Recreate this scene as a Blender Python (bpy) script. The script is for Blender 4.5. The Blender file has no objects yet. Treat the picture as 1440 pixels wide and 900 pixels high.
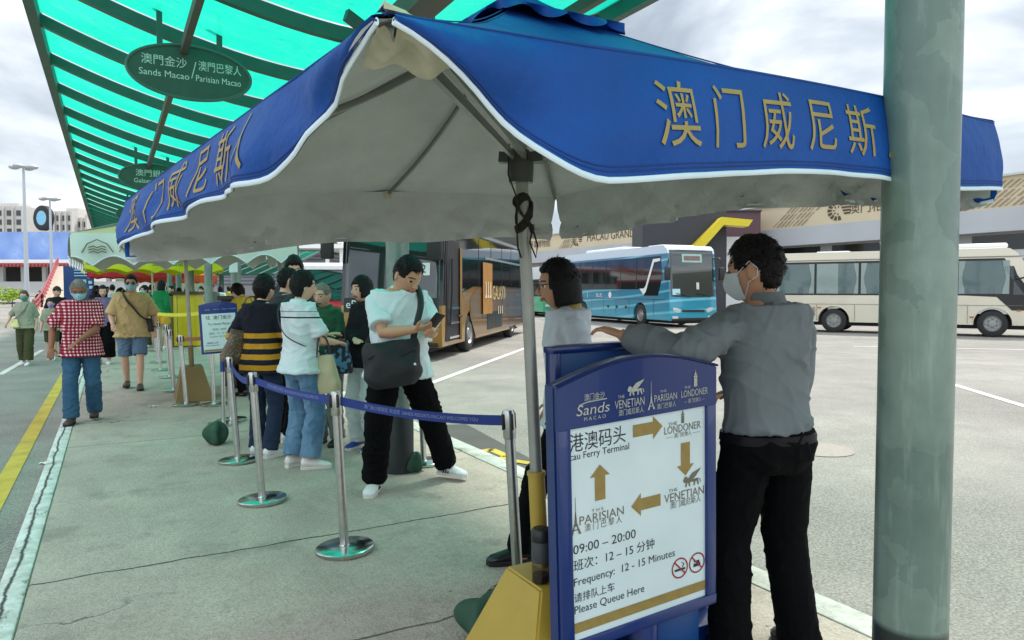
import bpy, bmesh, math, random
from mathutils import Vector, Matrix, noise
R = math.radians
random.seed(7)
sc = bpy.context.scene
COL = sc.collection
# ------------------------------------------------------------------ camera
CAMZ = 1.5
PITCH = math.atan(40/1000)
cd = bpy.data.cameras.new('camera'); cam = bpy.data.objects.new('camera', cd); COL.objects.link(cam)
cd.sensor_width = 36; cd.lens = 25.0; cd.clip_end = 3000; cd.clip_start = 0.05
cam.location = (0, 0, CAMZ); cam.rotation_euler = (R(90)-PITCH, 0, 0)
sc.camera = cam
# ------------------------------------------------------------------ sky, sun, exposure
SUN_EL, SUN_AZ = 58, 40          # azimuth measured from +Y (view direction) towards +X
w = bpy.data.worlds.new('World'); sc.world = w; w.use_nodes = True
nt = w.node_tree; nt.nodes.clear()
def N(nt, typ, **kw):
    n = nt.nodes.new(typ)
    for k, v in kw.items():
        if k.startswith('i_'):
            n.inputs[k[2:].replace('_', ' ')].default_value = v
        else: setattr(n, k, v)
    return n
L = lambda nt, a, b: nt.links.new(a, b)
sky = N(nt, 'ShaderNodeTexSky', sky_type='NISHITA', sun_disc=False)
sky.sun_elevation = R(SUN_EL); sky.sun_rotation = R(SUN_AZ)
tc = N(nt, 'ShaderNodeTexCoord')
mp = N(nt, 'ShaderNodeMapping'); mp.inputs['Scale'].default_value = (1.6, 1.6, 4.2)
L(nt, tc.outputs['Generated'], mp.inputs[0])
n1 = N(nt, 'ShaderNodeTexNoise'); n1.inputs['Scale'].default_value = 1.9; n1.inputs['Detail'].default_value = 9; n1.inputs['Roughness'].default_value = .52; n1.inputs['Distortion'].default_value = .35
L(nt, mp.outputs[0], n1.inputs[0])
cr = N(nt, 'ShaderNodeValToRGB'); e = cr.color_ramp.elements
e[0].position = .36; e[0].color = (3.4, 3.95, 4.6, 1); e[1].position = .64; e[1].color = (9.4, 9.7, 10.0, 1)
m_ = cr.color_ramp.elements.new(.5); m_.color = (5.6, 6.2, 6.8, 1)
L(nt, n1.outputs[0], cr.inputs[0])
mx = N(nt, 'ShaderNodeMixRGB'); mx.inputs[0].default_value = .93
L(nt, sky.outputs[0], mx.inputs[1]); L(nt, cr.outputs[0], mx.inputs[2])
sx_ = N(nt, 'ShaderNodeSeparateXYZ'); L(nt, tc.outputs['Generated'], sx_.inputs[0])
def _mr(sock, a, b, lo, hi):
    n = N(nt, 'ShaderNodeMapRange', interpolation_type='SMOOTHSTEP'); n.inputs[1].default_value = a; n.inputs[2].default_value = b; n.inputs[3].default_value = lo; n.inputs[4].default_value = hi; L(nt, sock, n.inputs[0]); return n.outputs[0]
zen = _mr(sx_.outputs[2], .30, .95, 1.0, 1.5); back = _mr(sx_.outputs[1], .35, -.6, 1.0, 1.75)   # overcast: zenith brightest; extra sky brightness added unseen behind the viewer to lift shade
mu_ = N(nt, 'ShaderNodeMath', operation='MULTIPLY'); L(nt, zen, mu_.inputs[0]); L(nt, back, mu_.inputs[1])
bg = N(nt, 'ShaderNodeBackground'); bg.inputs[1].default_value = .080
wo = N(nt, 'ShaderNodeOutputWorld')
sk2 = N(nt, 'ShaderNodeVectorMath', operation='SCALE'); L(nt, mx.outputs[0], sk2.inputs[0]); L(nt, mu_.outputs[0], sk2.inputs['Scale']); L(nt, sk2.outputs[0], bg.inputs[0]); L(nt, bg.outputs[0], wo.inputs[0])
sl = bpy.data.lights.new('sun', 'SUN'); sl.energy = 2.6; sl.angle = R(9); sl.color = (1, .96, .9)
so = bpy.data.objects.new('sun', sl); COL.objects.link(so)
_d = Vector((math.cos(R(SUN_EL))*math.sin(R(SUN_AZ)), math.cos(R(SUN_EL))*math.cos(R(SUN_AZ)), math.sin(R(SUN_EL))))
so.rotation_euler = _d.to_track_quat('Z', 'Y').to_euler(); so.location = (20, 20, 40)
vs = sc.view_settings; vs.view_transform = 'Standard'; vs.look = 'None'; vs.exposure = 0.80; vs.gamma = 1; vs.use_curve_mapping = False
sc.render.engine = 'CYCLES'
sc.cycles.use_denoising = True
sc.cycles.max_bounces = 8; sc.cycles.transparent_max_bounces = 12
# ------------------------------------------------------------------ coordinates
FW = Vector((0, math.cos(PITCH), -math.sin(PITCH))); UPV = Vector((0, math.sin(PITCH), math.cos(PITCH))); O = Vector((0, 0, CAMZ))
def ray(px, py): return FW + Vector((1, 0, 0))*((px-720)/1000) + UPV*(-(py-450)/1000)
def G(px, py, z=0.0):
    d = ray(px, py); return O + d*((z-CAMZ)/d.z)
def D(px, py, Y):
    d = ray(px, py); return O + d*(Y/d.y)
DV = Vector((-.491, .871, 0)); NV = Vector((.871, .491, 0))     # along / across the walkway
def W(s, t, z=0.0): return DV*s + NV*t + Vector((0, 0, z))
ROADZ = -.11
# ------------------------------------------------------------------ materials
def C(r, g, b):
    f = lambda v: (v/255/12.92) if v/255 <= .04045 else ((v/255+.055)/1.055)**2.4
    return (f(r), f(g), f(b), 1)
MATS = {}
def pm(name, col, rough=.6, metal=0, var=.12, vs=8, bump=0, bs=60, spec=.5, pat=None, det=4, coat=0, trans=0, bd=.01):
    """principled material: base colour broken up by noise, optional bump, optional pattern(nt, coord) -> colour socket"""
    if name in MATS: return MATS[name]
    m = bpy.data.materials.new(name); m.use_nodes = True; nt = m.node_tree
    b = nt.nodes['Principled BSDF']
    b.inputs['Roughness'].default_value = rough; b.inputs['Metallic'].default_value = metal
    b.inputs['Specular IOR Level'].default_value = spec; b.inputs['Coat Weight'].default_value = coat
    b.inputs['Transmission Weight'].default_value = trans
    tc = N(nt, 'ShaderNodeTexCoord')
    n = N(nt, 'ShaderNodeTexNoise'); n.inputs['Scale'].default_value = vs; n.inputs['Detail'].default_value = det
    L(nt, tc.outputs['Object'], n.inputs[0])
    mr = N(nt, 'ShaderNodeMapRange'); mr.inputs[1].default_value = .25; mr.inputs[2].default_value = .75
    mr.inputs[3].default_value = 1-var; mr.inputs[4].default_value = 1+var
    L(nt, n.outputs[0], mr.inputs[0])
    mul = N(nt, 'ShaderNodeVectorMath', operation='SCALE')
    if pat: L(nt, pat(nt, tc.outputs['Object']), mul.inputs[0])
    else: mul.inputs[0].default_value = col[:3]
    L(nt, mr.outputs[0], mul.inputs['Scale']); L(nt, mul.outputs[0], b.inputs['Base Color'])
    if bump:
        n2 = N(nt, 'ShaderNodeTexNoise'); n2.inputs['Scale'].default_value = bs; n2.inputs['Detail'].default_value = 5
        L(nt, tc.outputs['Object'], n2.inputs[0])
        bp = N(nt, 'ShaderNodeBump'); bp.inputs['Strength'].default_value = bump; bp.inputs['Distance'].default_value = bd
        L(nt, n2.outputs[0], bp.inputs['Height']); L(nt, bp.outputs[0], b.inputs['Normal'])
    MATS[name] = m; return m
def math_(nt, op, a, b=None, c=None):
    n = N(nt, 'ShaderNodeMath', operation=op)
    for i, v in enumerate((a, b, c)):
        if v is None: continue
        if isinstance(v, (int, float)): n.inputs[i].default_value = v
        else: L(nt, v, n.inputs[i])
    return n.outputs[0]
def mixc(nt, f, a, b):
    n = N(nt, 'ShaderNodeMixRGB')
    for i, v in enumerate((f, a, b)):
        if isinstance(v, (int, float)): n.inputs[i].default_value = v
        elif isinstance(v, tuple): n.inputs[i].default_value = v
        else: L(nt, v, n.inputs[i])
    return n.outputs[0]
def xyz(nt, co):
    s = N(nt, 'ShaderNodeSeparateXYZ'); L(nt, co, s.inputs[0]); return s.outputs
def noi(nt, co, scale, det=4, rough=.5, vec=None):
    if vec:
        mp = N(nt, 'ShaderNodeMapping'); mp.inputs['Scale'].default_value = vec; L(nt, co, mp.inputs[0]); co = mp.outputs[0]
    n = N(nt, 'ShaderNodeTexNoise'); n.inputs['Scale'].default_value = scale; n.inputs['Detail'].default_value = det; n.inputs['Roughness'].default_value = rough
    L(nt, co, n.inputs[0]); return n.outputs[0]
def ramp(nt, f, a, b, lo=0., hi=1.):
    n = N(nt, 'ShaderNodeMapRange'); n.inputs[1].default_value = a; n.inputs[2].default_value = b; n.inputs[3].default_value = lo; n.inputs[4].default_value = hi
    L(nt, f, n.inputs[0]); return n.outputs[0]
def glassmat(name, tint, op=.5, rough=.03):
    """thin pane: part see-through, part tinted mirror"""
    if name in MATS: return MATS[name]
    m = bpy.data.materials.new(name); m.use_nodes = True; nt = m.node_tree; b = nt.nodes['Principled BSDF']
    b.inputs['Base Color'].default_value = tint; b.inputs['Roughness'].default_value = rough; b.inputs['Specular IOR Level'].default_value = .9
    t = N(nt, 'ShaderNodeBsdfTransparent'); mx = N(nt, 'ShaderNodeMixShader'); mx.inputs[0].default_value = op
    L(nt, t.outputs[0], mx.inputs[1]); L(nt, b.outputs[0], mx.inputs[2]); L(nt, mx.outputs[0], nt.nodes['Material Output'].inputs[0])
    MATS[name] = m; return m
# ------------------------------------------------------------------ mesh building
def wm(o):
    m = Matrix.Identity(4)
    while o is not None: m = o.matrix_basis @ m; o = o.parent
    return m
_TXT = {}
def textmesh(body, size):
    k = (body, size)
    if k not in _TXT:
        c = bpy.data.curves.new('lettering', 'FONT'); c.body = body; c.size = size; c.resolution_u = 3; c.align_x = 'CENTER'; c.align_y = 'CENTER'
        o = bpy.data.objects.new('lettering', c); COL.objects.link(o)
        me = bpy.data.meshes.new_from_object(o.evaluated_get(bpy.context.evaluated_depsgraph_get()))
        _TXT[k] = ([v.co.copy() for v in me.vertices], [tuple(p.vertices) for p in me.polygons])
        bpy.data.objects.remove(o); bpy.data.curves.remove(c); bpy.data.meshes.remove(me)
    return _TXT[k]
class MB:
    def __init__(s): s.V = []; s.F = []; s.I = []; s.mi = 0
    def add(s, vs, fs):
        o = len(s.V); s.V += [Vector(v) for v in vs]
        for f in fs: s.F.append(tuple(i+o for i in f)); s.I.append(s.mi)
        return s
    def box(s, c, d, M=None, bev=0):
        c = Vector(c); x, y, z = d[0]/2, d[1]/2, d[2]/2
        if bev:
            bm = bmesh.new(); bmesh.ops.create_cube(bm, size=1)
            for v in bm.verts: v.co = Vector((v.co.x*d[0], v.co.y*d[1], v.co.z*d[2]))
            bmesh.ops.bevel(bm, geom=list(bm.edges), offset=bev, segments=2, affect='EDGES', profile=.5)
            bm.verts.index_update(); vs = [v.co+c for v in bm.verts]; fs = [tuple(v.index for v in f.verts) for f in bm.faces]; bm.free()
        else:
            vs = [c+Vector((a*x, b*y, g*z)) for g in (-1, 1) for b in (-1, 1) for a in (-1, 1)]
            fs = [(0, 2, 3, 1), (4, 5, 7, 6), (0, 1, 5, 4), (2, 6, 7, 3), (0, 4, 6, 2), (1, 3, 7, 5)]
        if M: vs = [M @ v for v in vs]
        return s.add(vs, fs)
    def loft(s, rings, cap=True, closed=False):
        n = len(rings[0]); o = len(s.V); fs = []
        vs = [v for r in rings for v in r]
        for i in range(len(rings)-1+(1 if closed else 0)):
            a = i*n; b = ((i+1) % len(rings))*n
            for j in range(n):
                k = (j+1) % n; fs.append((a+j, a+k, b+k, b+j))
        if cap and not closed:
            fs.append(tuple(reversed(range(n)))); fs.append(tuple((len(rings)-1)*n+j for j in range(n)))
        return s.add(vs, fs)
    def tube(s, pts, rad, n=10, up=None, cap=True, closed=False):
        pts = [Vector(p) for p in pts]
        if not isinstance(rad, (list, tuple)): rad = [rad]*len(pts)
        rings = []; u = None
        m = len(pts)
        for i, p in enumerate(pts):
            if closed: t = pts[(i+1) % m]-pts[i-1]
            else: t = pts[min(i+1, m-1)]-pts[max(i-1, 0)]
            if t.length < 1e-9: t = Vector((0, 0, 1))
            t.normalize()
            if u is None:
                u = Vector(up) if up else (Vector((0, 0, 1)) if abs(t.z) < .9 else Vector((0, 1, 0)))
            u = u - t*u.dot(t)
            if u.length < 1e-6: u = t.orthogonal()
            u.normalize(); v = t.cross(u)
            r = rad[i]; a, b = (r if isinstance(r, tuple) else (r, r))
            rings.append([p + u*(a*math.cos(2*math.pi*j/n)) + v*(b*math.sin(2*math.pi*j/n)) for j in range(n)])
        return s.loft(rings, cap, closed)
    def bar(s, a, b, wd, ht, up=(0, 0, 1)):
        a = Vector(a); b = Vector(b); t = (b-a).normalized(); u = Vector(up); u = (u-t*u.dot(t)).normalized(); v = t.cross(u)
        q = [u*(ht/2)+v*(wd/2), u*(ht/2)-v*(wd/2), -u*(ht/2)-v*(wd/2), -u*(ht/2)+v*(wd/2)]
        return s.loft([[a+x for x in q], [b+x for x in q]])
    def lathe(s, prof, n=24, M=None, c=(0, 0, 0), cap=True):
        c = Vector(c); rings = [[c+Vector((r*math.cos(2*math.pi*j/n), r*math.sin(2*math.pi*j/n), z)) for j in range(n)] for r, z in prof]
        if M: rings = [[M @ v for v in r] for r in rings]
        return s.loft(rings, cap)
    def prism(s, poly, y0, y1, M=None):
        """poly in (x,z), extruded y0..y1"""
        n = len(poly)
        vs = [Vector((x, y0, z)) for x, z in poly]+[Vector((x, y1, z)) for x, z in poly]
        if M: vs = [M @ v for v in vs]
        return s.add(vs, [tuple(range(n)), tuple(reversed(range(n, 2*n)))]+[(i, i+n, (i+1) % n+n, (i+1) % n) for i in range(n)])
    def grid(s, f, nu, nv):
        vs = [Vector(f(i/nu, j/nv)) for i in range(nu+1) for j in range(nv+1)]
        k = nv+1
        return s.add(vs, [(i*k+j, i*k+j+1, (i+1)*k+j+1, (i+1)*k+j) for i in range(nu) for j in range(nv)])
    def sphere(s, c, r, nu=16, nv=10, f=None):
        c = Vector(c); r = r if isinstance(r, tuple) else (r, r, r); rings = []
        for i in range(1, nv):
            th = math.pi*i/nv
            rings.append([c+Vector((r[0]*math.sin(th)*math.cos(2*math.pi*j/nu), r[1]*math.sin(th)*math.sin(2*math.pi*j/nu), r[2]*math.cos(th))) for j in range(nu)])
        o = len(s.V); s.loft(rings, cap=False)
        n = (nv-1)*nu
        s.add([c+Vector((0, 0, r[2])), c-Vector((0, 0, r[2]))], [])
        for j in range(nu):
            s.F.append((o+n, o+(j+1) % nu, o+j)); s.I.append(s.mi)
            a = o+(nv-2)*nu; s.F.append((o+n+1, a+j, a+(j+1) % nu)); s.I.append(s.mi)
        return s
    def text(s, body, size, fn):
        vs, fs = textmesh(body, size); return s.add([Vector(fn(v.x, v.y)) for v in vs], fs)
    def build(s, name, mats, parent=None, world=False, smooth=40, recalc=True):
        me = bpy.data.meshes.new(name); V = s.V
        if world and parent is not None:
            iv = wm(parent).inverted(); V = [iv @ v for v in V]
        me.from_pydata(V, [], s.F)
        if not isinstance(mats, (list, tuple)): mats = [mats]
        for m in mats: me.materials.append(m)
        if len(mats) > 1: me.polygons.foreach_set('material_index', s.I)
        if recalc:
            bm = bmesh.new(); bm.from_mesh(me); bmesh.ops.recalc_face_normals(bm, faces=bm.faces); bm.to_mesh(me); bm.free()
        if smooth:
            me.polygons.foreach_set('use_smooth', [True]*len(me.polygons)); me.set_sharp_from_angle(angle=R(smooth))
        o = bpy.data.objects.new(name, me); COL.objects.link(o)
        if parent is not None: o.parent = parent
        return o
def tag(o, label=None, cat=None, group=None, kind=None):
    if label: o['label'] = label
    if cat: o['category'] = cat
    if group: o['group'] = group
    if kind: o['kind'] = kind
    return o
def thing(name, label, cat, loc=(0, 0, 0), rz=0, group=None, rot=None):
    o = bpy.data.objects.new(name, None); COL.objects.link(o); o.location = loc; o.empty_display_size = .1
    o.rotation_euler = rot if rot else (0, 0, rz)
    return tag(o, label, cat, group)
def copy_tree(o, parent=None):
    c = o.copy(); COL.objects.link(c)
    if parent is not None: c.parent = parent
    for ch in list(o.children): copy_tree(ch, c)
    return c
def struct(name, mb, mat, **k):
    return tag(mb.build(name, mat, **k), kind='structure')
def lerp(a, b, t): return a+(b-a)*t
def sst(a, b, x):
    t = max(0., min(1., (x-a)/(b-a))); return t*t*(3-2*t)
def Mx(loc, rz=0): return Matrix.Translation(Vector(loc)) @ Matrix.Rotation(rz, 4, 'Z')
def arc(cx, cz, r, a0, a1, n): return [(cx+r*math.cos(R(lerp(a0, a1, i/n))), cz+r*math.sin(R(lerp(a0, a1, i/n)))) for i in range(n+1)]
# common materials
WHITE = pm('white_paint', C(228, 230, 228), .5, var=.04)
STEEL = pm('brushed_steel', (.55, .55, .53, 1), .28, 1, var=.12, vs=30)
BLACKP = pm('black_plastic', (.015, .015, .016, 1), .45)
RUBBER = pm('tyre_rubber', (.02, .02, .02, 1), .75, var=.2, vs=20)
GREENST = pm('green_steel', C(70, 100, 88), .45, var=.14, vs=4, bump=.05)
GOLDT = pm('gold_print', C(160, 134, 70), .55, var=.1)
NAVY = pm('navy_blue_paint', C(16, 46, 120), .35, var=.06, coat=.3)
# ================================================================== SETTING
def p_asph(nt, co):
    a = noi(nt, co, .35, 5, .6); b = noi(nt, co, 9, 4, .7); st = noi(nt, co, .9, 6, .65, (1, .35, 1)); cg = noi(nt, co, 60, 2, .7)
    c = mixc(nt, ramp(nt, a, .35, .66), C(110, 107, 100), C(146, 142, 133))
    c = mixc(nt, ramp(nt, b, .3, .8, 0, .5), c, C(112, 109, 102))
    c = mixc(nt, ramp(nt, st, .55, .70, 0, .6), c, C(98, 95, 89))
    v = N(nt, 'ShaderNodeTexVoronoi', feature='DISTANCE_TO_EDGE'); v.inputs['Scale'].default_value = .23
    wob = N(nt, 'ShaderNodeVectorMath', operation='ADD'); L(nt, co, wob.inputs[0])
    nn = N(nt, 'ShaderNodeTexNoise'); nn.inputs['Scale'].default_value = 1.3; nn.inputs['Detail'].default_value = 4; L(nt, co, nn.inputs[0])
    L(nt, nn.outputs['Color'], wob.inputs[1]); L(nt, wob.outputs[0], v.inputs[0])
    c = mixc(nt, math_(nt, 'MULTIPLY', ramp(nt, v.outputs[0], .0007, .0028, .5, 0), ramp(nt, noi(nt, co, .12, 2), .45, .6)), c, C(70, 68, 63))
    bl = noi(nt, co, .22, 7, .68); c = mixc(nt, ramp(nt, bl, .47, .60, 0, .62), c, C(100, 98, 92)); fk = noi(nt, co, 85, 2, .6); c = mixc(nt, ramp(nt, fk, .55, .68, 0, .5), c, C(72, 70, 66))
    return mixc(nt, ramp(nt, cg, .40, .70, 0, .5), c, C(190, 186, 176))
ASPH = pm('worn_asphalt', None, .9, var=.1, vs=2, bump=.3, bs=45, pat=p_asph)
# the pavement frame of its own: x across (t), y along (s)
def p_pave(nt, co):
    x, y, z = xyz(nt, co)
    a = noi(nt, co, .8, 6, .65); b = noi(nt, co, 26, 4, .75); st = noi(nt, co, 2.2, 6, .6, (1.6, .5, 1)); g = noi(nt, co, 140, 2, .6)
    c = mixc(nt, ramp(nt, a, .32, .68), C(154, 144, 131), C(181, 170, 155))
    c = mixc(nt, ramp(nt, b, .42, .66, 0, .55), c, C(130, 125, 112))
    c = mixc(nt, ramp(nt, st, .55, .72, 0, .55), c, C(126, 121, 108))
    c = mixc(nt, ramp(nt, g, .48, .68, 0, .5), c, C(206, 199, 183))
    fk = noi(nt, co, 75, 3, .65); c = mixc(nt, ramp(nt, fk, .55, .66, 0, .5), c, C(98, 95, 84))
    bl = noi(nt, co, 1.3, 7, .7); c = mixc(nt, ramp(nt, bl, .55, .64, 0, .5), c, C(118, 114, 102))
    sp = N(nt, 'ShaderNodeTexVoronoi'); sp.inputs['Scale'].default_value = 5.5; L(nt, co, sp.inputs[0])
    sc_ = xyz(nt, sp.outputs['Color'])[0]
    rad = math_(nt, 'MULTIPLY', math_(nt, 'MAXIMUM', math_(nt, 'SUBTRACT', sc_, .55), 0), .13)
    spot = math_(nt, 'LESS_THAN', math_(nt, 'ADD', sp.outputs['Distance'], math_(nt, 'MULTIPLY', noi(nt, co, 30, 3), .03)), math_(nt, 'ADD', rad, .014))
    c = mixc(nt, math_(nt, 'MULTIPLY', spot, math_(nt, 'MULTIPLY', math_(nt, 'GREATER_THAN', sc_, .55), .62)), c, C(52, 54, 48))
    ya = math_(nt, 'ADD', y, math_(nt, 'MULTIPLY', math_(nt, 'SUBTRACT', noi(nt, co, 2.1, 6, .6), .5), .12))
    for s0, wd, k in ((4.33, .013, .95), (2.95, .011, .85), (8.0, .013, .7), (11.6, .012, .7), (15.4, .014, .7), (19.5, .014, .7)):
        d = math_(nt, 'ABSOLUTE', math_(nt, 'SUBTRACT', ya, s0))
        c = mixc(nt, ramp(nt, d, wd*.35, wd, k, 0), c, C(38, 38, 33))
    v = N(nt, 'ShaderNodeTexVoronoi', feature='DISTANCE_TO_EDGE'); v.inputs['Scale'].default_value = .42
    wob = N(nt, 'ShaderNodeVectorMath', operation='ADD'); L(nt, co, wob.inputs[0])
    nn = N(nt, 'ShaderNodeTexNoise'); nn.inputs['Scale'].default_value = 1.8; nn.inputs['Detail'].default_value = 5; L(nt, co, nn.inputs[0])
    L(nt, nn.outputs['Color'], wob.inputs[1]); L(nt, wob.outputs[0], v.inputs[0])
    msk = ramp(nt, noi(nt, co, .5, 2), .52, .6)
    return mixc(nt, math_(nt, 'MULTIPLY', ramp(nt, v.outputs[0], .0012, .0050, .9, 0), msk), c, C(44, 44, 38))
PAVE = pm('grey_green_concrete', None, .88, var=.09, vs=3, bump=.9, bs=55, pat=p_pave)
def p_kerb(nt, co):
    x, y, z = xyz(nt, co)
    wv = math_(nt, 'ADD', x, math_(nt, 'MULTIPLY', math_(nt, 'SUBTRACT', noi(nt, co, 1.6, 6, .7), .5), .09))
    d = math_(nt, 'ABSOLUTE', math_(nt, 'ADD', wv, .475))
    c = mixc(nt, ramp(nt, noi(nt, co, 7, 6, .75), .40, .66), C(214, 214, 208), C(176, 174, 164))
    c = mixc(nt, ramp(nt, noi(nt, co, 3.1, 6, .8, (3, 1, 1)), .57, .66, 0, .9), c, C(98, 96, 86))
    return mixc(nt, ramp(nt, d, .004, .013, .95, 0), c, C(48, 46, 40))
KERB = pm('white_kerb_paint', None, .75, var=.08, vs=12, bump=.4, bs=40, pat=p_kerb)
def p_kerb2(nt, co):
    c = mixc(nt, ramp(nt, noi(nt, co, 4, 6, .75), .40, .66), C(196, 198, 188), C(150, 150, 138))
    return mixc(nt, ramp(nt, noi(nt, co, 2.4, 6, .8, (3, 1, 1)), .56, .66, 0, .8), c, C(105, 104, 94))
KERB2 = pm('worn_white_kerb', None, .8, var=.08, vs=12, bump=.4, bs=40, pat=p_kerb2)
YEL = pm('yellow_road_paint', C(196, 168, 62), .8, var=.22, vs=5, bump=.2, bs=40)
WHT = pm('white_road_paint', C(205, 205, 198), .8, var=.15, vs=5, bump=.2, bs=40)
RZ = math.atan2(-NV.y*0-DV.x, DV.y)          # rotation that carries +y onto the walkway direction
struct('ground', MB().grid(lambda a, b: (lerp(-900, 900, a), lerp(-60, 1500, b), ROADZ-.004), 6, 6), ASPH)
def walk(name, s0, s1, t0, t1, z0, z1, mat, bev=.015):
    b = MB().box(((t0+t1)/2, (s0+s1)/2, (z0+z1)/2), (t1-t0, s1-s0, z1-z0), bev=bev)
    o = struct(name, b, mat); o.rotation_euler = (0, 0, RZ); return o
walk('pavement', -5, 62, -.398, 2.848, -.3, 0, PAVE)
walk('kerb', -5, 62, -.53, -.40, -.3, .004, KERB)
walk('kerb', -5, 62, 2.85, 3.04, -.3, .003, KERB2)
def strip(pts, wd, mat, z=ROADZ+.002, name='road_marking'):
    b = MB(); P = [Vector(p) for p in pts]
    for a, c in zip(P, P[1:]):
        t = (c-a).normalized(); n = Vector((-t.y, t.x, 0))*wd/2
        b.add([(v.x, v.y, z) for v in (a-n, a+n, c+n, c-n)], [(0, 1, 2, 3)])
    return struct(name, b, mat, smooth=0)
strip([W(-5, -.81), W(45, -.81)], .14, YEL)
strip([G(600, 541, ROADZ), G(740, 489, ROADZ)], .14, WHT)
strip([G(1335, 539, ROADZ), G(1500, 589, ROADZ)], .13, WHT)
strip([G(1200, 487, ROADZ), G(1500, 493, ROADZ)], .13, WHT)
strip([G(0, 527, ROADZ), G(60, 492, ROADZ)], .12, WHT)
strip([G(664, 637, ROADZ), G(691, 632, ROADZ), G(714, 642, ROADZ), G(690, 650, ROADZ)], .1, YEL)
strip([G(700, 645, ROADZ), G(745, 652, ROADZ)], .1, YEL, ROADZ+.006)
DARKASPH = pm('dark_tarmac_patch', C(84, 82, 78), .9, var=.15, vs=3, bump=.3, bs=50)
b = MB(); q = [G(560, 600, ROADZ), G(655, 596, ROADZ), G(790, 668, ROADZ), G(760, 690, ROADZ)]
b.add([(v.x, v.y, ROADZ-.001) for v in q], [(0, 1, 2, 3)]); struct('tarmac_patch', b, DARKASPH, smooth=0)
mh = MB().lathe([(.001, 0), (.33, 0), (.33, .003), (.001, .003)], 28, c=G(1152, 632, ROADZ))
tag(mh.build('manhole_cover', pm('pale_iron', C(150, 140, 130), .7, var=.15, vs=20)), 'round pale manhole cover set in the bus lot asphalt', 'manhole cover')
# ------------------------------------------------------------------ canopy
TC = 2.07
def roofz(t): return 3.93+.66*(abs(t-TC)/2.7)**1.7
def p_pan(nt, co):
    c = mixc(nt, ramp(nt, noi(nt, co, .9, 4), .3, .7), (.006, .40, .28, 1), (.014, .48, .34, 1))
    c = mixc(nt, ramp(nt, noi(nt, co, 3.2, 5, .7, (1, 3, 1)), .54, .68, 0, .6), c, (.05, .40, .26, 1))
    return mixc(nt, ramp(nt, noi(nt, co, 7, 5, .75), .58, .70, 0, .6), c, (.004, .27, .19, 1))
m = bpy.data.materials.new('green_translucent_sheet'); m.use_nodes = True; nt = m.node_tree; nt.nodes.remove(nt.nodes['Principled BSDF'])
tcn = N(nt, 'ShaderNodeTexCoord'); tl = N(nt, 'ShaderNodeBsdfTranslucent'); tp = N(nt, 'ShaderNodeBsdfTransparent'); gl = N(nt, 'ShaderNodeBsdfGlossy')
cc = p_pan(nt, tcn.outputs['Object']); L(nt, cc, tl.inputs[0]); tp.inputs[0].default_value = (.05, .62, .45, 1); gl.inputs['Roughness'].default_value = .12
m1 = N(nt, 'ShaderNodeMixShader'); m1.inputs[0].default_value = .16; L(nt, tl.outputs[0], m1.inputs[1]); L(nt, tp.outputs[0], m1.inputs[2])
m2 = N(nt, 'ShaderNodeMixShader'); m2.inputs[0].default_value = .04; L(nt, m1.outputs[0], m2.inputs[1]); L(nt, gl.outputs[0], m2.inputs[2])
L(nt, m2.outputs[0], nt.nodes['Material Output'].inputs[0]); PANEL = m
RIBM = pm('dark_green_rib_paint', C(58, 92, 82), .5, var=.15, vs=5)
PURM = pm('weathered_purlin_paint', C(84, 84, 74), .6, var=.15, vs=5)
can = thing('canopy_roof', 'long curved green translucent shelter roof over the queue, with dark green ribs', 'canopy')
can.rotation_euler = (0, 0, RZ)
S0, S1, DS = -1.35, 60, 1.50
TL, TR = -.62, 4.76
nb = int((S1-S0)/DS)
rib0 = pan0 = None
for i in range(nb+1):
    s = S0+.4+i*DS
    if rib0 is None:
        b = MB()
        rings = []
        for k in range(25):
            t = lerp(TL, TR, k/24); z = roofz(t)
            rings.append([Vector((t, -.04, z-.012)), Vector((t, .04, z-.012)), Vector((t, .04, z-.14)), Vector((t, -.04, z-.14))])
        b.loft(rings); rib0 = b.build('rib', RIBM, can, smooth=30); rb = rib0
        b = MB(); b.grid(lambda u, v: (lerp(TL, TR, v), lerp(.045, DS-.045, u), roofz(lerp(TL, TR, v))), 1, 30)
        pan0 = b.build('roof_sheet', PANEL, can); pn = pan0
    else:
        rb = rib0.copy(); COL.objects.link(rb); pn = pan0.copy(); COL.objects.link(pn)
    rb.location = (0, s, 0); pn.location = (0, s, 0)
for t, wd, ht, mt, nm in ((TL-.05, .1, .24, RIBM, 'edge_beam'), (TR+.05, .1, .24, RIBM, 'edge_beam'), (.67, .06, .1, PURM, 'purlin'), (3.47, .06, .1, PURM, 'purlin'), (TC, .22, .16, PURM, 'spine_beam')):
    z = roofz(t)-(.06 if 'edge' in nm else .27)
    MB().bar((t, S0, z), (t, S1, z), wd, ht).build(nm, mt, can, smooth=0)
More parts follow.
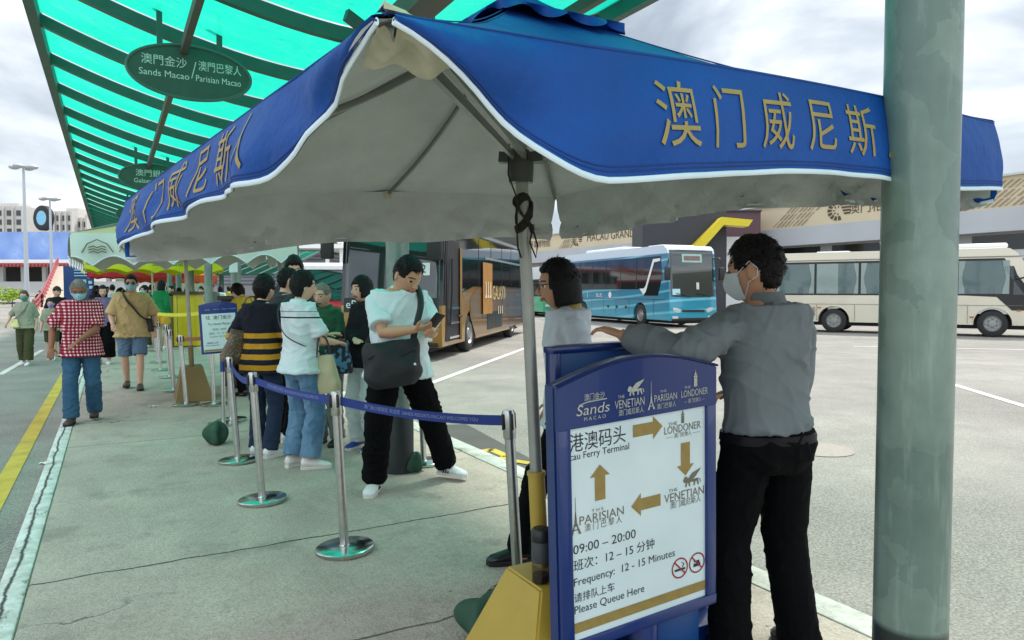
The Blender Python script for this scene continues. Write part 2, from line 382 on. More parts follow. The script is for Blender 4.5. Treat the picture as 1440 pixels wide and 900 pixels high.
# columns
def p_col(nt, co):
    x, y, z = xyz(nt, co)
    c = mixc(nt, ramp(nt, noi(nt, co, 3, 5, .6, (1, 1, .5)), .35, .65), C(100, 118, 108), C(122, 138, 127))
    v = N(nt, 'ShaderNodeTexVoronoi'); v.inputs['Scale'].default_value = 5; mpn = N(nt, 'ShaderNodeMapping'); mpn.inputs['Scale'].default_value = (1, 1, .45); L(nt, co, mpn.inputs[0])
    wn = N(nt, 'ShaderNodeTexNoise'); wn.inputs['Scale'].default_value = 7; wn.inputs['Detail'].default_value = 5; L(nt, co, wn.inputs[0]); wa = N(nt, 'ShaderNodeVectorMath', operation='MULTIPLY_ADD'); L(nt, wn.outputs['Color'], wa.inputs[0]); wa.inputs[1].default_value = (.3, .3, .3); L(nt, mpn.outputs[0], wa.inputs[2]); L(nt, wa.outputs[0], v.inputs[0])
    f = math_(nt, 'GREATER_THAN', xyz(nt, v.outputs['Color'])[0], .74)
    c = mixc(nt, math_(nt, 'MULTIPLY', f, .4), c, C(80, 100, 92))
    c = mixc(nt, ramp(nt, noi(nt, co, 5, 5, .7, (5, 5, .6)), .54, .68, 0, .4), c, C(146, 158, 148))
    return mixc(nt, ramp(nt, z, .50, .52, 1, 0), c, C(34, 44, 40))
COLM = pm('patched_green_column_paint', None, .34, var=.1, vs=14, bump=.22, bs=26, pat=p_col, bd=.006, coat=.2)
collab = ['thick green steel column at the right, in front of the bus lot', 'green steel column behind the man looking at his phone', 'green steel column behind the queue, left of the gold coach',
 'green steel column with a dark foot beyond the brown counter', 'green steel column carrying a small white notice', 'green steel column beside the yellow kiosk',
 'slim green column behind the yellow kiosk, nearer of two', 'slim green column behind the yellow kiosk, farther of two', 'distant slim green column beyond the green jacket', 'most distant slim green column under the canopy']
c0 = None
for k in range(10):
    p = W(1.24+4.36*k, TC)
    if c0 is None:
        root = thing('canopy_column', collab[k], 'column', p, 0, 'green columns under the canopy')
        zt = roofz(TC)-.36
        MB().lathe([(.101, 0), (.101, zt)], 32).build('shaft', COLM, root)
        MB().lathe([(.17, zt), (.17, zt+.025)], 24).build('top_plate', RIBM, root)
        b = MB()
        for a in range(4): b.bar((0, 0, zt-.12), (.5*math.cos(R(45+90*a)), .5*math.sin(R(45+90*a)), zt+.06), .05, .09)
        b.build('bracket', RIBM, root, smooth=0); c0 = root; cr_ = root
    else: cr_ = copy_tree(c0)
    cr_.location = p; cr_['label'] = collab[k]
    if k: cr_.scale = (.94, .94, 1)
nz = MB().box((0, 0, 0), (.16, .006, .24)); o = nz.build('paper_notice', pm('paper', C(215, 225, 225), .7, var=.05))
o.location = W(1.24+4.36*3, TC)+Vector((.0, -.12, 1.98)); tag(o, 'small white paper notice taped to a green column', 'notice')
# hanging oval signs
SIGNG = pm('dark_green_sign', C(50, 84, 70), .5, var=.12, vs=6)
SIGNW = pm('sign_white_lettering', C(196, 222, 208), .6, var=.03)
def oval(s, lines, label, wd=1.12, ht=.52):
    p = W(s, .73, 3.655)
    r = thing('hanging_sign', label, 'sign', p, math.atan2(NV.y, NV.x), 'oval signs hung under the canopy')
    prof = [(wd/2*math.cos(a), ht/2*math.sin(a)) for a in [2*math.pi*i/56 for i in range(56)]]
    MB().prism(prof, -.02, .02).build('board', SIGNG, r)
    b = MB(); b.tube([(x*1.0, -.02, z*1.0) for x, z in prof], .016, 8, closed=True); b.build('rim', GREENST, r)
    for x in (-.27, .27):
        MB().bar((x, 0, ht/2-.05), (x, 0, .62), .05, .05, up=(0, 1, 0)).build('hanger_rod', RIBM, r, smooth=0)
    for x, z, wt, tx, sz in lines:
        b = MB()
        vs_ = textmesh(tx, sz)[0]; kx = wt/(max(q.x for q in vs_)-min(q.x for q in vs_)); b.text(tx, sz, lambda a, c, x=x, z=z, kx=kx: (x+a*kx, -.024, z+c)); b.build('lettering', SIGNW, r, smooth=0)
    if len(lines) > 2: b = MB(); b.box((-.0, -.024, .03), (.008, .004, .17), Matrix.Translation((.02, 0, 0)) @ Matrix.Rotation(R(14), 4, 'Y')); b.build('divider_stroke', SIGNW, r, smooth=0)
s1 = .871*7.0+.491*3.1
oval(s1+.15, [(-.235, .075, .40, '澳門金沙', .105), (-.235, -.045, .44, 'Sands Macao', .088), (.27, .075, .40, '澳門巴黎人', .105), (.255, -.045, .42, 'Parisian Macao', .088)], 'nearest hanging oval green sign, lettered Sands Macao and Parisian Macao')
oval(s1+7.6, [(-.0, .075, .56, '澳門銀河', .14), (.0, -.065, .62, 'Galaxy Macau', .12)], 'second hanging oval green sign, lettered Galaxy Macau')
oval(s1+15.1, [(-.0, .075, .5, '新濠天地', .13)], 'farthest hanging oval green sign, half hidden by the blue umbrella')
# ------------------------------------------------------------------ far buildings
TAN = pm('tan_cladding', C(204, 188, 158), .7, var=.06, vs=.4)
WALLW = pm('white_render', C(196, 196, 194), .8, var=.06, vs=.3)
WALLG = pm('grey_render', C(150, 148, 146), .85, var=.08, vs=.4)
DARKW = pm('dark_window', (.012, .014, .016, 1), .12, var=.1)
BLK = pm('charcoal_cladding', C(50, 50, 56), .6, var=.06, vs=.5)
MAR = pm('maroon_cladding', C(86, 58, 64), .6, var=.06, vs=.5)
BRNP = pm('brown_sign_print', C(84, 70, 54), .6, var=.05)
mus = thing('museum_building', 'long low museum hall with tan fascia band and white concrete walls beyond the buses', 'building', W(10, 51, ROADZ), math.atan2(-DV.y, -DV.x)+math.pi)
# local frame: x = +DV (far), y = away across (NV side check), z up
mus.rotation_euler = (0, 0, math.atan2(DV.y, DV.x))
def mb_m(): return MB()
def ml(s, z, out): return Vector((s-10, out, z-ROADZ))        # local y positive = towards the camera (left of +DV)
b = MB().box(ml(55, 3.2, -6), (110, 11.6, 6.6)); b.build('wall', WALLW, mus, smooth=0)
MB().box(ml(55, 8.0, -5.8), (110, 11.6, 2.08)).build('fascia', TAN, mus, smooth=0)
MB().box(ml(55, 6.15, -5.6), (110, 12.4, 1.5)).build('parapet', pm('pale_grey_concrete', C(178, 180, 184), .8, var=.08, vs=.3), mus, smooth=0)
MB().box(ml(55, 9.08, -5.7), (110.2, 11.9, .14)).build('coping', WALLW, mus, smooth=0)
for i in range(12):
    s = 14+i*5.4
    MB().box(ml(s, 4.75, -.18), (4.3, .06, 1.0)).build('window', DARKW, mus, smooth=0)
MB().box(ml(55, 5.05, -.185), (108, .04, .8)).build('soffit_band', WALLG, mus, smooth=0)
def slant(mbx, s, n, wstep, th, h=1.7, z0=7.08):
    for i in range(n):
        a = ml(s-i*wstep, z0, .035); bb = ml(s-i*wstep-2.1, z0+h, .035)
        for u0, u1 in ((.0, .3), (.34, .62), (.67, .98)):
            k = .5 if (i+int(u0*3)) % 4 == 0 else 1
            p0 = a.lerp(bb, u0); p1 = a.lerp(bb, u1); v = Vector((th*k, 0, 0))
            mbx.add([p0, p0-v, p1-v, p1], [(0, 1, 2, 3)])
b = MB()
def sA(px):
    q = (px-720)/1000; Y = 51/(.871*q+.491); return -.491*q*Y+.871*Y
for a_ in ((sA(1085), 8, .42, .2), (sA(1335), 12, .42, .2), (sA(786), 6, .5, .3), (sA(893), 7, .5, .3)):
    b = MB(); slant(b, *a_); b.build('slanted_stripes', pm('pale_brown_print', C(150, 134, 108), .6), mus, smooth=0)
def mtx(s, z, size, tx): b = MB(); b.text(tx, size, lambda a, c: ml(s-a, z+c, .035)); b.build('lettering', BRNP, mus, smooth=0)
mtx(sA(868), 8.0, 1.25, 'MACAU GRAND PRIX'); mtx(sA(756), 7.9, 1.1, '大賽車博物館'); mtx(sA(1240), 8.0, .98, '澳門格蘭披治')
for sx in (sA(811), sA(1176)):
    b = MB()
    for a0, a1, r0, r1 in ((60, 300, .55, .95), (70, 290, .25, .45)):
        n = 9
        for i in range(n):
            if i % 2 and r0 < .5: continue
            t0 = R(lerp(a0, a1, i/n)); t1 = R(lerp(a0, a1, (i+.7)/n))
            b.add([ml(sx-r*math.cos(t), 8+.85*r*math.sin(t), .035) for r, t in ((r0, t0), (r1, t0), (r1, t1), (r0, t1))], [(0, 1, 2, 3)])
    for k in range(4): b.box(ml(sx-.75-k*.02, 8.45-k*.24, .035), (1.1-k*.2, .01, .14))
    b.build('logo', BRNP, mus, smooth=0)
# entrance blocks with a yellow handrail
blk = thing('entrance_block', 'charcoal block with bent yellow handrail above the blue coach', 'building', (14, 58, ROADZ))
b = MB().box((14, 60.5, 3.97), (6.8, 5, 8.1)); b.build('wall', BLK, blk, world=True, smooth=0)
MB().box((18.4, 60.2, 3.0), (1.9, 4.4, 5.9)).build('white_side', WALLW, blk, world=True, smooth=0)
pts = [D(948, 372, 57.2), D(1013, 306, 57.2), D(1056, 310, 57.2)]
b = MB(); ht = .52
q = [(p.x, p.z) for p in pts]; low = [(q[2][0]-.35, q[2][1]-ht), (q[1][0]+.15, q[1][1]-ht-.1), (q[0][0]+.55, q[0][1]-ht-.1)]
b.prism(q+low, 56.7, 57.9); b.build('handrail_beam', pm('bright_yellow_steel', C(206, 186, 30), .5, var=.06), blk, world=True, smooth=0)
mb_ = thing('maroon_block', 'maroon clad block standing behind the charcoal entrance block', 'building', (19.2, 62, ROADZ))
MB().box((19.6, 63.2, 4.1), (3.4, 4, 8.5)).build('wall', MAR, mb_, world=True, smooth=0)
MB().box((19.6, 63.1, 8.4), (3.5, 4.1, .12)).build('coping', BLK, mb_, world=True, smooth=0)
# mural hall on the left
def p_mur(nt, co):
    v = N(nt, 'ShaderNodeTexVoronoi'); v.inputs['Scale'].default_value = .42; L(nt, co, v.inputs[0])
    wv = N(nt, 'ShaderNodeTexNoise'); wv.inputs['Scale'].default_value = .8; wv.inputs['Distortion'].default_value = 2.5; L(nt, co, wv.inputs[0])
    c = mixc(nt, ramp(nt, v.outputs['Distance'], .1, .9), C(148, 172, 214), C(96, 126, 186))
    return mixc(nt, ramp(nt, wv.outputs[0], .35, .65, 0, .7), c, C(120, 146, 200))
MUR = pm('blue_wave_mural', None, .7, var=.06, pat=p_mur)
RED = pm('red_railing_paint', C(158, 70, 72), .5, var=.1)
def bx(px0, px1, py0, py1, Y, dp, name, mat, par, smooth=0):
    a = D(px0, py1, Y); c = D(px1, py0, Y)
    return MB().box(((a.x+c.x)/2, Y+dp/2, (a.z+c.z)/2), (c.x-a.x, dp, c.z-a.z)).build(name, mat, par, world=True, smooth=smooth)
hall = thing('mural_hall', 'terminal hall with blue wave mural wall and red and white concourse eaves', 'building', D(30, 412, 95))
bx(-140, 128, 326, 366, 96, 14, 'mural_wall', MUR, hall); bx(-140, 190, 365, 372, 92, 10, 'eaves', WHITE, hall)
bx(-140, 60, 374, 402, 99, 6, 'dark_concourse', pm('dark_concourse', C(70, 68, 66), .8), hall); bx(-140, 190, 396, 412, 94, 4, 'white_base', WALLW, hall)
b = MB()
for i in range(60):
    a = D(-120+i*5.2, 372, 91.6); b.box((a.x, 91.7, a.z-.05), (.16, .5, .5))
b.build('eaves_fringe', RED, hall, world=True, smooth=0)
b = MB()
for i in range(9): a = D(-60+i*30, 388, 94.5); b.box((a.x, 95, a.z), (.5, .5, 3.6))
b.build('concourse_posts', WALLW, hall, world=True, smooth=0)
ty = thing('tyre_sign', 'giant black tyre emblem with pale blue centre on the mural hall roof', 'sign', D(62, 325, 97), R(-22))
def yr(x): return Matrix.Translation((0, 0, 1.75)) @ Matrix.Rotation(R(90), 4, 'X')
b = MB(); b.lathe([(.9, -.34), (1.5, -.42), (1.7, -.3), (1.7, .3), (1.5, .42), (.9, .34)], 36, yr(0)); b.build('tyre', RUBBER, ty)
MB().lathe([(.01, -.36), (1.0, -.35), (1.0, .35), (.01, .36)], 30, yr(0)).build('hub_disc', pm('pale_blue_panel', C(120, 180, 205), .5), ty)
# apartments
APT = pm('pale_apartment_render', C(188, 184, 178), .85, var=.1, vs=.12); APD = pm('apartment_window', C(58, 62, 66), .4, var=.2)
for lab, x0, x1, yt, Y, nx, ny in (('widest pale apartment block at the left edge of the skyline', -60, 33, 290, 230, 7, 5), ('pale apartment block between the two tall lamp masts', 34, 58, 301, 240, 3, 4),
        ('pale apartment block right of the tyre emblem', 70, 102, 297, 225, 4, 4), ('narrow pale apartment block nearest the canopy edge', 102.6, 123, 306, 228, 3, 4), ('lowest stepped apartment block at the canopy edge', 123.5, 132, 316, 235, 1, 3)):
    a = D(x0, 330, Y); c = D(x1, yt, Y)
    r = thing('apartment_block', lab, 'apartment building', ((a.x+c.x)/2, Y, ROADZ), 0, 'apartment blocks on the skyline')
    MB().box(((a.x+c.x)/2, Y+6, c.z/2), (c.x-a.x, 12, c.z)).build('wall', APT, r, world=True, smooth=0)
    MB().box(((a.x+c.x)/2+1, Y+7, c.z+.7), ((c.x-a.x)*.5, 6, 1.4)).build('roof_room', APT, r, world=True, smooth=0)
    w0 = None
    for i in range(nx):
        for j in range(ny):
            wx = lerp(a.x, c.x, (i+.5)/nx); wz = c.z-2.2-j*2.9
            if w0 is None: w0 = MB().box((0, -.05, 0), (min(2.0, (c.x-a.x)/nx*.5), .2, 1.7)).build('window', APD, r, smooth=0); o = w0
            else: o = w0.copy(); COL.objects.link(o)
            o.location = (wx-r.location.x, 0, wz-r.location.z)
    b = MB()
    for i in range(nx): b.box((lerp(a.x, c.x, (i+.95)/nx), Y-.3, c.z/2), (.5, .8, c.z))
    b.build('wall_fins', APT, r, world=True, smooth=0)
# lamp masts
GALV = pm('pale_galvanised', C(176, 182, 186), .5, .2, var=.06)
for lab, px, py, Y in (('taller lamp mast with four white lamp heads, left of the canopy', 33, 234, 58), ('shorter looking lamp mast with three lamp heads beside the tyre emblem', 70, 279, 76)):
    top = D(px, py, Y); r = thing('lamp_mast', lab, 'street lamp', (top.x, Y, ROADZ), 0, 'lamp masts by the mural hall'); h = top.z-ROADZ
    MB().lathe([(.2, 0), (.16, h*.4), (.09, h)], 14).build('mast', GALV, r)
    b = MB(); b.tube([(-.8, 0, h), (.8, 0, h)], .05, 8); b.tube([(0, -.7, h), (0, .7, h)], .05, 8); b.build('crossarm', GALV, r)
    for x, y in ((-.72, 0), (.72, 0), (0, -.6), (0, .6)):
        MB().sphere((x*1.05, y, h-.05), (.4, .4, .2), 14, 8).build('lamp_head', GALV, r)
# pedestrian ramp
RAMPC = pm('beige_ramp_concrete', C(176, 164, 148), .85, var=.08, vs=.8)
rp = thing('pedestrian_ramp', 'beige pedestrian ramp with curving red railings rising to the mural hall', 'ramp', G(85, 428, ROADZ))
def RP(u, v):     # u across 0..1, v along 0..1
    y = lerp(46, 84, v); cx = lerp(72, 92, v)+6*math.sin(v*math.pi*.9); hw = lerp(26, 11, v)
    p = D(cx+(u*2-1)*hw, 412, y); return Vector((p.x, p.y, lerp(ROADZ, 4.7, sst(0, 1.15, v))))
b = MB(); b.grid(lambda a, c: RP(a, c), 4, 24); b.grid(lambda a, c: RP(a, c)-Vector((0, 0, .5)), 4, 24); b.build('deck', RAMPC, rp, world=True)
for u in (0, 1):
    b = MB()
    for h in (.3, .65, 1.0): b.tube([RP(u, k/20)+Vector((0, 0, h)) for k in range(21)], .07, 6)
    for k in range(0, 21): b.tube([RP(u, k/20), RP(u, k/20)+Vector((0, 0, 1.0))], .05, 6)
    b.build('railing', RED, rp, world=True)
    MB().grid(lambda a, c: RP(u, c)+Vector((0, 0, lerp(-.5, .22, a))), 1, 20).build('stringer', WHITE, rp, world=True)
# blue notice panel beside the ramp
LBP = pm('deep_blue_panel', C(24, 62, 116), .5, var=.12, vs=1)
bp_ = thing('notice_panel', 'tall blue notice panel beside the pedestrian ramp', 'sign', G(108, 432, ROADZ))
bx(90, 127, 374, 424, 36, .3, 'panel', LBP, bp_)
b = MB(); pw = lambda x0, x1, y0, y1: b.box(((D(x0, 0, 35.97).x+D(x1, 0, 35.97).x)/2, 35.97, (D(0, y0, 35.97).z+D(0, y1, 35.97).z)/2), (D(x1, 0, 35.97).x-D(x0, 0, 35.97).x, .03, D(0, y0, 35.97).z-D(0, y1, 35.97).z))
for y in (379, 383, 387): pw(95, 121, y, y+1.4)
for x, y in ((97, 395), (115, 395), (97, 402), (116, 402)): pw(x, x+5, y, y+4)
pw(104, 112, 393, 405)
b.build('panel_print', pm('pale_blue_print', C(150, 190, 215), .6), bp_, world=True, smooth=0)
# middle distance, between the queue and the gold coach
lv = thing('louvre_building', 'grey louvred shed with a white flat roof beyond the red bus', 'building', G(437, 425, ROADZ))
def p_lou(nt, co):
    x, y, z = xyz(nt, co); f = math_(nt, 'GREATER_THAN', math_(nt, 'FRACT', math_(nt, 'MULTIPLY', z, 2.6)), .5); return mixc(nt, f, C(92, 96, 104), C(128, 132, 140))
bx(300, 459, 354, 400, 78, 8, 'louvre_wall', pm('grey_louvres', None, .6, pat=p_lou), lv); bx(300, 482, 343, 349, 74, 14, 'roof_slab', WHITE, lv)
bx(300, 459, 398, 420, 78.2, 6, 'base_wall', WALLG, lv)
for px in (412, 461, 481): a = D(px, 412, 75); MB().box((a.x, 75, 3), (.35, .35, 6.2)).build('roof_post', WHITE, lv, world=True, smooth=0)
ts = thing('tan_kiosk', 'small tan and white kiosk beyond the red bus', 'kiosk', G(462, 430, ROADZ)); bx(447, 486, 370, 384, 62, 3, 'sign_band', TAN, ts); bx(445, 487, 384, 424, 62.3, 3, 'wall', WALLW, ts)
HILL = pm('dark_hill_foliage', C(66, 84, 60), .9, var=.35, vs=.25, bump=.8, bs=.6)
b = MB(); b.grid(lambda u, v: (lerp(-420, 120, u), lerp(330, 520, v), ROADZ-1+(26+8*math.sin(u*17)+5*noise.noise((u*20, v*6, 0)))*math.sin(min(1, v*1.6)*math.pi/2)*sst(0, .3, u)*sst(1, .7, u)), 60, 12)
struct('hill', b, HILL)
# long pale pier wall closing the lot at the far left
# ================================================================== MAIN UMBRELLA
BLUE = pm('royal_blue_canvas', C(6, 70, 146), .62, var=.14, vs=5, bump=.55, bs=9, spec=.3, bd=.03, det=6)
LIN = pm('grey_canvas_lining', C(190, 194, 190), .85, var=.12, vs=3.5, bump=.7, bs=8, bd=.04, det=6)
TRIM = pm('white_trim_tape', C(214, 226, 232), .7, var=.05)
FRAME = pm('grey_aluminium', C(140, 144, 138), .4, .7, var=.08)
POLEM = pm('galvanised_pole', C(158, 160, 152), .42, .55, var=.14, vs=9)
CREAM = pm('cream_corner_pocket', C(190, 184, 160), .85, var=.15, vs=14, bump=.5, bs=20)
UC = Vector((.04, 2.8, 0))
CF = Vector((-.195, 1.12, 1.93)); CB = Vector((.275, 4.48, 2.09)); CLf = Vector((-1.64, 3.035, 1.885)); CRt = Vector((1.72, 2.565, 2.105))
AP = Vector((.02, 2.8, 2.62)); HUB = Vector((.035, 2.8, 2.0)); PB = Vector((.135, 2.78, 0))
umb = thing('patio_umbrella', 'big square royal blue umbrella with gold Chinese lettering, nearest the camera', 'umbrella', PB)
def nz1(*a): return noise.noise(Vector(a))
def rim(A, B, t):
    p = A.lerp(B, t); m = math.sin(math.pi*t); p.z += .035*m
    inw = (UC-p); inw.z = 0; inw.normalize()
    return p + inw*(.035*m)
def roofp(A, B, t, s):      # s 0 apex .. 1 rim
    r = rim(A, B, t); p = AP.lerp(r, s); p.z -= .045*math.sin(math.pi*s)*(1-.0*t) + .02*math.sin(math.pi*s)*math.sin(math.pi*t)
    p.z += .012*nz1(p.x*2.2+5, p.y*2.2, 1.3)*math.sin(math.pi*s)
    return p
def drop(A, B, t, side):
    base = {'FR': .255, 'FL': .20, 'BL': .255, 'BR': .24}[side]
    if side == 'FR': return .012 + (base-.012)*sst(-.02, .20, t) - .02*sst(.75, 1, t) + .012*math.sin(t*9)
    if side == 'FL': return .012 + (base-.012)*sst(-.02, .26, t) + .02*sst(.8, 1, t) + .008*math.sin(t*11)
    if side == 'BL': return base+.012*math.sin(t*13)-.01
    k = base + .012*math.sin(t*8+1) + .05*math.exp(-((t-0.06)/.08)**2)
    return k
def valp(A, B, t, v, side):
    r = rim(A, B, t); e = (B-A); e.z = 0; e.normalize(); out = Vector((e.y, -e.x, 0))
    if out.dot(r-UC) < 0: out = -out
    d = drop(A, B, t, side)
    amp = {'FR': .012, 'FL': .022, 'BL': .034, 'BR': .042}[side]
    wv = amp*(math.sin(t*23+1.7*nz1(t*4, 2.2, 0)*3)*.6 + nz1(t*9, v*1.5, 7.7)*1.3 + .5*nz1(t*21, v*3, 3.1))*v
    if side in ('BL', 'BR'): wv += amp*1.1*v*(max(0, 1-abs(nz1(t*7+v*1.2, v*.8, 4.4))*4)**1.5+.7*max(0, 1-abs(nz1(t*13-v*2.2, v*1.5, 9.1))*4)**1.5)
    bulge = .035*math.sin(min(1, v*1.2)*math.pi*.62)
    # creases falling from the lifted front corner
    cr_ = 0
    if side in ('FR', 'FL'): cr_ = -.05*math.exp(-((t-.10-.10*(1-v))/.05)**2)*v
    if side == 'FL': cr_ += .02*math.sin(30*t+6*v)*sst(.35, .6, t)*v
    tw = .0
    if side == 'BL': cr_ += -.03*math.exp(-((t-.5)/.035)**2)*(1-.5*v)
    return r + out*(bulge+wv+cr_) + Vector((0, 0, -d*v))
SIDES = [('FR', CF, CRt), ('FL', CF, CLf), ('BL', CLf, CB), ('BR', CRt, CB)]
outer = MB(); lin = MB(); trim = MB()
for nm, A, B in SIDES:
    NT = 72
    outer.grid(lambda t, s: roofp(A, B, t, s*s*.3+s*.7), NT, 20)
    outer.grid(lambda t, v: valp(A, B, t, v, nm), NT, 10)
    def inn(p, k=.007):
        q = UC-p; q.z = 0; q.normalize(); return p+q*k+Vector((0, 0, -k*.7))
    lin.grid(lambda t, s: inn(roofp(A, B, t, s)), NT, 16)
    lin.grid(lambda t, v: inn(valp(A, B, t, v, nm), .007+(.016*min(1, v*3) if nm[0] == 'B' else 0)), NT, 10)
    trim.tube([valp(A, B, k/NT, 1.0, nm) for k in range(NT+1)], [(.0068, .0035)]*(NT+1), 8, up=(0, 0, 1))
outer.build('canopy', BLUE, umb, world=True, smooth=50); lin.build('lining', LIN, umb, world=True, smooth=50); trim.build('trim_tape', TRIM, umb, world=True)
SEAM = pm('dark_blue_seam', C(5, 54, 120), .8)
b = MB()
for nm, A, B in SIDES[:2]:
    for vv in (.02, .90, .935): b.tube([valp(A, B, k/72, vv, nm)+(A-UC).normalized()*.0 for k in range(73)], .0022, 5)
for A in (CF, CRt, CLf):
    for o_ in (-.008, .008): b.tube([AP.lerp(A, s)+Vector((o_, o_, -.045*math.sin(math.pi*s)+.003)) for s in [.2+.8*k/20 for k in range(21)]], .0018, 5)
b.build('stitched_seam', SEAM, umb, world=True)
# top vent
b = MB()
vc = [AP.lerp(c, .24)+Vector((0, 0, .022)) for c in (CF, CRt, CB, CLf)]; top = AP+Vector((0, 0, .05))
for i in range(4):
    A, B = vc[i], vc[(i+1) % 4]
    b.grid(lambda t, s: top.lerp(A.lerp(B, t), s)-Vector((0, 0, .03*math.sin(math.pi*s))), 20, 8)
    b.grid(lambda t, v: A.lerp(B, t)+(A.lerp(B, t)-AP).normalized()*(.03*v*math.sin(t*math.pi*6))+Vector((0, 0, -v*(.022+.014*math.cos(t*math.pi*6)))), 36, 3)
b.build('vent_cap', BLUE, umb, world=True, smooth=60)
# lettering on the valances
def on_valance(nm, A, B, tc_, wtot, text, size, v0, mirror=False, squash=1.0):
    bb = MB(); Lm = (B-A).length
    e = (B-A); e.z = 0; e.normalize(); out = Vector((e.y, -e.x, 0))
    if out.dot(A.lerp(B, .5)-UC) < 0: out = -out
    def f(x, y):
        t = tc_ + (-x if mirror else x)*wtot/Lm; v = v0 - y/drop(A, B, t, nm)*squash
        return valp(A, B, max(0, min(1, t)), v, nm)+out*.003
    vs, fs = textmesh(text, size)
    me = bpy.data.meshes.new('x'); me.from_pydata(vs, [], fs); bm = bmesh.new(); bm.from_mesh(me)
    bmesh.ops.subdivide_edges(bm, edges=[e_ for e_ in bm.edges if e_.calc_length() > size*.12], cuts=2, use_grid_fill=False)
    bmesh.ops.triangulate(bm, faces=bm.faces); bm.verts.index_update()
    bb.add([f(v.co.x, v.co.y) for v in bm.verts], [tuple(v.index for v in q.verts) for q in bm.faces]); bm.free(); bpy.data.meshes.remove(me)
    bb.build('lettering', GOLDT, umb, world=True, smooth=0)
for ch, t in zip('澳门威尼斯人', (.276, .358, .443, .529, .612, .695)): on_valance('FR', CF, CRt, t, .95, ch, .158, .54, squash=.98)
for ch, t in zip('澳门威尼斯人', (.87, .735, .605, .49, .385, .29)): on_valance('FL', CF, CLf, t, 1.0, ch, .165, .55, mirror=True, squash=.95)
def on_roof(A, B, t0, s0, text, size):
    bb = MB(); vs, fs = textmesh(text, size); Lm = (B-A).length
    bb.add([roofp(A, B, t0+x.x/Lm/max(.3, s0), s0-x.y/1.6)+Vector((0, 0, .004)) for x in vs], fs); bb.build('lettering', GOLDT, umb, world=True, smooth=0)
on_roof(CF, CRt, .62, .70, '澳门威尼斯人', .13)
# frame
for A in (CF, CLf, CB, CRt):
    b = MB()
    pts = [AP.lerp(A, s)+Vector((0, 0, -.045*math.sin(math.pi*s)-.03)) for s in [.03+.93*k/10 for k in range(11)]]
    b.tube(pts, [(.014, .009)]*11, 8); b.build('rib', FRAME, umb, world=True)
for A, B in ((CF, CLf), (CF, CRt), (CLf, CB), (CRt, CB)):
    M_ = rim(A, B, .5); b = MB()
    pts = [AP.lerp(M_, s)+Vector((0, 0, -.065*math.sin(math.pi*s)-.03)) for s in [.03+.94*k/10 for k in range(11)]]
    b.tube(pts, [(.012, .008)]*11, 8); rb = b.build('rib', FRAME, umb, world=True)
    MB().box(pts[-1]+Vector((0, 0, -.005)), (.035, .035, .04), bev=.006).build('rib_end', CREAM, rb, world=True)
def strut(A, k, off):
    e = AP.lerp(A, k)+Vector((0, 0, -.045*math.sin(math.pi*k)-.055)); d = (e-HUB); n = Vector((-d.y, d.x, 0)).normalized()*off
    h = HUB+Vector((d.x, d.y, 0)).normalized()*.05+Vector((0, 0, .02))
    MB().bar(h+n, e+n, .014, .026).build('strut', FRAME, umb, world=True, smooth=0)
for o_ in (-.021, .021): strut(CF, .86, o_)
strut(CB, .62, 0); strut(CRt, .62, 0)
b = MB(); b.lathe([(.047, -.075), (.05, -.02), (.05, .005), (.036, .01), (.034, .05)], 20, c=HUB)
for c_ in (CF, CRt, CB, CLf):
    d = (c_-HUB); d.z = 0; d.normalize(); b.bar(HUB+d*.03+Vector((0, 0, .02)), HUB+d*.085+Vector((0, 0, .025)), .045, .04)
b.build('hub', pm('dark_hub_metal', C(82, 84, 80), .4, .6, var=.15), umb, world=True)
def poleat(z): return PB.lerp(HUB, z/2.0)
MB().tube([poleat(.28), poleat(1.0), poleat(1.9), AP], .0245, 18).build('pole', POLEM, umb, world=True)
ROPE = pm('dark_cord', C(38, 36, 32), .9, var=.2, vs=60)
b = MB(); P = []
for k in range(150):
    a = k*.55; z = 1.79+.065*math.sin(k*.37)+.0002*k; c = poleat(z); r = .031+.006*math.sin(k*1.3); P.append(c+Vector((r*math.cos(a), r*math.sin(a), 0)))
b.tube(P, .0055, 6)
c = poleat(1.73); b.tube([c+Vector((.03, -.03, .02)), c+Vector((.05, -.035, -.05)), c+Vector((.045, -.04, -.1)), c+Vector((.02, -.035, -.04)), c+Vector((.035, -.03, .03))], .004, 6)
b.tube([c+Vector((-.03, -.03, .03)), c+Vector((-.026, -.04, -.06)), c+Vector((-.012, -.04, -.1))], .004, 6)
b.tube([HUB+Vector((-.045, -.05, .08)), HUB+Vector((-.05, -.05, -.05)), HUB+Vector((-.02, -.045, -.13)), HUB+Vector((.0, -.04, -.2))], .0035, 6)
b.build('cord', ROPE, umb, world=True)
# pocket at the lifted front corner
b = MB(); d_ = (CF-UC); d_.z = 0; d_.normalize()
def pocket(u, v):
    t = .004+.042*v; p = valp(CF, CLf, t, 1.0, 'FL').lerp(valp(CF, CRt, t, 1.0, 'FR'), u)
    return p - d_*(.012+.03*v+.022*math.sin(u*math.pi)) + Vector((0, 0, .012*math.sin(u*9+v*5)*math.sin(u*math.pi)+.01*nz1(u*5, v*5, 2)))
b.grid(pocket, 16, 10); b.grid(lambda u, v: rim(CF, CLf, .02*v).lerp(rim(CF, CRt, .02*v), u)+d_*.012*(1-v)+Vector((0, 0, .010+.006*math.sin(u*11))), 10, 4)
b.build('corner_pocket', CREAM, umb, world=True, smooth=60)
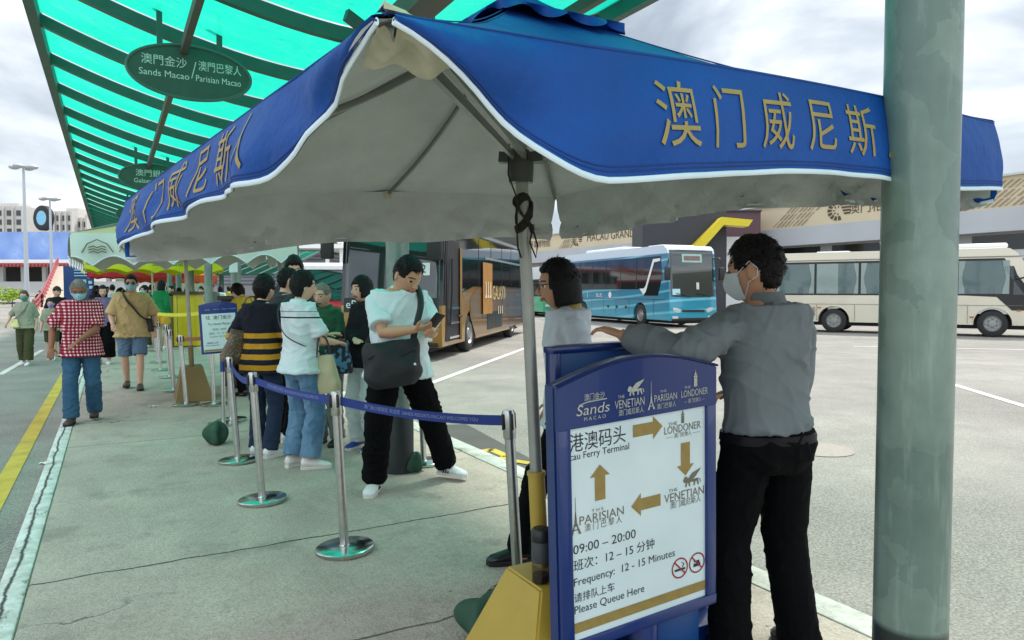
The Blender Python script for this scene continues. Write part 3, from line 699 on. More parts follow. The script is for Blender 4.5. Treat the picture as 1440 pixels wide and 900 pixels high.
# yellow sleeve and weighted base box
YBOX = pm('mustard_painted_steel', C(176, 150, 58), .45, var=.1, vs=5, bump=.05, bs=80)
b = MB(); b.tube([poleat(.36), poleat(.78)], .033, 20); b.tube([poleat(.775), poleat(.79)], .037, 20); b.build('pole_sleeve', YBOX, umb, world=True)
b = MB()
def base_frustum(mbx, c, ax, ay, hx0, hy0, hx1, hy1, h):
    r0 = [c+ax*sx*hx0+ay*sy*hy0 for sx, sy in ((-1, -1), (1, -1), (1, 1), (-1, 1))]; r1 = [c+ax*sx*hx1+ay*sy*hy1+Vector((0, 0, h)) for sx, sy in ((-1, -1), (1, -1), (1, 1), (-1, 1))]
    mbx.loft([r0, r1])
bx_, by_ = NV*1.0, DV*1.0
ubc = PB+Vector((-.02, -.08, 0))
base_frustum(b, ubc, bx_, by_, .24, .30, .085, .13, .415)
ub = b.build('base_box', YBOX, umb, world=True, smooth=0)
bm = bmesh.new(); bm.from_mesh(ub.data); bmesh.ops.bevel(bm, geom=list(bm.edges), offset=.008, segments=2, affect='EDGES'); bm.to_mesh(ub.data); bm.free()
hc = ubc+Vector((0, 0, .415))+NV*.055-DV*.06
MB().tube([hc-DV*.05, hc-DV*.05+Vector((0, 0, .045)), hc-DV*.03+Vector((0, 0, .055)), hc+DV*.03+Vector((0, 0, .055)), hc+DV*.05+Vector((0, 0, .045)), hc+DV*.05], .006, 8).build('handle', YBOX, umb, world=True)
# tea flask on the box
fl = thing('tea_flask', 'dark lidded flask of tea standing on the mustard umbrella base', 'flask', ubc+Vector((0, 0, .4155))-NV*.047-DV*.07)
MB().lathe([(.028, 0), (.034, .004), (.035, .075), (.033, .08)], 24).build('glass_body', glassmat('flask_glass', (.02, .012, .01, 1), .45), fl)
MB().lathe([(.029, .003), (.0315, .006), (.0315, .032), (.0, .033)], 20).build('tea', pm('dark_tea', (.025, .006, .004, 1), .2), fl)
MB().lathe([(.035, .08), (.0365, .085), (.0365, .155), (.034, .158)], 24).build('sleeve', pm('grey_flask_sleeve', C(58, 62, 64), .6, var=.08), fl)
MB().lathe([(.036, .158), (.038, .162), (.038, .195), (.03, .205), (.012, .207)], 24).build('lid', BLACKP, fl)
# ================================================================== SIGN BOARDS
BLUEF = pm('blue_sign_frame', C(10, 42, 106), .32, var=.07, vs=3, coat=.4)
BLUEH = pm('light_blue_panel', C(20, 70, 128), .4, var=.1, vs=2)
def p_board(nt, co):
    c = mixc(nt, ramp(nt, noi(nt, co, 3, 3), .3, .7), C(206, 222, 224), C(218, 231, 232)); return c
BOARD = pm('white_sign_sheet', None, .22, var=.02, pat=p_board, coat=.3)
INK = pm('black_print', (.02, .022, .025, 1), .6, var=.05)
GINK = pm('dull_gold_print', C(150, 126, 66), .55, var=.12, vs=30)
GRINK = pm('grey_gold_print', C(110, 106, 90), .55, var=.1, vs=30)
REDINK = pm('red_print', C(150, 36, 40), .55)
SILV = pm('pale_silver_print', C(176, 180, 168), .5, var=.1)
def frame_outline(w, h, arch, n=16):
    return [(0, 0), (w, 0)] + [(w-w*i/n, h+arch*math.sin(math.pi*(i/n))) for i in range(n+1)]
def eiffel(b, x, z, h, y, w=.34):
    P = lambda pts: b.add([(x+px*h, y, z+pz*h) for px, pz in pts], [tuple(range(len(pts)))])
    P([(-.012, .45), (.012, .45), (.006, 1), (-.006, 1)]); P([(-.05, .22), (.05, .22), (.014, .6), (-.014, .6)])
    P([(-w/2, 0), (-w/2+.08, 0), (-.02, .24), (-.06, .24)]); P([(w/2-.08, 0), (w/2, 0), (.06, .24), (.02, .24)]); P([(-.11, .11), (.11, .11), (.1, .14), (-.1, .14)]); P([(-.07, .24), (.07, .24), (.07, .27), (-.07, .27)])
def bigben(b, x, z, h, y):
    P = lambda pts: b.add([(x+px*h, y, z+pz*h) for px, pz in pts], [tuple(range(len(pts)))])
    P([(-.13, 0), (.13, 0), (.12, .5), (-.12, .5)]); P([(-.15, .52), (.15, .52), (.14, .62), (-.14, .62)]); P([(-.1, .64), (.1, .64), (.04, .8), (-.04, .8)]); P([(-.02, .8), (.02, .8), (.0, 1.0)])
def lion(b, x, z, h, y):
    P = lambda pts: b.add([(x+px*h, y, z+pz*h) for px, pz in pts], [tuple(range(len(pts)))])
    P([(-.62, .42), (-.3, .62), (.3, .5), (.62, .52), (.66, .34), (.2, .3), (-.35, .3)])
    P([(-.85, .52), (-.72, .78), (-.48, .8), (-.36, .58), (-.5, .36), (-.74, .34)])
    for lx, tx in ((-.5, -.6), (-.3, -.2), (.3, .22), (.55, .66)): P([(lx-.08, .36), (lx+.1, .36), (tx+.07, 0), (tx-.06, 0)])
    P([(-.4, .58), (.05, 1.0), (.95, 1.25), (.7, .98), (.55, .85), (.45, .72), (.2, .55)])
    P([(.62, .5), (.85, .42), (.92, .14), (.84, .14), (.78, .36)])
def disc(b, x, z, r, y, n=24, r0=0):
    if r0: b.add([(x+r*math.cos(2*math.pi*i/n), y, z+r*math.sin(2*math.pi*i/n)) for i in range(n)]+[(x+r0*math.cos(2*math.pi*i/n), y, z+r0*math.sin(2*math.pi*i/n)) for i in range(n)], [(i, (i+1) % n, n+(i+1) % n, n+i) for i in range(n)])
    else: b.add([(x+r*math.cos(2*math.pi*i/n), y, z+r*math.sin(2*math.pi*i/n)) for i in range(n)], [tuple(range(n))])
sg = thing('sign_board', 'large blue framed shuttle sign with route arrows and timetable, front right', 'sign board', G(797, 900)*0+Vector((.165, 2.36, 0)), RZ)
TILT = Matrix.Rotation(R(-3.0), 4, 'Y') @ Matrix.Rotation(R(2), 4, 'X')
SW, SH, SZ, SAR = .715, .93, .258, .068
TS = Matrix.Translation((0, 0, SZ)) @ TILT
def sbuild(b, nm, m, sm=0): 
    b.V = [TS @ v for v in b.V]; return b.build(nm, m, sg, smooth=sm)
# frame: outline ring + back panel
PX0, PX1, PZ0, PZ1 = .053, .662, .045, .785
b = MB(); oo = frame_outline(SW, SH, SAR); b.prism(oo, .012, .06)
b.box((PX0/2+.002, 0, (PZ0+PZ1)/2), (PX0-.004, .024, PZ1-PZ0), bev=.004); b.box(((PX1+SW)/2-.002, 0, (PZ0+PZ1)/2), (SW-PX1-.004, .024, PZ1-PZ0), bev=.004)
b.box((SW/2, 0, PZ0/2+.002), (SW-.004, .024, PZ0-.004), bev=.004)
top_ = [(0.003, PZ1), (SW-.003, PZ1)] + [(SW-.003-(SW-.006)*i/16, SH-.004+SAR*math.sin(math.pi*i/16)) for i in range(17)]
b.prism(top_, -.011, .013); sbuild(b, 'frame', BLUEF, 30)
b = MB(); b.tube([(x, -.0, z) for x, z in [(SW-SW*i/20, SH+.002+SAR*math.sin(math.pi*i/20)) for i in range(21)]], [(.006, .02)]*21, 8); sbuild(b, 'edge_trim', BLUEF, 40)
b = MB().box(((PX0+PX1)/2, .006, (PZ0+PZ1)/2), (PX1-PX0, .014, PZ1-PZ0)); sbuild(b, 'panel', BOARD)
PW, PH = PX1-PX0, PZ1-PZ0
FY = -.0025
def pp(u, v): return PX0+u*PW, PZ0+v*PH
def st(b, u, v, size, tx, fw, ha='c', shear=0):
    """text fitted to the width fw (fraction of the panel)"""
    x0, z0 = pp(u, v); vs, fs = textmesh(tx, size); xs = [q.x for q in vs]; wd = max(xs)-min(xs); kx = fw*PW/wd; off = {'c': -(max(xs)+min(xs))/2, 'l': -min(xs), 'r': -max(xs)}[ha]
    b.add([(x0+(q.x+off)*kx+q.y*shear, FY, z0+q.y) for q in vs], fs)
def arrow(u, v, L_, ang, th=.022):
    b = MB(); x0, z0 = pp(u, v); c, s = math.cos(R(ang)), math.sin(R(ang)); h = L_/2; q = [(-h, -th), (h*.35, -th), (h*.35, -th*1.9), (h, 0), (h*.35, th*1.9), (h*.35, th), (-h, th)]
    b.add([(x0+a*c-d*s, FY, z0+a*s+d*c) for a, d in q], [tuple(range(7))]); sbuild(b, 'arrow', GINK)
for u, v, sz, tx, fw in ((.0, .925, .068, '港澳码头', .385), (.0, .868, .034, 'cau Ferry Terminal', .41), (.01, .432, .046, '09:00 – 20:00', .44), (.01, .355, .043, '班次：12 – 15 分钟', .58), (.01, .278, .040, 'Frequency:  12 - 15 Minutes', .74), (.01, .20, .036, '请排队上车', .28), (.01, .145, .040, 'Please Queue Here', .50)):
    b = MB(); st(b, u, v, sz, tx, fw, 'l'); sbuild(b, 'text_line', INK)
arrow(.55, .935, .135, 0); arrow(.84, .745, .125, -90); arrow(.53, .57, .135, 180); arrow(.2, .725, .125, 90)
b = MB(); x0, z0 = pp(0, 0); b.add([(x0, FY, z0+.025), (x0+PW, FY, z0+.025), (x0+PW, FY, z0+.062), (x0, FY, z0+.062)], [(0, 1, 2, 3)]); sbuild(b, 'gold_stripe', GINK)
b = MB(); st(b, .82, .905, .040, 'LONDONER', .29); st(b, .74, .935, .018, 'THE', .07); st(b, .82, .872, .020, '—— 澳门伦敦人 ——', .27); bigben(b, pp(.82, 0)[0], pp(0, .93)[1], .055, FY); sbuild(b, 'hotel_emblem', GRINK)
b = MB(); st(b, .83, .563, .046, 'VENETIAN', .32); st(b, .74, .600, .018, 'THE', .07); st(b, .84, .522, .030, '澳门威尼斯人', .25); lion(b, pp(.89, 0)[0], pp(0, .60)[1], .05, FY); sbuild(b, 'hotel_emblem', GRINK)
b = MB(); st(b, .21, .562, .044, 'PARISIAN', .31); st(b, .18, .597, .016, 'T H E', .08); st(b, .22, .522, .030, '澳 门 巴 黎 人', .26); eiffel(b, pp(.03, 0)[0], pp(0, .505)[1], .13, FY); sbuild(b, 'hotel_emblem', GRINK)
b = MB()
for u in (.79, .93):
    x, z = pp(u, .19); disc(b, x, z, .040, FY, 28, .034)
    b.add([(x-.027, FY-.0015, z+.023), (x-.023, FY-.0015, z+.027), (x+.027, FY-.0015, z-.023), (x+.023, FY-.0015, z-.027)], [(0, 1, 2, 3)])
sbuild(b, 'prohibition_rings', REDINK)
b = MB()
x, z = pp(.79, .19); b.box((x, FY, z-.006), (.05, .001, .008)); b.tube([(x+.012, FY, z+.002), (x+.02, FY, z+.012), (x+.01, FY, z+.02)], .0016, 5)
x, z = pp(.93, .19); b.box((x, FY, z-.008), (.034, .001, .012)); b.box((x+.004, FY, z+.004), (.016, .001, .01)); b.tube([(x-.012, FY, z+.004), (x-.016, FY, z+.018)], .002, 5)
sbuild(b, 'prohibition_symbols', INK)
FYo = FY; FY = -.0135
b = MB()
def ht(b, x, z, size, tx, wt, shear=0):
    vs, fs = textmesh(tx, size); xs = [q.x for q in vs]; k = wt/(max(xs)-min(xs)); b.add([(x+q.x*k+q.y*shear, FY, z+q.y) for q in vs], fs)
HZ = .842
def hb(f): b = MB(); f(b); sbuild(b, 'header_emblem', SILV)
def h_sands(b): ht(b, .145, HZ, .05, 'Sands', .135, .2); ht(b, .15, HZ+.042, .026, '澳门金沙', .085); ht(b, .15, HZ-.03, .018, 'M A C A O', .09); b.tube([(.085, FY, HZ+.02), (.12, FY, HZ+.028), (.2, FY, HZ+.03)], .0022, 5)
def h_ven(b): ht(b, .30, HZ, .042, 'VENETIAN', .13); ht(b, .262, HZ+.027, .016, 'THE', .028); ht(b, .305, HZ-.03, .024, '澳门威尼斯人', .11); lion(b, .325, HZ+.026, .042, FY)
def h_par(b): ht(b, .462, HZ, .036, 'PARISIAN', .105); ht(b, .45, HZ+.024, .013, 'THE', .03); ht(b, .465, HZ-.03, .022, '澳门巴黎人', .09); eiffel(b, .395, HZ-.035, .1, FY)
def h_lon(b): ht(b, .60, HZ, .036, 'LONDONER', .13); ht(b, .565, HZ+.024, .014, 'THE', .03); ht(b, .60, HZ-.028, .018, '— 澳门伦敦人 —', .10); bigben(b, .605, HZ+.023, .065, FY)
for f in (h_sands, h_ven, h_par, h_lon): hb(f)
FY = FYo
b = MB(); b.lathe([(.055, 0), (.055, .30), (.05, .32)], 20, c=(.40, .05, -.0)); b.build('post', BLUEF, sg)
MB().box((.37, .06, .045), (.75, .5, .09), bev=.015).build('foot', BLUEF, sg)
MB().box((.60, .10, .17), (.22, .04, .16), bev=.004).build('brace_plate', BLUEH, sg)
# blue lectern behind the sign board
po = thing('display_board', 'second blue standing board right behind the route sign, under one hand', 'board', Vector((.185, 2.72, 0)), RZ)
BT = Matrix.Rotation(R(-1.2), 4, 'Y')
MB().box((.405, .03, .70), (.81, .05, 1.14), BT, bev=.008).build('panel', BLUEH, po)
MB().box((.405, .03, 1.275), (.83, .075, .03), BT, bev=.008).build('top_rail', BLUEF, po)
for x in (.012, .80): MB().box((x, .03, .69), (.03, .07, 1.16), BT, bev=.006).build('side_rail', BLUEF, po)
MB().box((.405, .0, .72), (.70, .012, .02), BT).build('seam_strip', BLUEF, po, smooth=0)
MB().box((.40, .06, .06), (.72, .42, .12), bev=.015).build('foot', BLUEF, po)
MB().box((.98, .26, .16), (.24, .10, .32), bev=.008).build('outrigger', BLUEH, po)
MB().box((.85, .20, .05), (.36, .08, .06), bev=.006).build('outrigger_arm', BLUEF, po)
# ================================================================== STANCHIONS
STB = pm('polished_stanchion_base', (.5, .52, .5, 1), .2, 1, var=.2, vs=5)
BELTM = pm('navy_belt_fabric', C(28, 52, 128), .7, var=.08, vs=30)
BELTT = pm('belt_print', C(132, 148, 186), .7)
STH = .93
def make_st(label, loc, lean=(0, 0)):
    r = thing('belt_stanchion', label, 'barrier post', loc, 0, 'steel belt barrier posts along the queue'); r.rotation_euler = (R(lean[1]), R(lean[0]), 0)
    MB().lathe([(.165, 0), (.168, .004), (.168, .024), (.16, .03), (.03, .034), (.026, .04)], 40).build('base', STB, r)
    MB().lathe([(.0255, .034), (.0255, .80)], 20).build('post', STEEL, r)
    hd = MB().lathe([(.029, .79), (.031, .795), (.031, .915), (.027, .93), (.01, .932)], 20).build('head', STEEL, r)
    b = MB()
    for a in range(4): b.box((.033*math.cos(R(90*a+30)), .033*math.sin(R(90*a+30)), .875), (.012, .022, .075), bev=.002)
    b.build('belt_clip', BLACKP, hd)
    return r
def G2(px, py): return G(px, py)
stl = [('nearest belt post, right of the phone user and partly behind the mustard base', Vector((.035, 3.42, 0)), (-3.3, 0)),
       ('belt post with round base alone in the centre foreground', G(485, 774), (-2.8, 0)),
       ('belt post standing in front of the white tee woman in blue jeans', G(369, 705), (-3.6, 0)),
       ('belt post with green bag behind it, just right of the small blue sign', G(335, 649), (-4, 0)),
       ('belt post behind the legs of the man looking at his phone', G(596, 652), (-2, 0)),
       ('belt post under the left edge of the small blue Sands Macao sign', G(326, 592), (-2.5, 0)),
       ('belt post directly behind the small blue sign stand', G(301, 570), (-2, 0)),
       ('belt post at the near corner of the brown umbrella weight box', G(262, 570), (-4, 0)),
       ('second of the left row of belt posts, beside the brown weight box', G(245, 550), (-3, 0)),
       ('third of the left row of belt posts, counting away from the weight box', G(239, 531), (-3, 0)),
       ('fourth of the left row of belt posts, counting away from the weight box', G(226, 521), (-3, 0)),
       ('fifth of the left row of belt posts, beside the tan shirt man', G(222, 510), (-2, 0)),
       ('sixth of the left row of belt posts, nearest the yellow tape end', G(219, 494), (-2, 0)),
       ('farthest belt post, near the green jacket', G(216, 484), (-2, 0))]
ST = []
for lab, loc, lean in stl:
    if not ST: ST.append(make_st(lab, loc, lean))
    else:
        c = copy_tree(ST[0]); c.location = loc; c.rotation_euler = (R(lean[1]), R(lean[0]), 0); c['label'] = lab; ST.append(c)
def head(i, z=.875): return wm(ST[i]) @ Vector((0, 0, z))
def belt(i, j, label, sag=.03, text=None, mat=BELTM, wd=.05):
    A, B = head(i), head(j); d = (B-A).normalized(); A = A+d*.035; B = B-d*.035; n = Vector((d.y, -d.x, 0)).normalized()
    if n.y > 0: n = -n
    r = thing('barrier_belt', label, 'belt', (A+B)/2)
    f = lambda t, v: A.lerp(B, t)+Vector((0, 0, -sag*4*t*(1-t)+(v-.5)*wd))
    b = MB(); b.grid(lambda t, v: f(t, v)+n*.001, 30, 2); b.grid(lambda t, v: f(t, v)-n*.001, 30, 2); b.build('webbing', mat, r, world=True)
    if text:
        Lm = (B-A).length; flip = (B-A).x < 0
        b = MB()
        for t0, tx, sz in text: b.text(tx, sz, lambda x, y: f(t0+(-x if flip else x)/Lm, .5+y/wd)+n*.0035)
        b.build('lettering', BELTT, r, world=True, smooth=0)
    return r
SR = '澳门金沙度假区 欢迎您  SANDS RESORTS MACAO WELCOMES YOU'
belt(1, 0, 'blue printed belt crossing in front of the phone user in black trousers', .025, [(.52, SR, .026)])
belt(2, 1, 'blue printed belt across the legs of the jeans woman', .02, [(.52, SR, .026)])
belt(3, 2, 'short blue belt left of the woman in the striped top', .06)
b_ = belt(4, 0, 'far blue belt along the lot side of the queue', .03) if False else None
# green sand bags
SANDG = pm('green_canvas_bag', C(38, 76, 58), .75, var=.2, vs=8, bump=.4, bs=12)
def sandbag(p, sx, sy, sz, rz, label):
    b = MB(); b.sphere((0, 0, sz*.5), (sx, sy, sz*.52), 28, 16)
    for v in b.V:
        q = v.copy(); a4 = math.atan2(v.y, v.x); rr_ = (1+.22*math.cos(4*a4-math.pi))*(1-.45*max(0, v.z/sz-.35)); v.x *= rr_; v.y *= rr_; v.z *= 1+.25*max(0, v.x/sx)*(v.z/sz); v += Vector((nz1(q.x*9, q.y*9, q.z*9), nz1(q.x*9+5, q.y*9, q.z*9), .5*nz1(q.x*9, q.y*9+7, q.z*9)))*.03
        v.z = max(0, v.z)
    b.box((sx*.9, 0, sz*.35), (.07, .05, .03), bev=.01)
    o = b.build('sandbag', SANDG, smooth=70); o.location = p; o.rotation_euler = (0, 0, rz); return tag(o, label, 'sandbag', 'green sandbags on the pavement')
sandbag(G(683, 893)+Vector((0, 0, 0)), .14, .11, .17, .5, 'green sandbag at the foot of the mustard umbrella base')
sandbag(G(304, 625), .11, .10, .22, 1.2, 'green sandbag beside the left belt post by the small blue sign')
sandbag(G(582, 663), .08, .09, .16, .4, 'small green sandbag at the foot of the dark column base')
sandbag(G(462, 598), .2, .12, .17, 2.2, 'green sandbag on the ground behind the jeans woman')
cs = MB().lathe([(.125, 0), (.125, 1.18), (.115, 1.2)], 28); o = cs.build('column_foot_cover', pm('black_foot_wrap', C(28, 36, 34), .6, var=.2, vs=6)); o.location = W(1.24+4.36, TC); o.scale = (1, 1, .42)
tag(o, 'dark wrap round the foot of the column behind the phone user', 'column cover')
# ================================================================== SECOND SIGN, ITS UMBRELLA AND COUNTERS
GOLDB = pm('brown_gold_box', C(118, 94, 50), .55, var=.1, vs=4)
r = thing('sign_board', 'small blue framed Sands Macao sign on a steel post in the queue', 'sign board', G(308, 598), RZ-.08)
Y2 = r.location.y; k_ = Y2/1000
TS2 = Matrix.Translation((-.165, 0, .80)) @ Matrix.Rotation(R(-3), 4, 'Y')
def s2(b, nm, m): b.V = [TS2 @ v for v in b.V]; return b.build(nm, m, r, smooth=0)
W2, H2 = .40, .545
b = MB(); b.prism(frame_outline(W2, H2, .03), .005, .04); s2(b, 'frame', NAVY)
b = MB().box((W2/2, 0, .235), (W2-.05, .01, .42)); s2(b, 'panel', BOARD)
b = MB()
for z, sz, tx in ((.40, .048, '往  澳门金沙'), (.33, .034, 'To: Sands Macao'), (.27, .026, '09:00 – 20:00'), (.225, .026, '班次：12 – 15 分钟'), (.19, .02, 'Frequency: 12-15 Minutes'), (.12, .024, '请排队上车'), (.095, .018, 'Please Queue Here')):
    xo = W2/2 - (.08 if z < .13 else 0); b.text(tx, sz, lambda x, y, xo=xo, z=z: (xo+x, -.0075, z+y))
s2(b, 'lettering', INK)
b = MB()
for x in (.285, .335): disc(b, x, .115, .022, -.0075, 20, .017); b.box((x, -.009, .115), (.036, .001, .004), Matrix.Translation((x, 0, .115)) @ Matrix.Rotation(R(45), 4, 'Y') @ Matrix.Translation((-x, 0, -.115)))
s2(b, 'prohibition_rings', REDINK)
b = MB().box((W2/2, -.0075, .04), (W2-.06, .001, .02)); s2(b, 'gold_stripe', GINK)
b = MB()
for x, tx in ((.09, 'Sands'), (.18, 'VENETIAN'), (.265, 'PARISIAN'), (.345, 'LONDONER')): b.text(tx, .022 if tx == 'Sands' else .014, lambda a, c, x=x: (x+a, .002, .492+c))
s2(b, 'header_emblems', SILV)
MB().lathe([(.022, .03), (.022, .8)], 16, c=(.05, .02, 0)).build('post', STEEL, r); MB().lathe([(.17, 0), (.17, .025), (.02, .035)], 32, c=(.05, .02, 0)).build('base', STB, r)
MB().lathe([(.03, .6), (.03, .8)], 16, c=(.05, .02, 0)).build('post_collar', NAVY, r)
# generic square scalloped umbrella
def umbrella(name, label, base, rim_z, apex_z, hw, rot, cloth, roof, drop_, scal, polem, boxm, boxsz, lean=0, trimm=None, lettering=None, nsc=6, emblem=None):
    r = thing(name, label, 'umbrella', base, rot); r.rotation_euler = (0, R(lean), rot)
    cs = [Vector((hw*a, hw*c, rim_z)) for a, c in ((-1, -1), (1, -1), (1, 1), (-1, 1))]; ap = Vector((0, 0, apex_z))
    b = MB(); v_ = MB(); t_ = MB()
    for i in range(4):
        A, B = cs[i], cs[(i+1) % 4]; b.grid(lambda t, s: ap.lerp(A.lerp(B, t), s)-Vector((0, 0, .05*math.sin(math.pi*s))), 16, 8)
        out = (A.lerp(B, .5)); out.z = 0; out.normalize()
        vf = lambda t, v: A.lerp(B, t)+out*(.02*v*math.sin(t*nsc*2*math.pi)+.03*math.sin(v*2))+Vector((0, 0, -v*(drop_-scal*abs(math.sin(t*nsc*math.pi+.5*math.pi)))))
        v_.grid(vf, 60, 4); t_.tube([vf(k/60, 1) for k in range(61)], .008, 6)
    b.build('canopy', roof, r, smooth=50); v_.build('valance', cloth, r, smooth=60)
    if trimm: t_.build('trim_tape', trimm, r)
    if lettering:
        b = MB()
        for sz, tx, x0, z0 in lettering: b.text(tx, sz, lambda x, y: (x0+x, -hw-.055, rim_z+z0+y))
        b.build('lettering', GOLDT if emblem else INK, r, smooth=0)
    if emblem:
        ex, ez = emblem; b = MB(); yy = -hw-.055
        b.tube([(ex-.16, yy, rim_z+ez-.06), (ex-.10, yy, rim_z+ez+.04), (ex, yy, rim_z+ez+.09), (ex+.10, yy, rim_z+ez+.04), (ex+.16, yy, rim_z+ez-.06)], .006, 6)
        for q in range(3): b.tube([(ex-.09, yy, rim_z+ez-.06+q*.03), (ex-.04, yy, rim_z+ez-.045+q*.03), (ex, yy, rim_z+ez-.065+q*.03), (ex+.04, yy, rim_z+ez-.045+q*.03), (ex+.09, yy, rim_z+ez-.06+q*.03)], .006, 6)
        b.build('emblem', pm('dark_gold_print', C(96, 88, 60), .6), r)
    MB().lathe([(.025, .3), (.025, apex_z)], 14).build('pole', polem, r)
    for c_ in cs: MB().bar(ap*.985, c_-Vector((0, 0, .02)), .02, .03).build('rib', FRAME, r, smooth=0)
    for c_ in cs: MB().bar((0, 0, rim_z-.15), ap.lerp(c_, .55)-Vector((0, 0, .06)), .014, .02).build('strut', FRAME, r, smooth=0)
    MB().lathe([(.045, rim_z-.2), (.045, rim_z-.1)], 14).build('hub', BLACKP, r)
    if boxm:
        b = MB(); base_frustum(b, Vector((0, 0, 0)), Vector((1, 0, 0)), Vector((0, 1, 0)), boxsz[0], boxsz[1], boxsz[0]*.55, boxsz[1]*.5, boxsz[2]); b.build('base_box', boxm, r, smooth=0)
        b = MB().lathe([(.034, .3), (.034, .75)], 14); b.build('pole_sleeve', boxm, r)
    return r
MINT = pm('pale_mint_canvas', C(200, 214, 204), .8, var=.06, vs=3); BEIGE = pm('beige_canvas', C(196, 170, 128), .8, var=.06, vs=3)
LEM = pm('lemon_yellow_canvas', C(206, 212, 20), .7, var=.06, vs=3); DKG = pm('dark_green_canvas', C(30, 70, 50), .8, var=.08)
umbrella('patio_umbrella', 'pale mint and beige umbrella over the brown weight box, left of the blue umbrella', G(272, 560), 2.22, 2.68, 1.27, RZ-.03, MINT, BEIGE, .38, .11, POLEM, GOLDB, (.24, .36, .46), lean=-2.0, trimm=TRIM, lettering=[(.19, '澳', -.70, -.16), (.19, '门', -.40, -.16)], emblem=(-1.0, -.17))
umbrella('patio_umbrella', 'lemon yellow scalloped umbrella behind the mint one', G(216, 480), 2.44, 3.0, 1.75, RZ, LEM, LEM, .42, .1, WHITE, None, None, lettering=[(.17, 'Star World Macau', .55, -.17)], nsc=5)
REDC = pm('red_canvas', C(170, 24, 36), .75, var=.08); ORC = pm('orange_canvas', C(204, 84, 34), .75, var=.08)
umbrella('patio_umbrella', 'far red umbrella over the crowd', G(192, 458), 2.35, 3.05, 1.75, RZ, REDC, REDC, .3, .06, WHITE, None, None)
umbrella('patio_umbrella', 'far orange umbrella right of the red one', G(222, 455), 2.3, 2.9, 1.3, RZ, ORC, ORC, .4, .06, WHITE, None, None)
umbrella('patio_umbrella', 'farthest orange umbrella beyond the yellow kiosk', G(262, 452), 2.3, 2.9, 1.3, RZ, ORC, ORC, .4, .06, WHITE, None, None)
# yellow kiosk
YK = pm('bright_yellow_panel', C(206, 182, 8), .45, var=.06, vs=3); OLV = pm('olive_panel', C(104, 100, 44), .55, var=.08)
kr = thing('yellow_kiosk', 'bright yellow ticket counter cabinet behind the small blue sign', 'kiosk', G(262, 488), RZ*.35); kr.scale = (.74, 1, 1.17)
MB().box((0, .35, .62), (.84, .7, 1.2), bev=.01).build('cabinet', YK, kr)
MB().box((-.32, -.012, .62), (.06, .03, 1.1)).build('door_stile', pm('pale_yellow_panel', C(210, 196, 70), .5), kr, smooth=0); MB().box((.03, -.01, .64), (.6, .02, .98), bev=.006).build('door', YK, kr)
MB().box((0, .35, 1.25), (.95, .85, .07)).build('top', pm('dark_brown_top', C(58, 48, 34), .5), kr, smooth=0); MB().box((-.56, .4, .6), (.26, .7, 1.15), bev=.01).build('side_panel', OLV, kr)
# brown counter
BRC = pm('dark_brown_counter', C(66, 52, 40), .5, var=.12, vs=3)
kr = thing('service_counter', 'tall dark brown service counter behind the waiting queue', 'counter', G(368, 546), RZ*.25); kr.scale = (.62, .9, 1.24)
MB().box((0, .3, .57), (1.9, .6, 1.08), bev=.012).build('cabinet', BRC, kr); MB().box((0, .28, 1.13), (2.0, .75, .05), bev=.01).build('top', pm('darker_counter_top', C(46, 38, 32), .35), kr)
MB().box((-.2, -.012, .58), (.7, .02, .95), bev=.006).build('door', pm('brown_counter_door', C(78, 62, 46), .5, var=.1), kr)
# yellow tape
TAPE = pm('yellow_tape', C(214, 208, 40), .5, var=.05)
A, B = D(216, 441, 13.5), D(288, 440, 12.2)
b = MB(); b.grid(lambda t, v: A.lerp(B, t)+Vector((0, 0, (v-.5)*.06-.03*math.sin(math.pi*t))), 16, 1); o = b.build('barrier_tape', TAPE); tag(o, 'yellow warning tape strung in front of the yellow kiosk', 'tape')
A, B = D(247, 478, 10.2), D(286, 476, 9.6)
b = MB(); b.grid(lambda t, v: A.lerp(B, t)+Vector((0, 0, (v-.5)*.05)), 12, 1); o = b.build('barrier_tape', pm('rust_tape', C(150, 92, 58), .6)); tag(o, 'rust coloured belt left of the small blue sign', 'belt')
# low green shelter in the distance
sh = thing('bus_shelter', 'low green glass shelter beyond the queue with dark sign band', 'shelter', G(330, 450), 0)
Ys = sh.location.y
bm_ = MB()
aL, aR = D(232, 385, Ys), D(384, 385, Ys)
b = MB(); b.grid(lambda u, v: (lerp(aL.x, aR.x, u), Ys+lerp(0, 9, v), lerp(aL.z, aL.z+1.7, v)), 10, 3); b.build('roof_sheet', PANEL, sh, world=True)
b = MB()
for i in range(9): x = lerp(aL.x, aR.x, i/8); b.bar((x, Ys, aL.z-.05), (x, Ys+9, aL.z+1.65), .12, .12)
for v in range(8): b.bar((aL.x, Ys+v*1.25, aL.z+1.7*v/7.2-.05), (aR.x, Ys+v*1.25, aL.z+1.7*v/7.2-.05), .1, .1)
b.build('roof_frame', RIBM, sh, world=True, smooth=0)
for x in (aL.x+.3, (aL.x+aR.x)/2, aR.x-.3): MB().lathe([(.12, ROADZ), (.12, aL.z)], 12, c=(x, Ys+.3, 0)).build('post', GREENST, sh, world=True)
q0, q1 = D(300, 358, Ys-.4), D(374, 366, Ys-.4)
MB().box(((q0.x+q1.x)/2, Ys-.3, (q0.z+q1.z)/2), (q1.x-q0.x, .1, q0.z-q1.z+.15)).build('sign_band', pm('dark_teal_sign', C(50, 84, 84), .5), sh, world=True, smooth=0)
b = MB(); b.text('往澳門 Ferry to Macau', .34, lambda x, y: (lerp(q0.x, q1.x, .5)+x, Ys-.36, (q0.z+q1.z)/2+y)); b.build('lettering', SIGNW, sh, world=True, smooth=0)
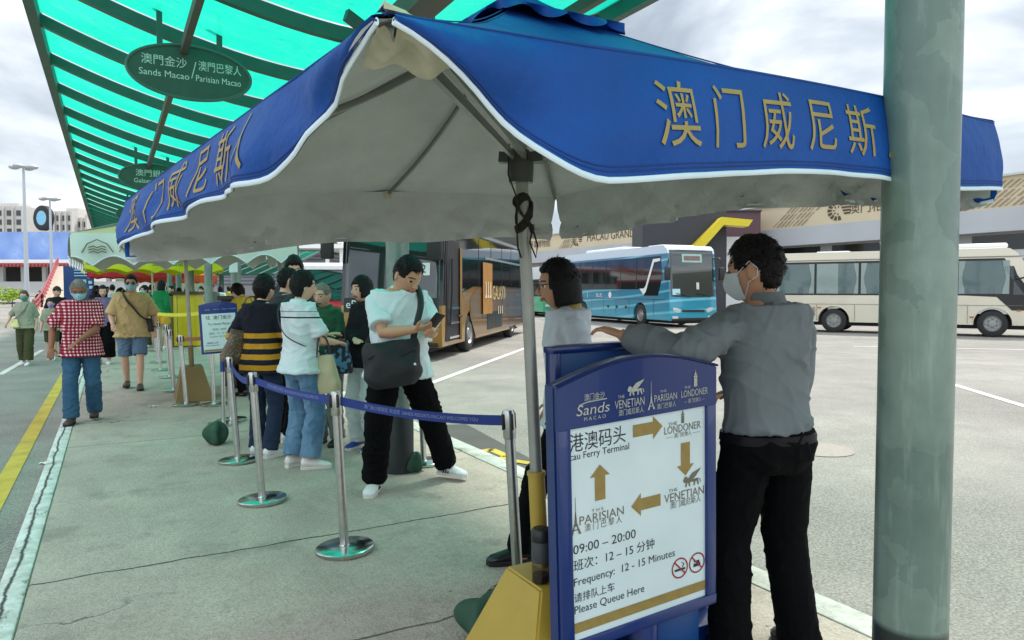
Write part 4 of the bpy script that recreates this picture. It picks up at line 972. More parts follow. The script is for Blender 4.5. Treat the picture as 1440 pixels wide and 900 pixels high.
# ================================================================== PEOPLE
def skin(name, c): return pm(name, c, .5, var=.06, vs=30, spec=.4)
SKIN_L = skin('skin_light', C(206, 164, 138)); SKIN_M = skin('skin_medium', C(190, 142, 112)); SKIN_D = skin('skin_tanned', C(140, 92, 68))
LIPM = pm('lips', C(166, 104, 92), .5); EYEM = pm('eye_dark', C(36, 26, 22), .3); EWH = pm('eye_white', C(206, 200, 194), .4)
HAIRB = pm('black_hair', C(13, 11, 11), .55, var=.35, vs=40, bump=.9, bs=120, spec=.25); HAIRG = pm('grey_hair', C(120, 112, 104), .6, var=.3, vs=60, bump=.5, bs=80); HAIRBR = pm('brown_hair', C(74, 44, 34), .5, var=.3, vs=50, bump=.5, bs=80)
def cloth(name, c, pat=None, bump=.12, rough=.85, vs=7, var=.08): return pm(name, c, rough, var=var, vs=vs, bump=bump, bs=350, spec=.25, pat=pat, bd=.004)
def headpt(d, k=1.0, off=0.0):
    x, y, z = d
    t = max(0., -z); px_, py_, pz_ = x*.077, y*.096, z*.118
    px_ *= 1-.36*t**1.7
    if y < 0: py_ *= 1-.42*t
    else: py_ *= (.97-.05*t); py_ += .010*max(0, t-.55)
    p = Vector((px_, py_, pz_))
    return p*k + Vector(d)*off
def dirs(nu, nv):
    for i in range(nv+1):
        th = math.pi*i/nv
        for j in range(nu):
            a = 2*math.pi*j/nu; yield i, j, Vector((math.sin(th)*math.sin(a), math.sin(th)*math.cos(a), math.cos(th)))
def head_mb(b, Hm, nose=1.0):
    nu, nv = 32, 22; rings = [[] for _ in range(nv-1)]
    for i, j, d in dirs(nu, nv):
        if 0 < i < nv:
            p = headpt(d)
            az = math.degrees(math.atan2(d.x, d.y))
            # eye sockets and cheeks
            if d.y > 0:
                p.y -= .007*math.exp(-((abs(p.x)-.032)/.014)**2-((p.z-.004)/.013)**2)
                p.y += .005*math.exp(-((p.x)/.05)**2-((p.z-.028)/.012)**2)
                p.y += .006*math.exp(-((p.x)/.022)**2-((p.z+.062)/.016)**2)
            rings[i-1].append(Hm @ p)
    b.loft(rings)
    f = lambda x, y, z: Hm @ Vector((x, y, z))
    b.tube([f(0, .086, .018), f(0, .098, -.008), f(0, .110, -.030), f(0, .096, -.040)], [.008, .009, .0125, .008], 10)
    for s in (-1, 1):
        b.sphere(f(s*.010, .097, -.033), .008, 8, 6)
        M2 = Hm @ Matrix.Translation((s*.078, -.008, -.006)) @ Matrix.Rotation(s*R(-18), 4, 'Z')
        sp = MB().sphere((0, 0, 0), (.008, .019, .032), 12, 8); b.add([M2 @ v for v in sp.V], sp.F)
    b.tube([f(-.022, .088, -.058), f(0, .095, -.057), f(.022, .088, -.058)], .0055, 8); b.tube([f(-.019, .087, -.067), f(0, .093, -.068), f(.019, .087, -.067)], .0058, 8)
def hand_mb(b, wr, dr, pn, curl=.5, side=1):
    """wr wrist, dr hand direction, pn palm normal (fingers curl towards it)"""
    dr = dr.normalized(); pn = (pn-dr*pn.dot(dr)).normalized(); wd = dr.cross(pn)*side
    b.tube([wr-dr*.01, wr+dr*.03, wr+dr*.065, wr+dr*.092], [(.017, .022), (.015, .034), (.014, .039), (.011, .037)], 12, up=pn)
    for i, ln in enumerate((.066, .076, .071, .056)):
        o = wr+dr*.088+wd*(.030-.020*i); a = curl*(.7+.1*i); p1 = o+(dr*math.cos(a*.6)+pn*math.sin(a*.6))*ln*.48; p2 = p1+(dr*math.cos(a*1.5)+pn*math.sin(a*1.5))*ln*.32; p3 = p2+(dr*math.cos(a*2.2)+pn*math.sin(a*2.2))*ln*.24
        b.tube([o-dr*.015, o, p1, p2, p3], [.0088, .0088, .0082, .0078, .0062], 8)
    o = wr+dr*.03+wd*.026; p1 = o+(dr*.6+wd*.7+pn*.35).normalized()*.042; p2 = p1+(dr*.85+wd*.2+pn*.4).normalized()*.034
    b.tube([o-wd*.012, o, p1, p2], [.011, .0115, .010, .0075], 8)
def ik(a, c, l1, l2, hint):
    d = c-a; Ld = d.length; mx = (l1+l2)*.998
    if Ld > mx: c = a+d*(mx/Ld); d = c-a; Ld = mx
    Ld = max(Ld, abs(l1-l2)+.02); x = (l1*l1-l2*l2+Ld*Ld)/(2*Ld); h = math.sqrt(max(0, l1*l1-x*x)); u = d.normalized()
    n = hint-u*hint.dot(u); n = n.normalized() if n.length > 1e-6 else u.orthogonal().normalized()
    return a+u*x+n*h, c
def remesh(b, vox, sm=2, fac=.5):
    me = bpy.data.meshes.new('t'); me.from_pydata(b.V, [], b.F)
    bm = bmesh.new(); bm.from_mesh(me); bmesh.ops.recalc_face_normals(bm, faces=bm.faces); bm.to_mesh(me); bm.free()
    o = bpy.data.objects.new('t', me); COL.objects.link(o)
    m = o.modifiers.new('r', 'REMESH'); m.mode = 'VOXEL'; m.voxel_size = vox
    if sm: s = o.modifiers.new('s', 'SMOOTH'); s.factor = fac; s.iterations = sm
    out = bpy.data.meshes.new_from_object(o.evaluated_get(bpy.context.evaluated_depsgraph_get()))
    bpy.data.objects.remove(o); bpy.data.meshes.remove(me); return out
def wrinkle(me, amp, seed, fz=14, fx=5):
    me.update(); nr = [v.normal.copy() for v in me.vertices]
    for v, n in zip(me.vertices, nr):
        p = v.co; wp = noise.noise_vector(p*3.1+Vector((seed, 0, 0)))*.09; p2 = p+wp
        q = Vector((p2.x*fx+seed, p2.y*fx, p2.z*fz*.62+p2.x*4)); q2 = Vector((p2.x*fx*1.5-seed, p2.y*fx*1.5+p2.z*5, p2.z*fz*.5-p2.x*5)); q3 = Vector((p2.x*9+seed, p2.y*9, p2.z*2.2))
        r1 = max(0, 1-abs(noise.noise(q))*3.2); r2 = max(0, 1-abs(noise.noise(q2))*3.2); r3 = max(0, 1-abs(noise.noise(q3))*3.4)
        m = .45+.75*max(0, min(1, .5+noise.noise(p*4+Vector((0, seed, 3)))*1.6))
        v.co = p + n*(amp*1.6*m*max(-.12, r1*r1*.75+r2*r2*.75+r3*r3*.5-.32))
def mk(name, me, mats, parent, k, mi=None):
    me.materials.clear()
    for m in (mats if isinstance(mats, list) else [mats]): me.materials.append(m)
    if mi: me.polygons.foreach_set('material_index', mi)
    for v in me.vertices: v.co = v.co*k
    me.polygons.foreach_set('use_smooth', [True]*len(me.polygons)); me.update()
    me.name = name; o = bpy.data.objects.new(name, me); COL.objects.link(o)
    if parent is not None: o.parent = parent
    return o
def hair_h(style, d, sd):
    az = abs(math.degrees(math.atan2(d.x, d.y))); z = d.z
    n = noise.noise(Vector((d.x*5+sd, d.y*5, d.z*5)))*.03+noise.noise(Vector((d.x*14+sd, d.y*14, d.z*14)))*.018
    azs = math.atan2(d.x, d.y); gr = abs(noise.noise(Vector((azs*4.2+sd, z*1.1, sd))))+.6*abs(noise.noise(Vector((azs*10+sd, z*1.8, sd+4))))
    n -= .05*(.35-min(.35, gr))
    if style in ('short', 'grey', 'tall', 'crop'):
        line = lerp(.50, -.02, sst(38, 62, az)); line = lerp(line, .06, sst(62, 80, az)); line = lerp(line, -.60, sst(98, 125, az))
        th = {'short': .11, 'grey': .06, 'tall': .17, 'crop': .07}[style]
        th = lerp(th*.55, th, sst(-.2, .6, z)); m = sst(line-.03, line+.05, z+n*.8)
        return m*(th+n*(1.6 if style != 'grey' else .5))-(1-m)*.10
    if style in ('bob', 'bob_fringe', 'fringe'):
        line = lerp(.34 if 'fringe' in style else .55, -1.2, sst(34 if 'fringe' in style else 48, 70, az)); m = sst(line-.04, line+.05, z+n*.5); return m*(.15+n*.8)-(1-m)*.10
    if style in ('curly', 'female_short'):
        line = lerp(.46, -.05, sst(40, 66, az)); line = lerp(line, -.75, sst(85, 118, az)); m = sst(line-.04, line+.06, z+n); return m*((.13 if style == 'curly' else .15)+n*2)-(1-m)*.10
    if style == 'long':
        line = lerp(.5, -1.3, sst(44, 70, az)); m = sst(line-.04, line+.05, z); return m*(.12+n)-(1-m)*.1
    return -.1
def hair_mesh(Hm, style, sd, nu=44, nv=30):
    b = MB(); rings = [[] for _ in range(nv-1)]
    for i, j, d in dirs(nu, nv):
        if 0 < i < nv:
            h = hair_h(style, d, sd); dd = d.copy(); p = headpt(d)*(1+h)
            az = abs(math.degrees(math.atan2(d.x, d.y)))
            if h > 0 and style in ('bob', 'bob_fringe', 'fringe') and d.z < .0:
                k = -d.z; q = Vector((d.x, d.y, 0)).normalized() if abs(d.x)+abs(d.y) > 1e-3 else Vector((0, -1, 0))
                p = Vector((q.x*.088, q.y*.108-.004, -.118*k*(1.0 if style == 'bob' else .72))) * (1+.02*noise.noise(d*7))
                if k > .8: p.x *= lerp(1, .2, (k-.8)/.2); p.y *= lerp(1, .2, (k-.8)/.2)
            if h > 0 and style == 'long' and d.z < 0:
                k = -d.z; p = Vector((d.x*.09, min(d.y, .1)*.11-.01, -.30*k))
            if h > 0 and style == 'short': p.z += .006*max(0, d.y)*max(0, d.z)*2
            if h > 0 and style == 'tall': p += Vector((0, .012*max(0, d.y), .016*sst(.3, .9, d.z)))
            rings[i-1].append(Hm @ p)
    b.loft(rings); return b
def person(label, pos, face, H=1.7, fem=False, bw=1.0, belly=0., lean=0, side=0, twist=0, head=(0, 0, 0), feet=((-.10, 0, 8), (.10, 0, -8)), hands=(None, None), hint=(None, None), curl=.4, palm=(None, None),
           top=None, pants=None, hair=('short', None), mask=None, glasses=None, shoes=None, sk=None, belt=None, lod=0, z0=0., mouth_open=False, group=None, lift=(0, 0), hipo=(0, 0), drop=0., seed=0, collar=None, watch=None, earbud=False, cap=None, hs=1.09):
    rnd = random.Random(seed); k = H/1.72; sk = sk or SKIN_L
    vb, vc = ((.0058, .0075), (.008, .010), (.014, .014), (.022, .02))[lod]
    rz = math.atan2(-face[0], face[1]); base = Vector((pos.x, pos.y, z0)); RM = Matrix.Translation(base) @ Matrix.Rotation(rz, 4, 'Z'); inv = RM.inverted()
    loc = lambda p: (inv @ p)/k
    sw = (.152 if fem else .175)*(.85+.15*bw)
    hipw = .092
    F = [Vector((f[0], f[1], .082+lf)) for f, lf in zip(feet, lift)]
    mid = (F[0]+F[1])/2
    zs = []
    for i, f in enumerate(F):
        dx = f.x-((-1, 1)[i]*hipw+mid.x); dy = f.y-mid.y; zs.append(f.z+math.sqrt(max(.05, .826**2-dx*dx-dy*dy)))
    pz = min(.93, min(zs)+.028)-drop
    P0 = Vector((mid.x+hipo[0], mid.y+hipo[1], pz)); dz = pz-.93
    def U(z):
        f = sst(.90, 1.22, z); tw = R(twist)*sst(.95, 1.35, z)
        return Matrix.Translation(P0) @ Matrix.Rotation(R(side)*f, 4, 'Y') @ Matrix.Rotation(-R(lean)*f, 4, 'X') @ Matrix.Rotation(tw, 4, 'Z')
    def T(x, y, z): return U(z) @ Vector((x, y, z-.93))
    Hm = U(1.5) @ Matrix.Translation((0, .012, .53)) @ Matrix.Rotation(R(head[0]), 4, 'Z') @ Matrix.Rotation(-R(head[1]), 4, 'X') @ Matrix.Rotation(R(head[2]), 4, 'Y') @ Matrix.Translation((0, .018, .145)) @ Matrix.Scale(hs, 4)
    hips = [T(s*hipw, 0, .90) for s in (-1, 1)]
    knees = []; ank = []
    for i, f in enumerate(F):
        yw = R(feet[i][2]); kn, an = ik(hips[i], f, .42, .41, Vector((-math.sin(yw)*.6+(-.12, .12)[i], 1, 0))); knees.append(kn); ank.append(an)
    sh = [T(s*sw, -.008, 1.388) for s in (-1, 1)]
    elb = []; wr = []
    for i, s in enumerate((-1, 1)):
        h = hands[i]
        if h is None: tgt = T(s*(sw+.075), .05, .905); hi = Vector((s*.25, -1, 0)); 
        else: tgt = loc(h) if not isinstance(h, tuple) else T(*h); hi = Vector((s*.6, -.5, -.8))
        if hint[i]: hi = Vector(hint[i])
        e_, w_ = ik(sh[i], tgt, .285, .245, hi); elb.append(e_); wr.append(w_)
    # ---- body
    b = MB()
    w_ = (.90 if fem else 1.0)*bw
    trings = [(.79, .11, .085, 0), (.84, .158, .108, -.005), (.90, .170, .116, -.008), (.98, .158 if not fem else .15, .108+belly*.03, 0), (1.07, .146 if not fem else .128, .100+belly*.045, .006+belly*.02), (1.18, .158 if not fem else .136, .106+belly*.03, .006+belly*.01), (1.28, .172, .114, .006), (1.35, .174, .108, 0), (1.40, .162, .090, -.008), (1.435, .128, .072, -.012), (1.462, .088, .060, -.012), (1.49, .056, .054, -.008)]
    def torso(mb, rows, inf, wmul=1., n=28):
        rs = []
        for z, w0, d0, yc in rows:
            M_ = U(z); rs.append([])
            for j in range(n):
                a = 2*math.pi*j/n; ca, sa = math.cos(a), math.sin(a); e_ = 2/2.4
                x = math.copysign(abs(ca)**e_, ca)*(w0*wmul+inf); y = math.copysign(abs(sa)**e_, sa)*(d0*(.4+.6*wmul)+inf)+yc
                rs[-1].append(M_ @ Vector((x, y, z-.93)))
        mb.loft(rs)
    torso(b, trings, 0, w_)
    b.tube([T(0, -.012, 1.44), Hm @ Vector((0, -.022, -.11)), Hm @ Vector((0, -.012, -.05))], [.060 if not fem else .05, .056 if not fem else .047, .055], 16)
    head_mb(b, Hm)
    aw = (1.0 if not fem else .86)*(.75+.25*bw)
    def limb(mb, p, r, n=14):      # smooth polyline through joints
        mb.tube(p, r, n)
    for i, s in enumerate((-1, 1)):
        S_, E_, Wv = sh[i], elb[i], wr[i]
        b.sphere(S_, .056*aw, 12, 8)
        limb(b, [S_, S_.lerp(E_, .35), S_.lerp(E_, .75), E_, E_.lerp(Wv, .3), E_.lerp(Wv, .7), Wv, Wv+(Wv-E_).normalized()*.015], [q*aw for q in (.056, .052, .043, .040, .042, .034, .026, .025)])
        dr = (Wv-E_).normalized()
        pn = Vector(palm[i]) if palm[i] else (Vector((-s*.9, .1, 0)) if hands[i] is None else Vector((0, -.1, -1)))
        hand_mb(b, Wv, dr, pn, curl, side=1 if s > 0 else -1) if lod < 2 else b.sphere(Wv+dr*.07, (.03, .035, .06), 10, 8)
        Hh, Kn, An = hips[i], knees[i], ank[i]
        limb(b, [Hh, Hh.lerp(Kn, .3), Hh.lerp(Kn, .75), Kn, Kn.lerp(An, .3), Kn.lerp(An, .75), An], [q*(.8+.2*bw) for q in (.088, .082, .062, .054, .056, .042, .036)])
        yw = R(feet[i][2]); fd = Vector((-math.sin(yw), math.cos(yw), -.0))
        b.tube([An-fd*.04-Vector((0, 0, .04)), An+fd*.04-Vector((0, 0, .045)), An+fd*.15-Vector((0, 0, .062))], [(.03, .034), (.03, .036), (.014, .034)], 10)
    body = remesh(b, vb, 2)
    iH = Hm.inverted(); mi = []
    for p in body.polygons:
        q = iH @ p.center; m = 0
        if q.y > .05 and abs(q.x) < .06 and abs(q.z) < .12:
            if .018 < abs(q.x) < .047 and -.005 < q.z < .0075: m = 2 if .024 < abs(q.x) < .040 else 3
            elif .014 < abs(q.x) < .052 and .0195 < q.z-.004*(1-abs(abs(q.x)-.033)/.02) < .0275: m = 2
            elif abs(q.x) < .024 and -.074 < q.z < -.052: m = 2 if (mouth_open and abs(q.x) < .018 and q.z < -.057) else 1
        mi.append(m)
    ob = mk('person', body, [sk, LIPM, EYEM, EWH], None, k, mi)
    ob.matrix_basis = RM; tag(ob, label, 'person', group)
    # ---- hair
    if hair[0]:
        hm_ = hair_mesh(Hm, hair[0], seed*1.7, *((44, 30) if lod < 2 else (24, 16)))
        if lod < 2:
            hr_ = random.Random(seed+5); bobl = hair[0] in ('bob', 'fringe', 'bob_fringe', 'long')
            for _ in range(900 if lod == 0 else 520):
                d = Vector((hr_.gauss(0, 1), hr_.gauss(0, 1), hr_.gauss(0, 1))).normalized(); h = hair_h(hair[0], d, seed*1.7)
                if h < .03 or (bobl and d.z < .05): continue
                p = headpt(d)*(1+h*.86); fl_ = Vector((d.x*.4, (.75 if d.y > -.1 and hair[0] in ('short', 'tall', 'crop') else -.3), -.9 if d.z < .55 else -.15)); fl_ = (fl_-d*fl_.dot(d)).normalized()
                up_ = {'short': .26, 'tall': .55, 'crop': .3, 'grey': .25, 'female_short': .22}.get(hair[0], .10)
                dr_ = (fl_+d*up_*hr_.uniform(.4, 1.3)*(1 if d.z > .2 else .35)+Vector((hr_.gauss(0, .28), hr_.gauss(0, .28), hr_.gauss(0, .2)))).normalized(); sd_ = dr_.cross(d).normalized(); ln_ = hr_.uniform(.014, .032)*(1 if d.z > .25 else .45)*(.72 if hair[0] == 'short' else 1); w0_ = hr_.uniform(.0025, .005)
                hm_.add([Hm @ (p-sd_*w0_), Hm @ (p+sd_*w0_), Hm @ (p+d*w0_), Hm @ (p+dr_*ln_)], [(0, 1, 3), (1, 2, 3), (2, 0, 3)])
        for v in hm_.V: v *= k
        hm_.build('hair', hair[1] or HAIRB, ob, smooth=80)
    if cap:
        cb = MB(); hr = lambda d: Hm @ (headpt(d)*1.16)
        rings = [[hr(Vector((math.sin(th)*math.sin(a), math.sin(th)*math.cos(a), math.cos(th)))) for a in [2*math.pi*j/24 for j in range(24)]] for th in (.05, .4, .8, 1.15, 1.3)]
        cb.loft(rings)
        cb.grid(lambda u, v: Hm @ Vector((lerp(-.075, .075, u), .085+.075*v*(1-(2*u-1)**2*.5), .045-.02*v)), 10, 4)
        for v in cb.V: v *= k
        cb.build('cap', cap, ob, smooth=60)
    # ---- upper garment
    if top:
        g = MB(); fit = top.get('fit', .018); hem = top.get('hem', .84); fl = top.get('flare', .012)+.006*(top.get('hem', .84) < .9)
        rows = [r for r in trings if r[0] > hem+.02]
        first = next(r for r in trings if r[0] >= hem+.0199)
        w0 = max(first[1], .150 if hem > .9 else .182); d0_ = (.105 if hem > .9 else .128)+belly*.03
        rows = [(hem, w0+fl-.005, max(first[2], d0_)+fl-.004, first[3]), (hem+.015, w0+fl, max(first[2], d0_)+fl, first[3])]+[(z, max(w, .15 if (hem > .9 or z > 1) else (.186 if z < .95 else .168)), max(d, .105+belly*.02 if (hem > .9 or z > 1) else (.132 if z < .95 else .12)+belly*.03), y) for z, w, d, y in rows if z < 1.47]
        torso(g, rows, fit, w_)
        if top.get('neck', 1): g.tube([T(0, -.012, 1.43), T(0, -.010, 1.495)], [.085, .066], 16)
        sl = top.get('sleeve', 'short')
        for i in range(2):
            S_, E_, Wv = sh[i], elb[i], wr[i]; si = top.get('sfit', .020)
            g.sphere(S_-Vector((0, 0, .004)), .053*aw+fit*.45, 14, 10)
            if sl == 'short': q = top.get('slen', .78); g.tube([S_, S_.lerp(E_, q*.5), S_.lerp(E_, q*.93), S_.lerp(E_, q)], [.050*aw+si*.5, .051*aw+si*.8, .049*aw+si+.008, .047*aw+si+.011], 16)
            elif sl == 'long': g.tube([S_, S_.lerp(E_, .4), S_.lerp(E_, .8), E_, E_.lerp(Wv, .3), E_.lerp(Wv, .7), E_.lerp(Wv, .97)], [.050*aw+si*.5, .051*aw+si*.85, .046*aw+si, .043*aw+si, .043*aw+si*.9, .036*aw+si*.8, .031*aw+si*.5], 16)
            elif sl == 'elbow': g.tube([S_, S_.lerp(E_, .5), E_, E_.lerp(Wv, .35)], [.056*aw+si, .053*aw+si, .046*aw+si, .044*aw+si+.004], 16)
        me = remesh(g, vc, 7); wrinkle(me, top.get('wr', .006), seed+1.3); mk(top.get('name', 'shirt'), me, top['mat'], ob, k)
    if collar:
        g = MB(); g.tube([T(0, -.014, 1.462), T(0, -.012, 1.512)], [(.082, .075), (.067, .063)], 20, cap=False); g.tube([T(0, -.014, 1.462), T(0, -.012, 1.512)], [(.076, .069), (.061, .057)], 20, cap=False)
        for v in g.V: v *= k
        g.build('collar', collar, ob, smooth=60)
    # ---- trousers
    if pants:
        g = MB(); inf = pants.get('fit', .012); kind = pants.get('kind', 'long'); wz = pants.get('waist', 1.0)
        rows = [(z, w, d, y) for z, w, d, y in trings if z < wz-.02]+[(wz, .155 if not fem else .146, .107+belly*.03, 0)]
        torso(g, rows, inf, w_)
        th, kn_, hm = pants.get('r', (.093, .075, .07))
        for i in range(2):
            Hh, Kn, An = hips[i], knees[i], ank[i]; ll = .8+.2*bw
            if kind == 'long': g.tube([Hh+Vector((0, 0, .02)), Hh.lerp(Kn, .35), Hh.lerp(Kn, .8), Kn, Kn.lerp(An, .35), Kn.lerp(An, .8), Kn.lerp(An, pants.get('len', 1.02))], [th*ll+.004, th*ll, (th*.4+kn_*.6)*ll, kn_*ll, lerp(kn_, hm, .4)*ll, hm*ll, hm*ll], 18)
            else: q = pants.get('len', .85); g.tube([Hh+Vector((0, 0, .02)), Hh.lerp(Kn, .4), Hh.lerp(Kn, q*.95), Hh.lerp(Kn, q)], [th*ll+.004, th*ll+.004, hm*ll, hm*ll], 18)
        me = remesh(g, vc, 3); wrinkle(me, pants.get('wr', .007), seed+4.1, 18, 6); mk(pants.get('name', 'trousers'), me, pants['mat'], ob, k)
    if belt:
        g = MB(); bz = pants.get('waist', 1.0)-.018; torso(g, [(bz-.022, .163 if not fem else .15, .112+belly*.03, 0), (bz+.012, .160 if not fem else .147, .110+belly*.03, 0)], .029, w_)
        for v in g.V: v *= k
        g.build('belt', belt, ob, smooth=60)
    # ---- shoes
    if shoes:
        um, solem, acc = shoes
        for i in range(2):
            An = ank[i]; yw = R(feet[i][2]); fd = Vector((-math.sin(yw), math.cos(yw), 0)); rt = Vector((fd.y, -fd.x, 0)); zb = An.z-.082; tl = .0
            def fp(l, x, z): return Vector((An.x, An.y, zb))+fd*l+rt*x+Vector((0, 0, z))
            g = MB(); rs = []
            for l, hw, h, zc in ((-.075, .022, .045, .05), (-.062, .037, .082, .048), (-.03, .042, .095, .048), (.02, .042, .09, .044), (.07, .047, .066, .036), (.12, .050, .05, .031), (.16, .044, .038, .028), (.185, .022, .02, .024)):
                rs.append([fp(l, hw*math.cos(a)*(1 if math.sin(a) < .3 else .86), max(.022, zc+h*.5*math.sin(a)*1.0+h*.2)) for a in [2*math.pi*j/16 for j in range(16)]])
            g.loft(rs); 
            for v in g.V: v *= k
            shoe = g.build('shoe', um, ob, smooth=60)
            g = MB(); ol = [(-.08, .0), (-.07, .028), (-.03, .038), (.03, .038), (.09, .047), (.14, .047), (.175, .035), (.19, .0)]
            ring = ol+[(l, -x) for l, x in reversed(ol[1:-1])]
            g.loft([[fp(l, x*.95, .001) for l, x in ring], [fp(l, x*1.02, .012) for l, x in ring], [fp(l*1.0, x, .03) for l, x in ring]])
            for v in g.V: v *= k
            g.build('sole', solem, shoe, smooth=40)
            if acc:
                g = MB()
                for q in range(3):
                    for sd in (-1, 1): g.bar(fp(.00+.022*q, sd*.0445, .028), fp(.012+.022*q, sd*.037, .068), .004, .010, up=fd)
                for v in g.V: v *= k
                g.build('shoe_stripes', acc, shoe, smooth=0)
            if lod < 2:
                g = MB()
                for q in range(4): g.bar(fp(.035+.02*q, -.022, .083-.011*q), fp(.035+.02*q, .022, .083-.011*q), .006, .005)
                for v in g.V: v *= k
                g.build('laces', WHITE, shoe, smooth=0)
    # ---- face gear
    if mask:
        g = MB()
        def mf(u, v, o=.006):
            az = R(lerp(-66, 66, u)); el = R(lerp(-52, -2+6*math.cos((u-.5)*math.pi)**4, v)); d = Vector((math.cos(el)*math.sin(az), math.cos(el)*math.cos(az), math.sin(el)))
            p = headpt(d)*1.03; p.y += o+.024*math.exp(-((u-.5)/.16)**2)*math.sin(math.pi*min(1, v*1.0+.05))+.001*math.sin(v*22); return Hm @ p
        g.grid(mf, 20, 12); g.grid(lambda u, v: mf(u, v, .003), 20, 12)
        for s in (-1, 1):
            uu = 0 if s < 0 else 1
            ear = Hm @ Vector((s*.086, -.03, .002)); ear2 = Hm @ Vector((s*.085, -.028, -.022)); g.tube([mf(uu, .95), Hm @ Vector((s*.084, -.004, .03)), ear, ear2, Hm @ Vector((s*.077, .005, -.04)), mf(uu, .05)], .0022, 6)
        for v in g.V: v *= k
        g.build('face_mask', mask, ob, smooth=70)
    if glasses:
        g = MB(); f = lambda x, y, z: Hm @ Vector((x, y, z))
        for s in (-1, 1):
            g.tube([f(s*.034+.023*math.cos(a), .101-.1*abs(.023*math.cos(a)+.0)*.3, .002+.017*math.sin(a)) for a in [2*math.pi*q/16 for q in range(16)]], .0022, 6, closed=True)
            g.tube([f(s*.057, .096, .008), f(s*.078, .06, .010), f(s*.082, -.01, .012)], .0022, 6)
        g.tube([f(-.012, .104, .006), f(.012, .104, .006)], .002, 6)
        for v in g.V: v *= k
        gl_ = g.build('glasses', BLACKP, ob, smooth=60)
        if glasses == 'dark':
            g = MB()
            for s in (-1, 1): g.add([f(s*.034+.022*math.cos(a), .101, .002+.016*math.sin(a)) for a in [2*math.pi*q/16 for q in range(16)]], [tuple(range(16))])
            for v in g.V: v *= k
            g.build('dark_lens', DARKW, gl_, smooth=0)
    if watch is not None:
        i = watch; g = MB(); d_ = (wr[i]-elb[i]).normalized(); g.tube([wr[i]-d_*.03, wr[i]-d_*.01], .031*aw, 14)
        for v in g.V: v *= k
        g.build('wristwatch', BLACKP, ob, smooth=60)
    if earbud:
        g = MB().sphere(Hm @ Vector((-.083, .004, -.006)), .010, 10, 8); g.tube([Hm @ Vector((-.084, .008, -.01)), Hm @ Vector((-.083, .014, -.035))], .004, 8)
        for v in g.V: v *= k
        g.build('earbud', WHITE, ob, smooth=60)
    wf = lambda p: RM @ (p*k)
    return dict(ob=ob, T=lambda x, y, z: wf(T(x, y, z)), Hm=Hm, wr=[wf(p) for p in wr], el=[wf(p) for p in elb], sh=[wf(p) for p in sh], k=k, RM=RM)
def at(px, py): return G(px, py, 0)
# ---- clothing cloths
T_WHITE = cloth('white_tee_cotton', C(206, 218, 220)); T_NAVYK = None
def p_stripe(nt, co):
    x, y, z = xyz(nt, co); zz = math_(nt, 'ADD', z, math_(nt, 'MULTIPLY', math_(nt, 'SUBTRACT', noi(nt, co, 4, 2), .5), .02))
    f = math_(nt, 'LESS_THAN', math_(nt, 'FRACT', math_(nt, 'MULTIPLY', math_(nt, 'SUBTRACT', zz, .80), 1/.094)), .5); g_ = math_(nt, 'LESS_THAN', zz, 1.165)
    return mixc(nt, math_(nt, 'MULTIPLY', f, g_), C(22, 24, 36), C(184, 132, 34))
STRIPE = cloth('navy_mustard_stripe_knit', None, p_stripe)
def p_plaid(nt, co):
    x, y, z = xyz(nt, co); f = lambda v: math_(nt, 'LESS_THAN', math_(nt, 'FRACT', math_(nt, 'MULTIPLY', v, 1/.042)), .55)
    h_ = f(z); v_ = f(math_(nt, 'ADD', x, math_(nt, 'MULTIPLY', y, .6))); s = math_(nt, 'MULTIPLY', math_(nt, 'ADD', h_, v_), .5)
    n = N(nt, 'ShaderNodeValToRGB'); e_ = n.color_ramp.elements; e_[0].color = C(216, 200, 200); e_[1].color = C(118, 18, 34); q = e_.new(.5); q.color = C(176, 92, 104); n.color_ramp.interpolation = 'CONSTANT'; e_[1].position = .5; 
    e_[0].position = 0; q = e_[1]
    L(nt, s, n.inputs[0]); return n.outputs[0]
def p_plaid2(nt, co):
    x, y, z = xyz(nt, co); f = lambda v: math_(nt, 'LESS_THAN', math_(nt, 'FRACT', math_(nt, 'MULTIPLY', v, 1/.036)), .58)
    c1 = mixc(nt, f(z), C(222, 208, 206), C(168, 66, 82)); c2 = mixc(nt, f(z), C(168, 66, 82), C(116, 16, 34))
    return mixc(nt, f(math_(nt, 'ADD', x, math_(nt, 'MULTIPLY', y, .6))), c1, c2)
PLAID = cloth('red_white_check_cotton', None, p_plaid2)
def p_wline(nt, co):
    x, y, z = xyz(nt, co); a = math_(nt, 'LESS_THAN', math_(nt, 'ABSOLUTE', math_(nt, 'SUBTRACT', z, 1.285)), .006); b2 = math_(nt, 'LESS_THAN', math_(nt, 'ABSOLUTE', math_(nt, 'SUBTRACT', z, 1.335)), .003)
    c = mixc(nt, a, C(206, 216, 218), C(26, 28, 34)); return mixc(nt, b2, c, C(90, 96, 102))
TEEL = cloth('white_tee_with_black_lines', None, p_wline)
def p_jean(nt, co):
    c = mixc(nt, ramp(nt, noi(nt, co, 3.5, 4, .6, (2, 2, .7)), .35, .7), C(74, 108, 138), C(120, 152, 176)); return c
JEAN = cloth('mid_blue_denim', None, p_jean, bump=.3); JEAND = cloth('dark_denim', C(34, 46, 68), bump=.3); JEANB = cloth('blue_denim', C(54, 88, 116), bump=.3)
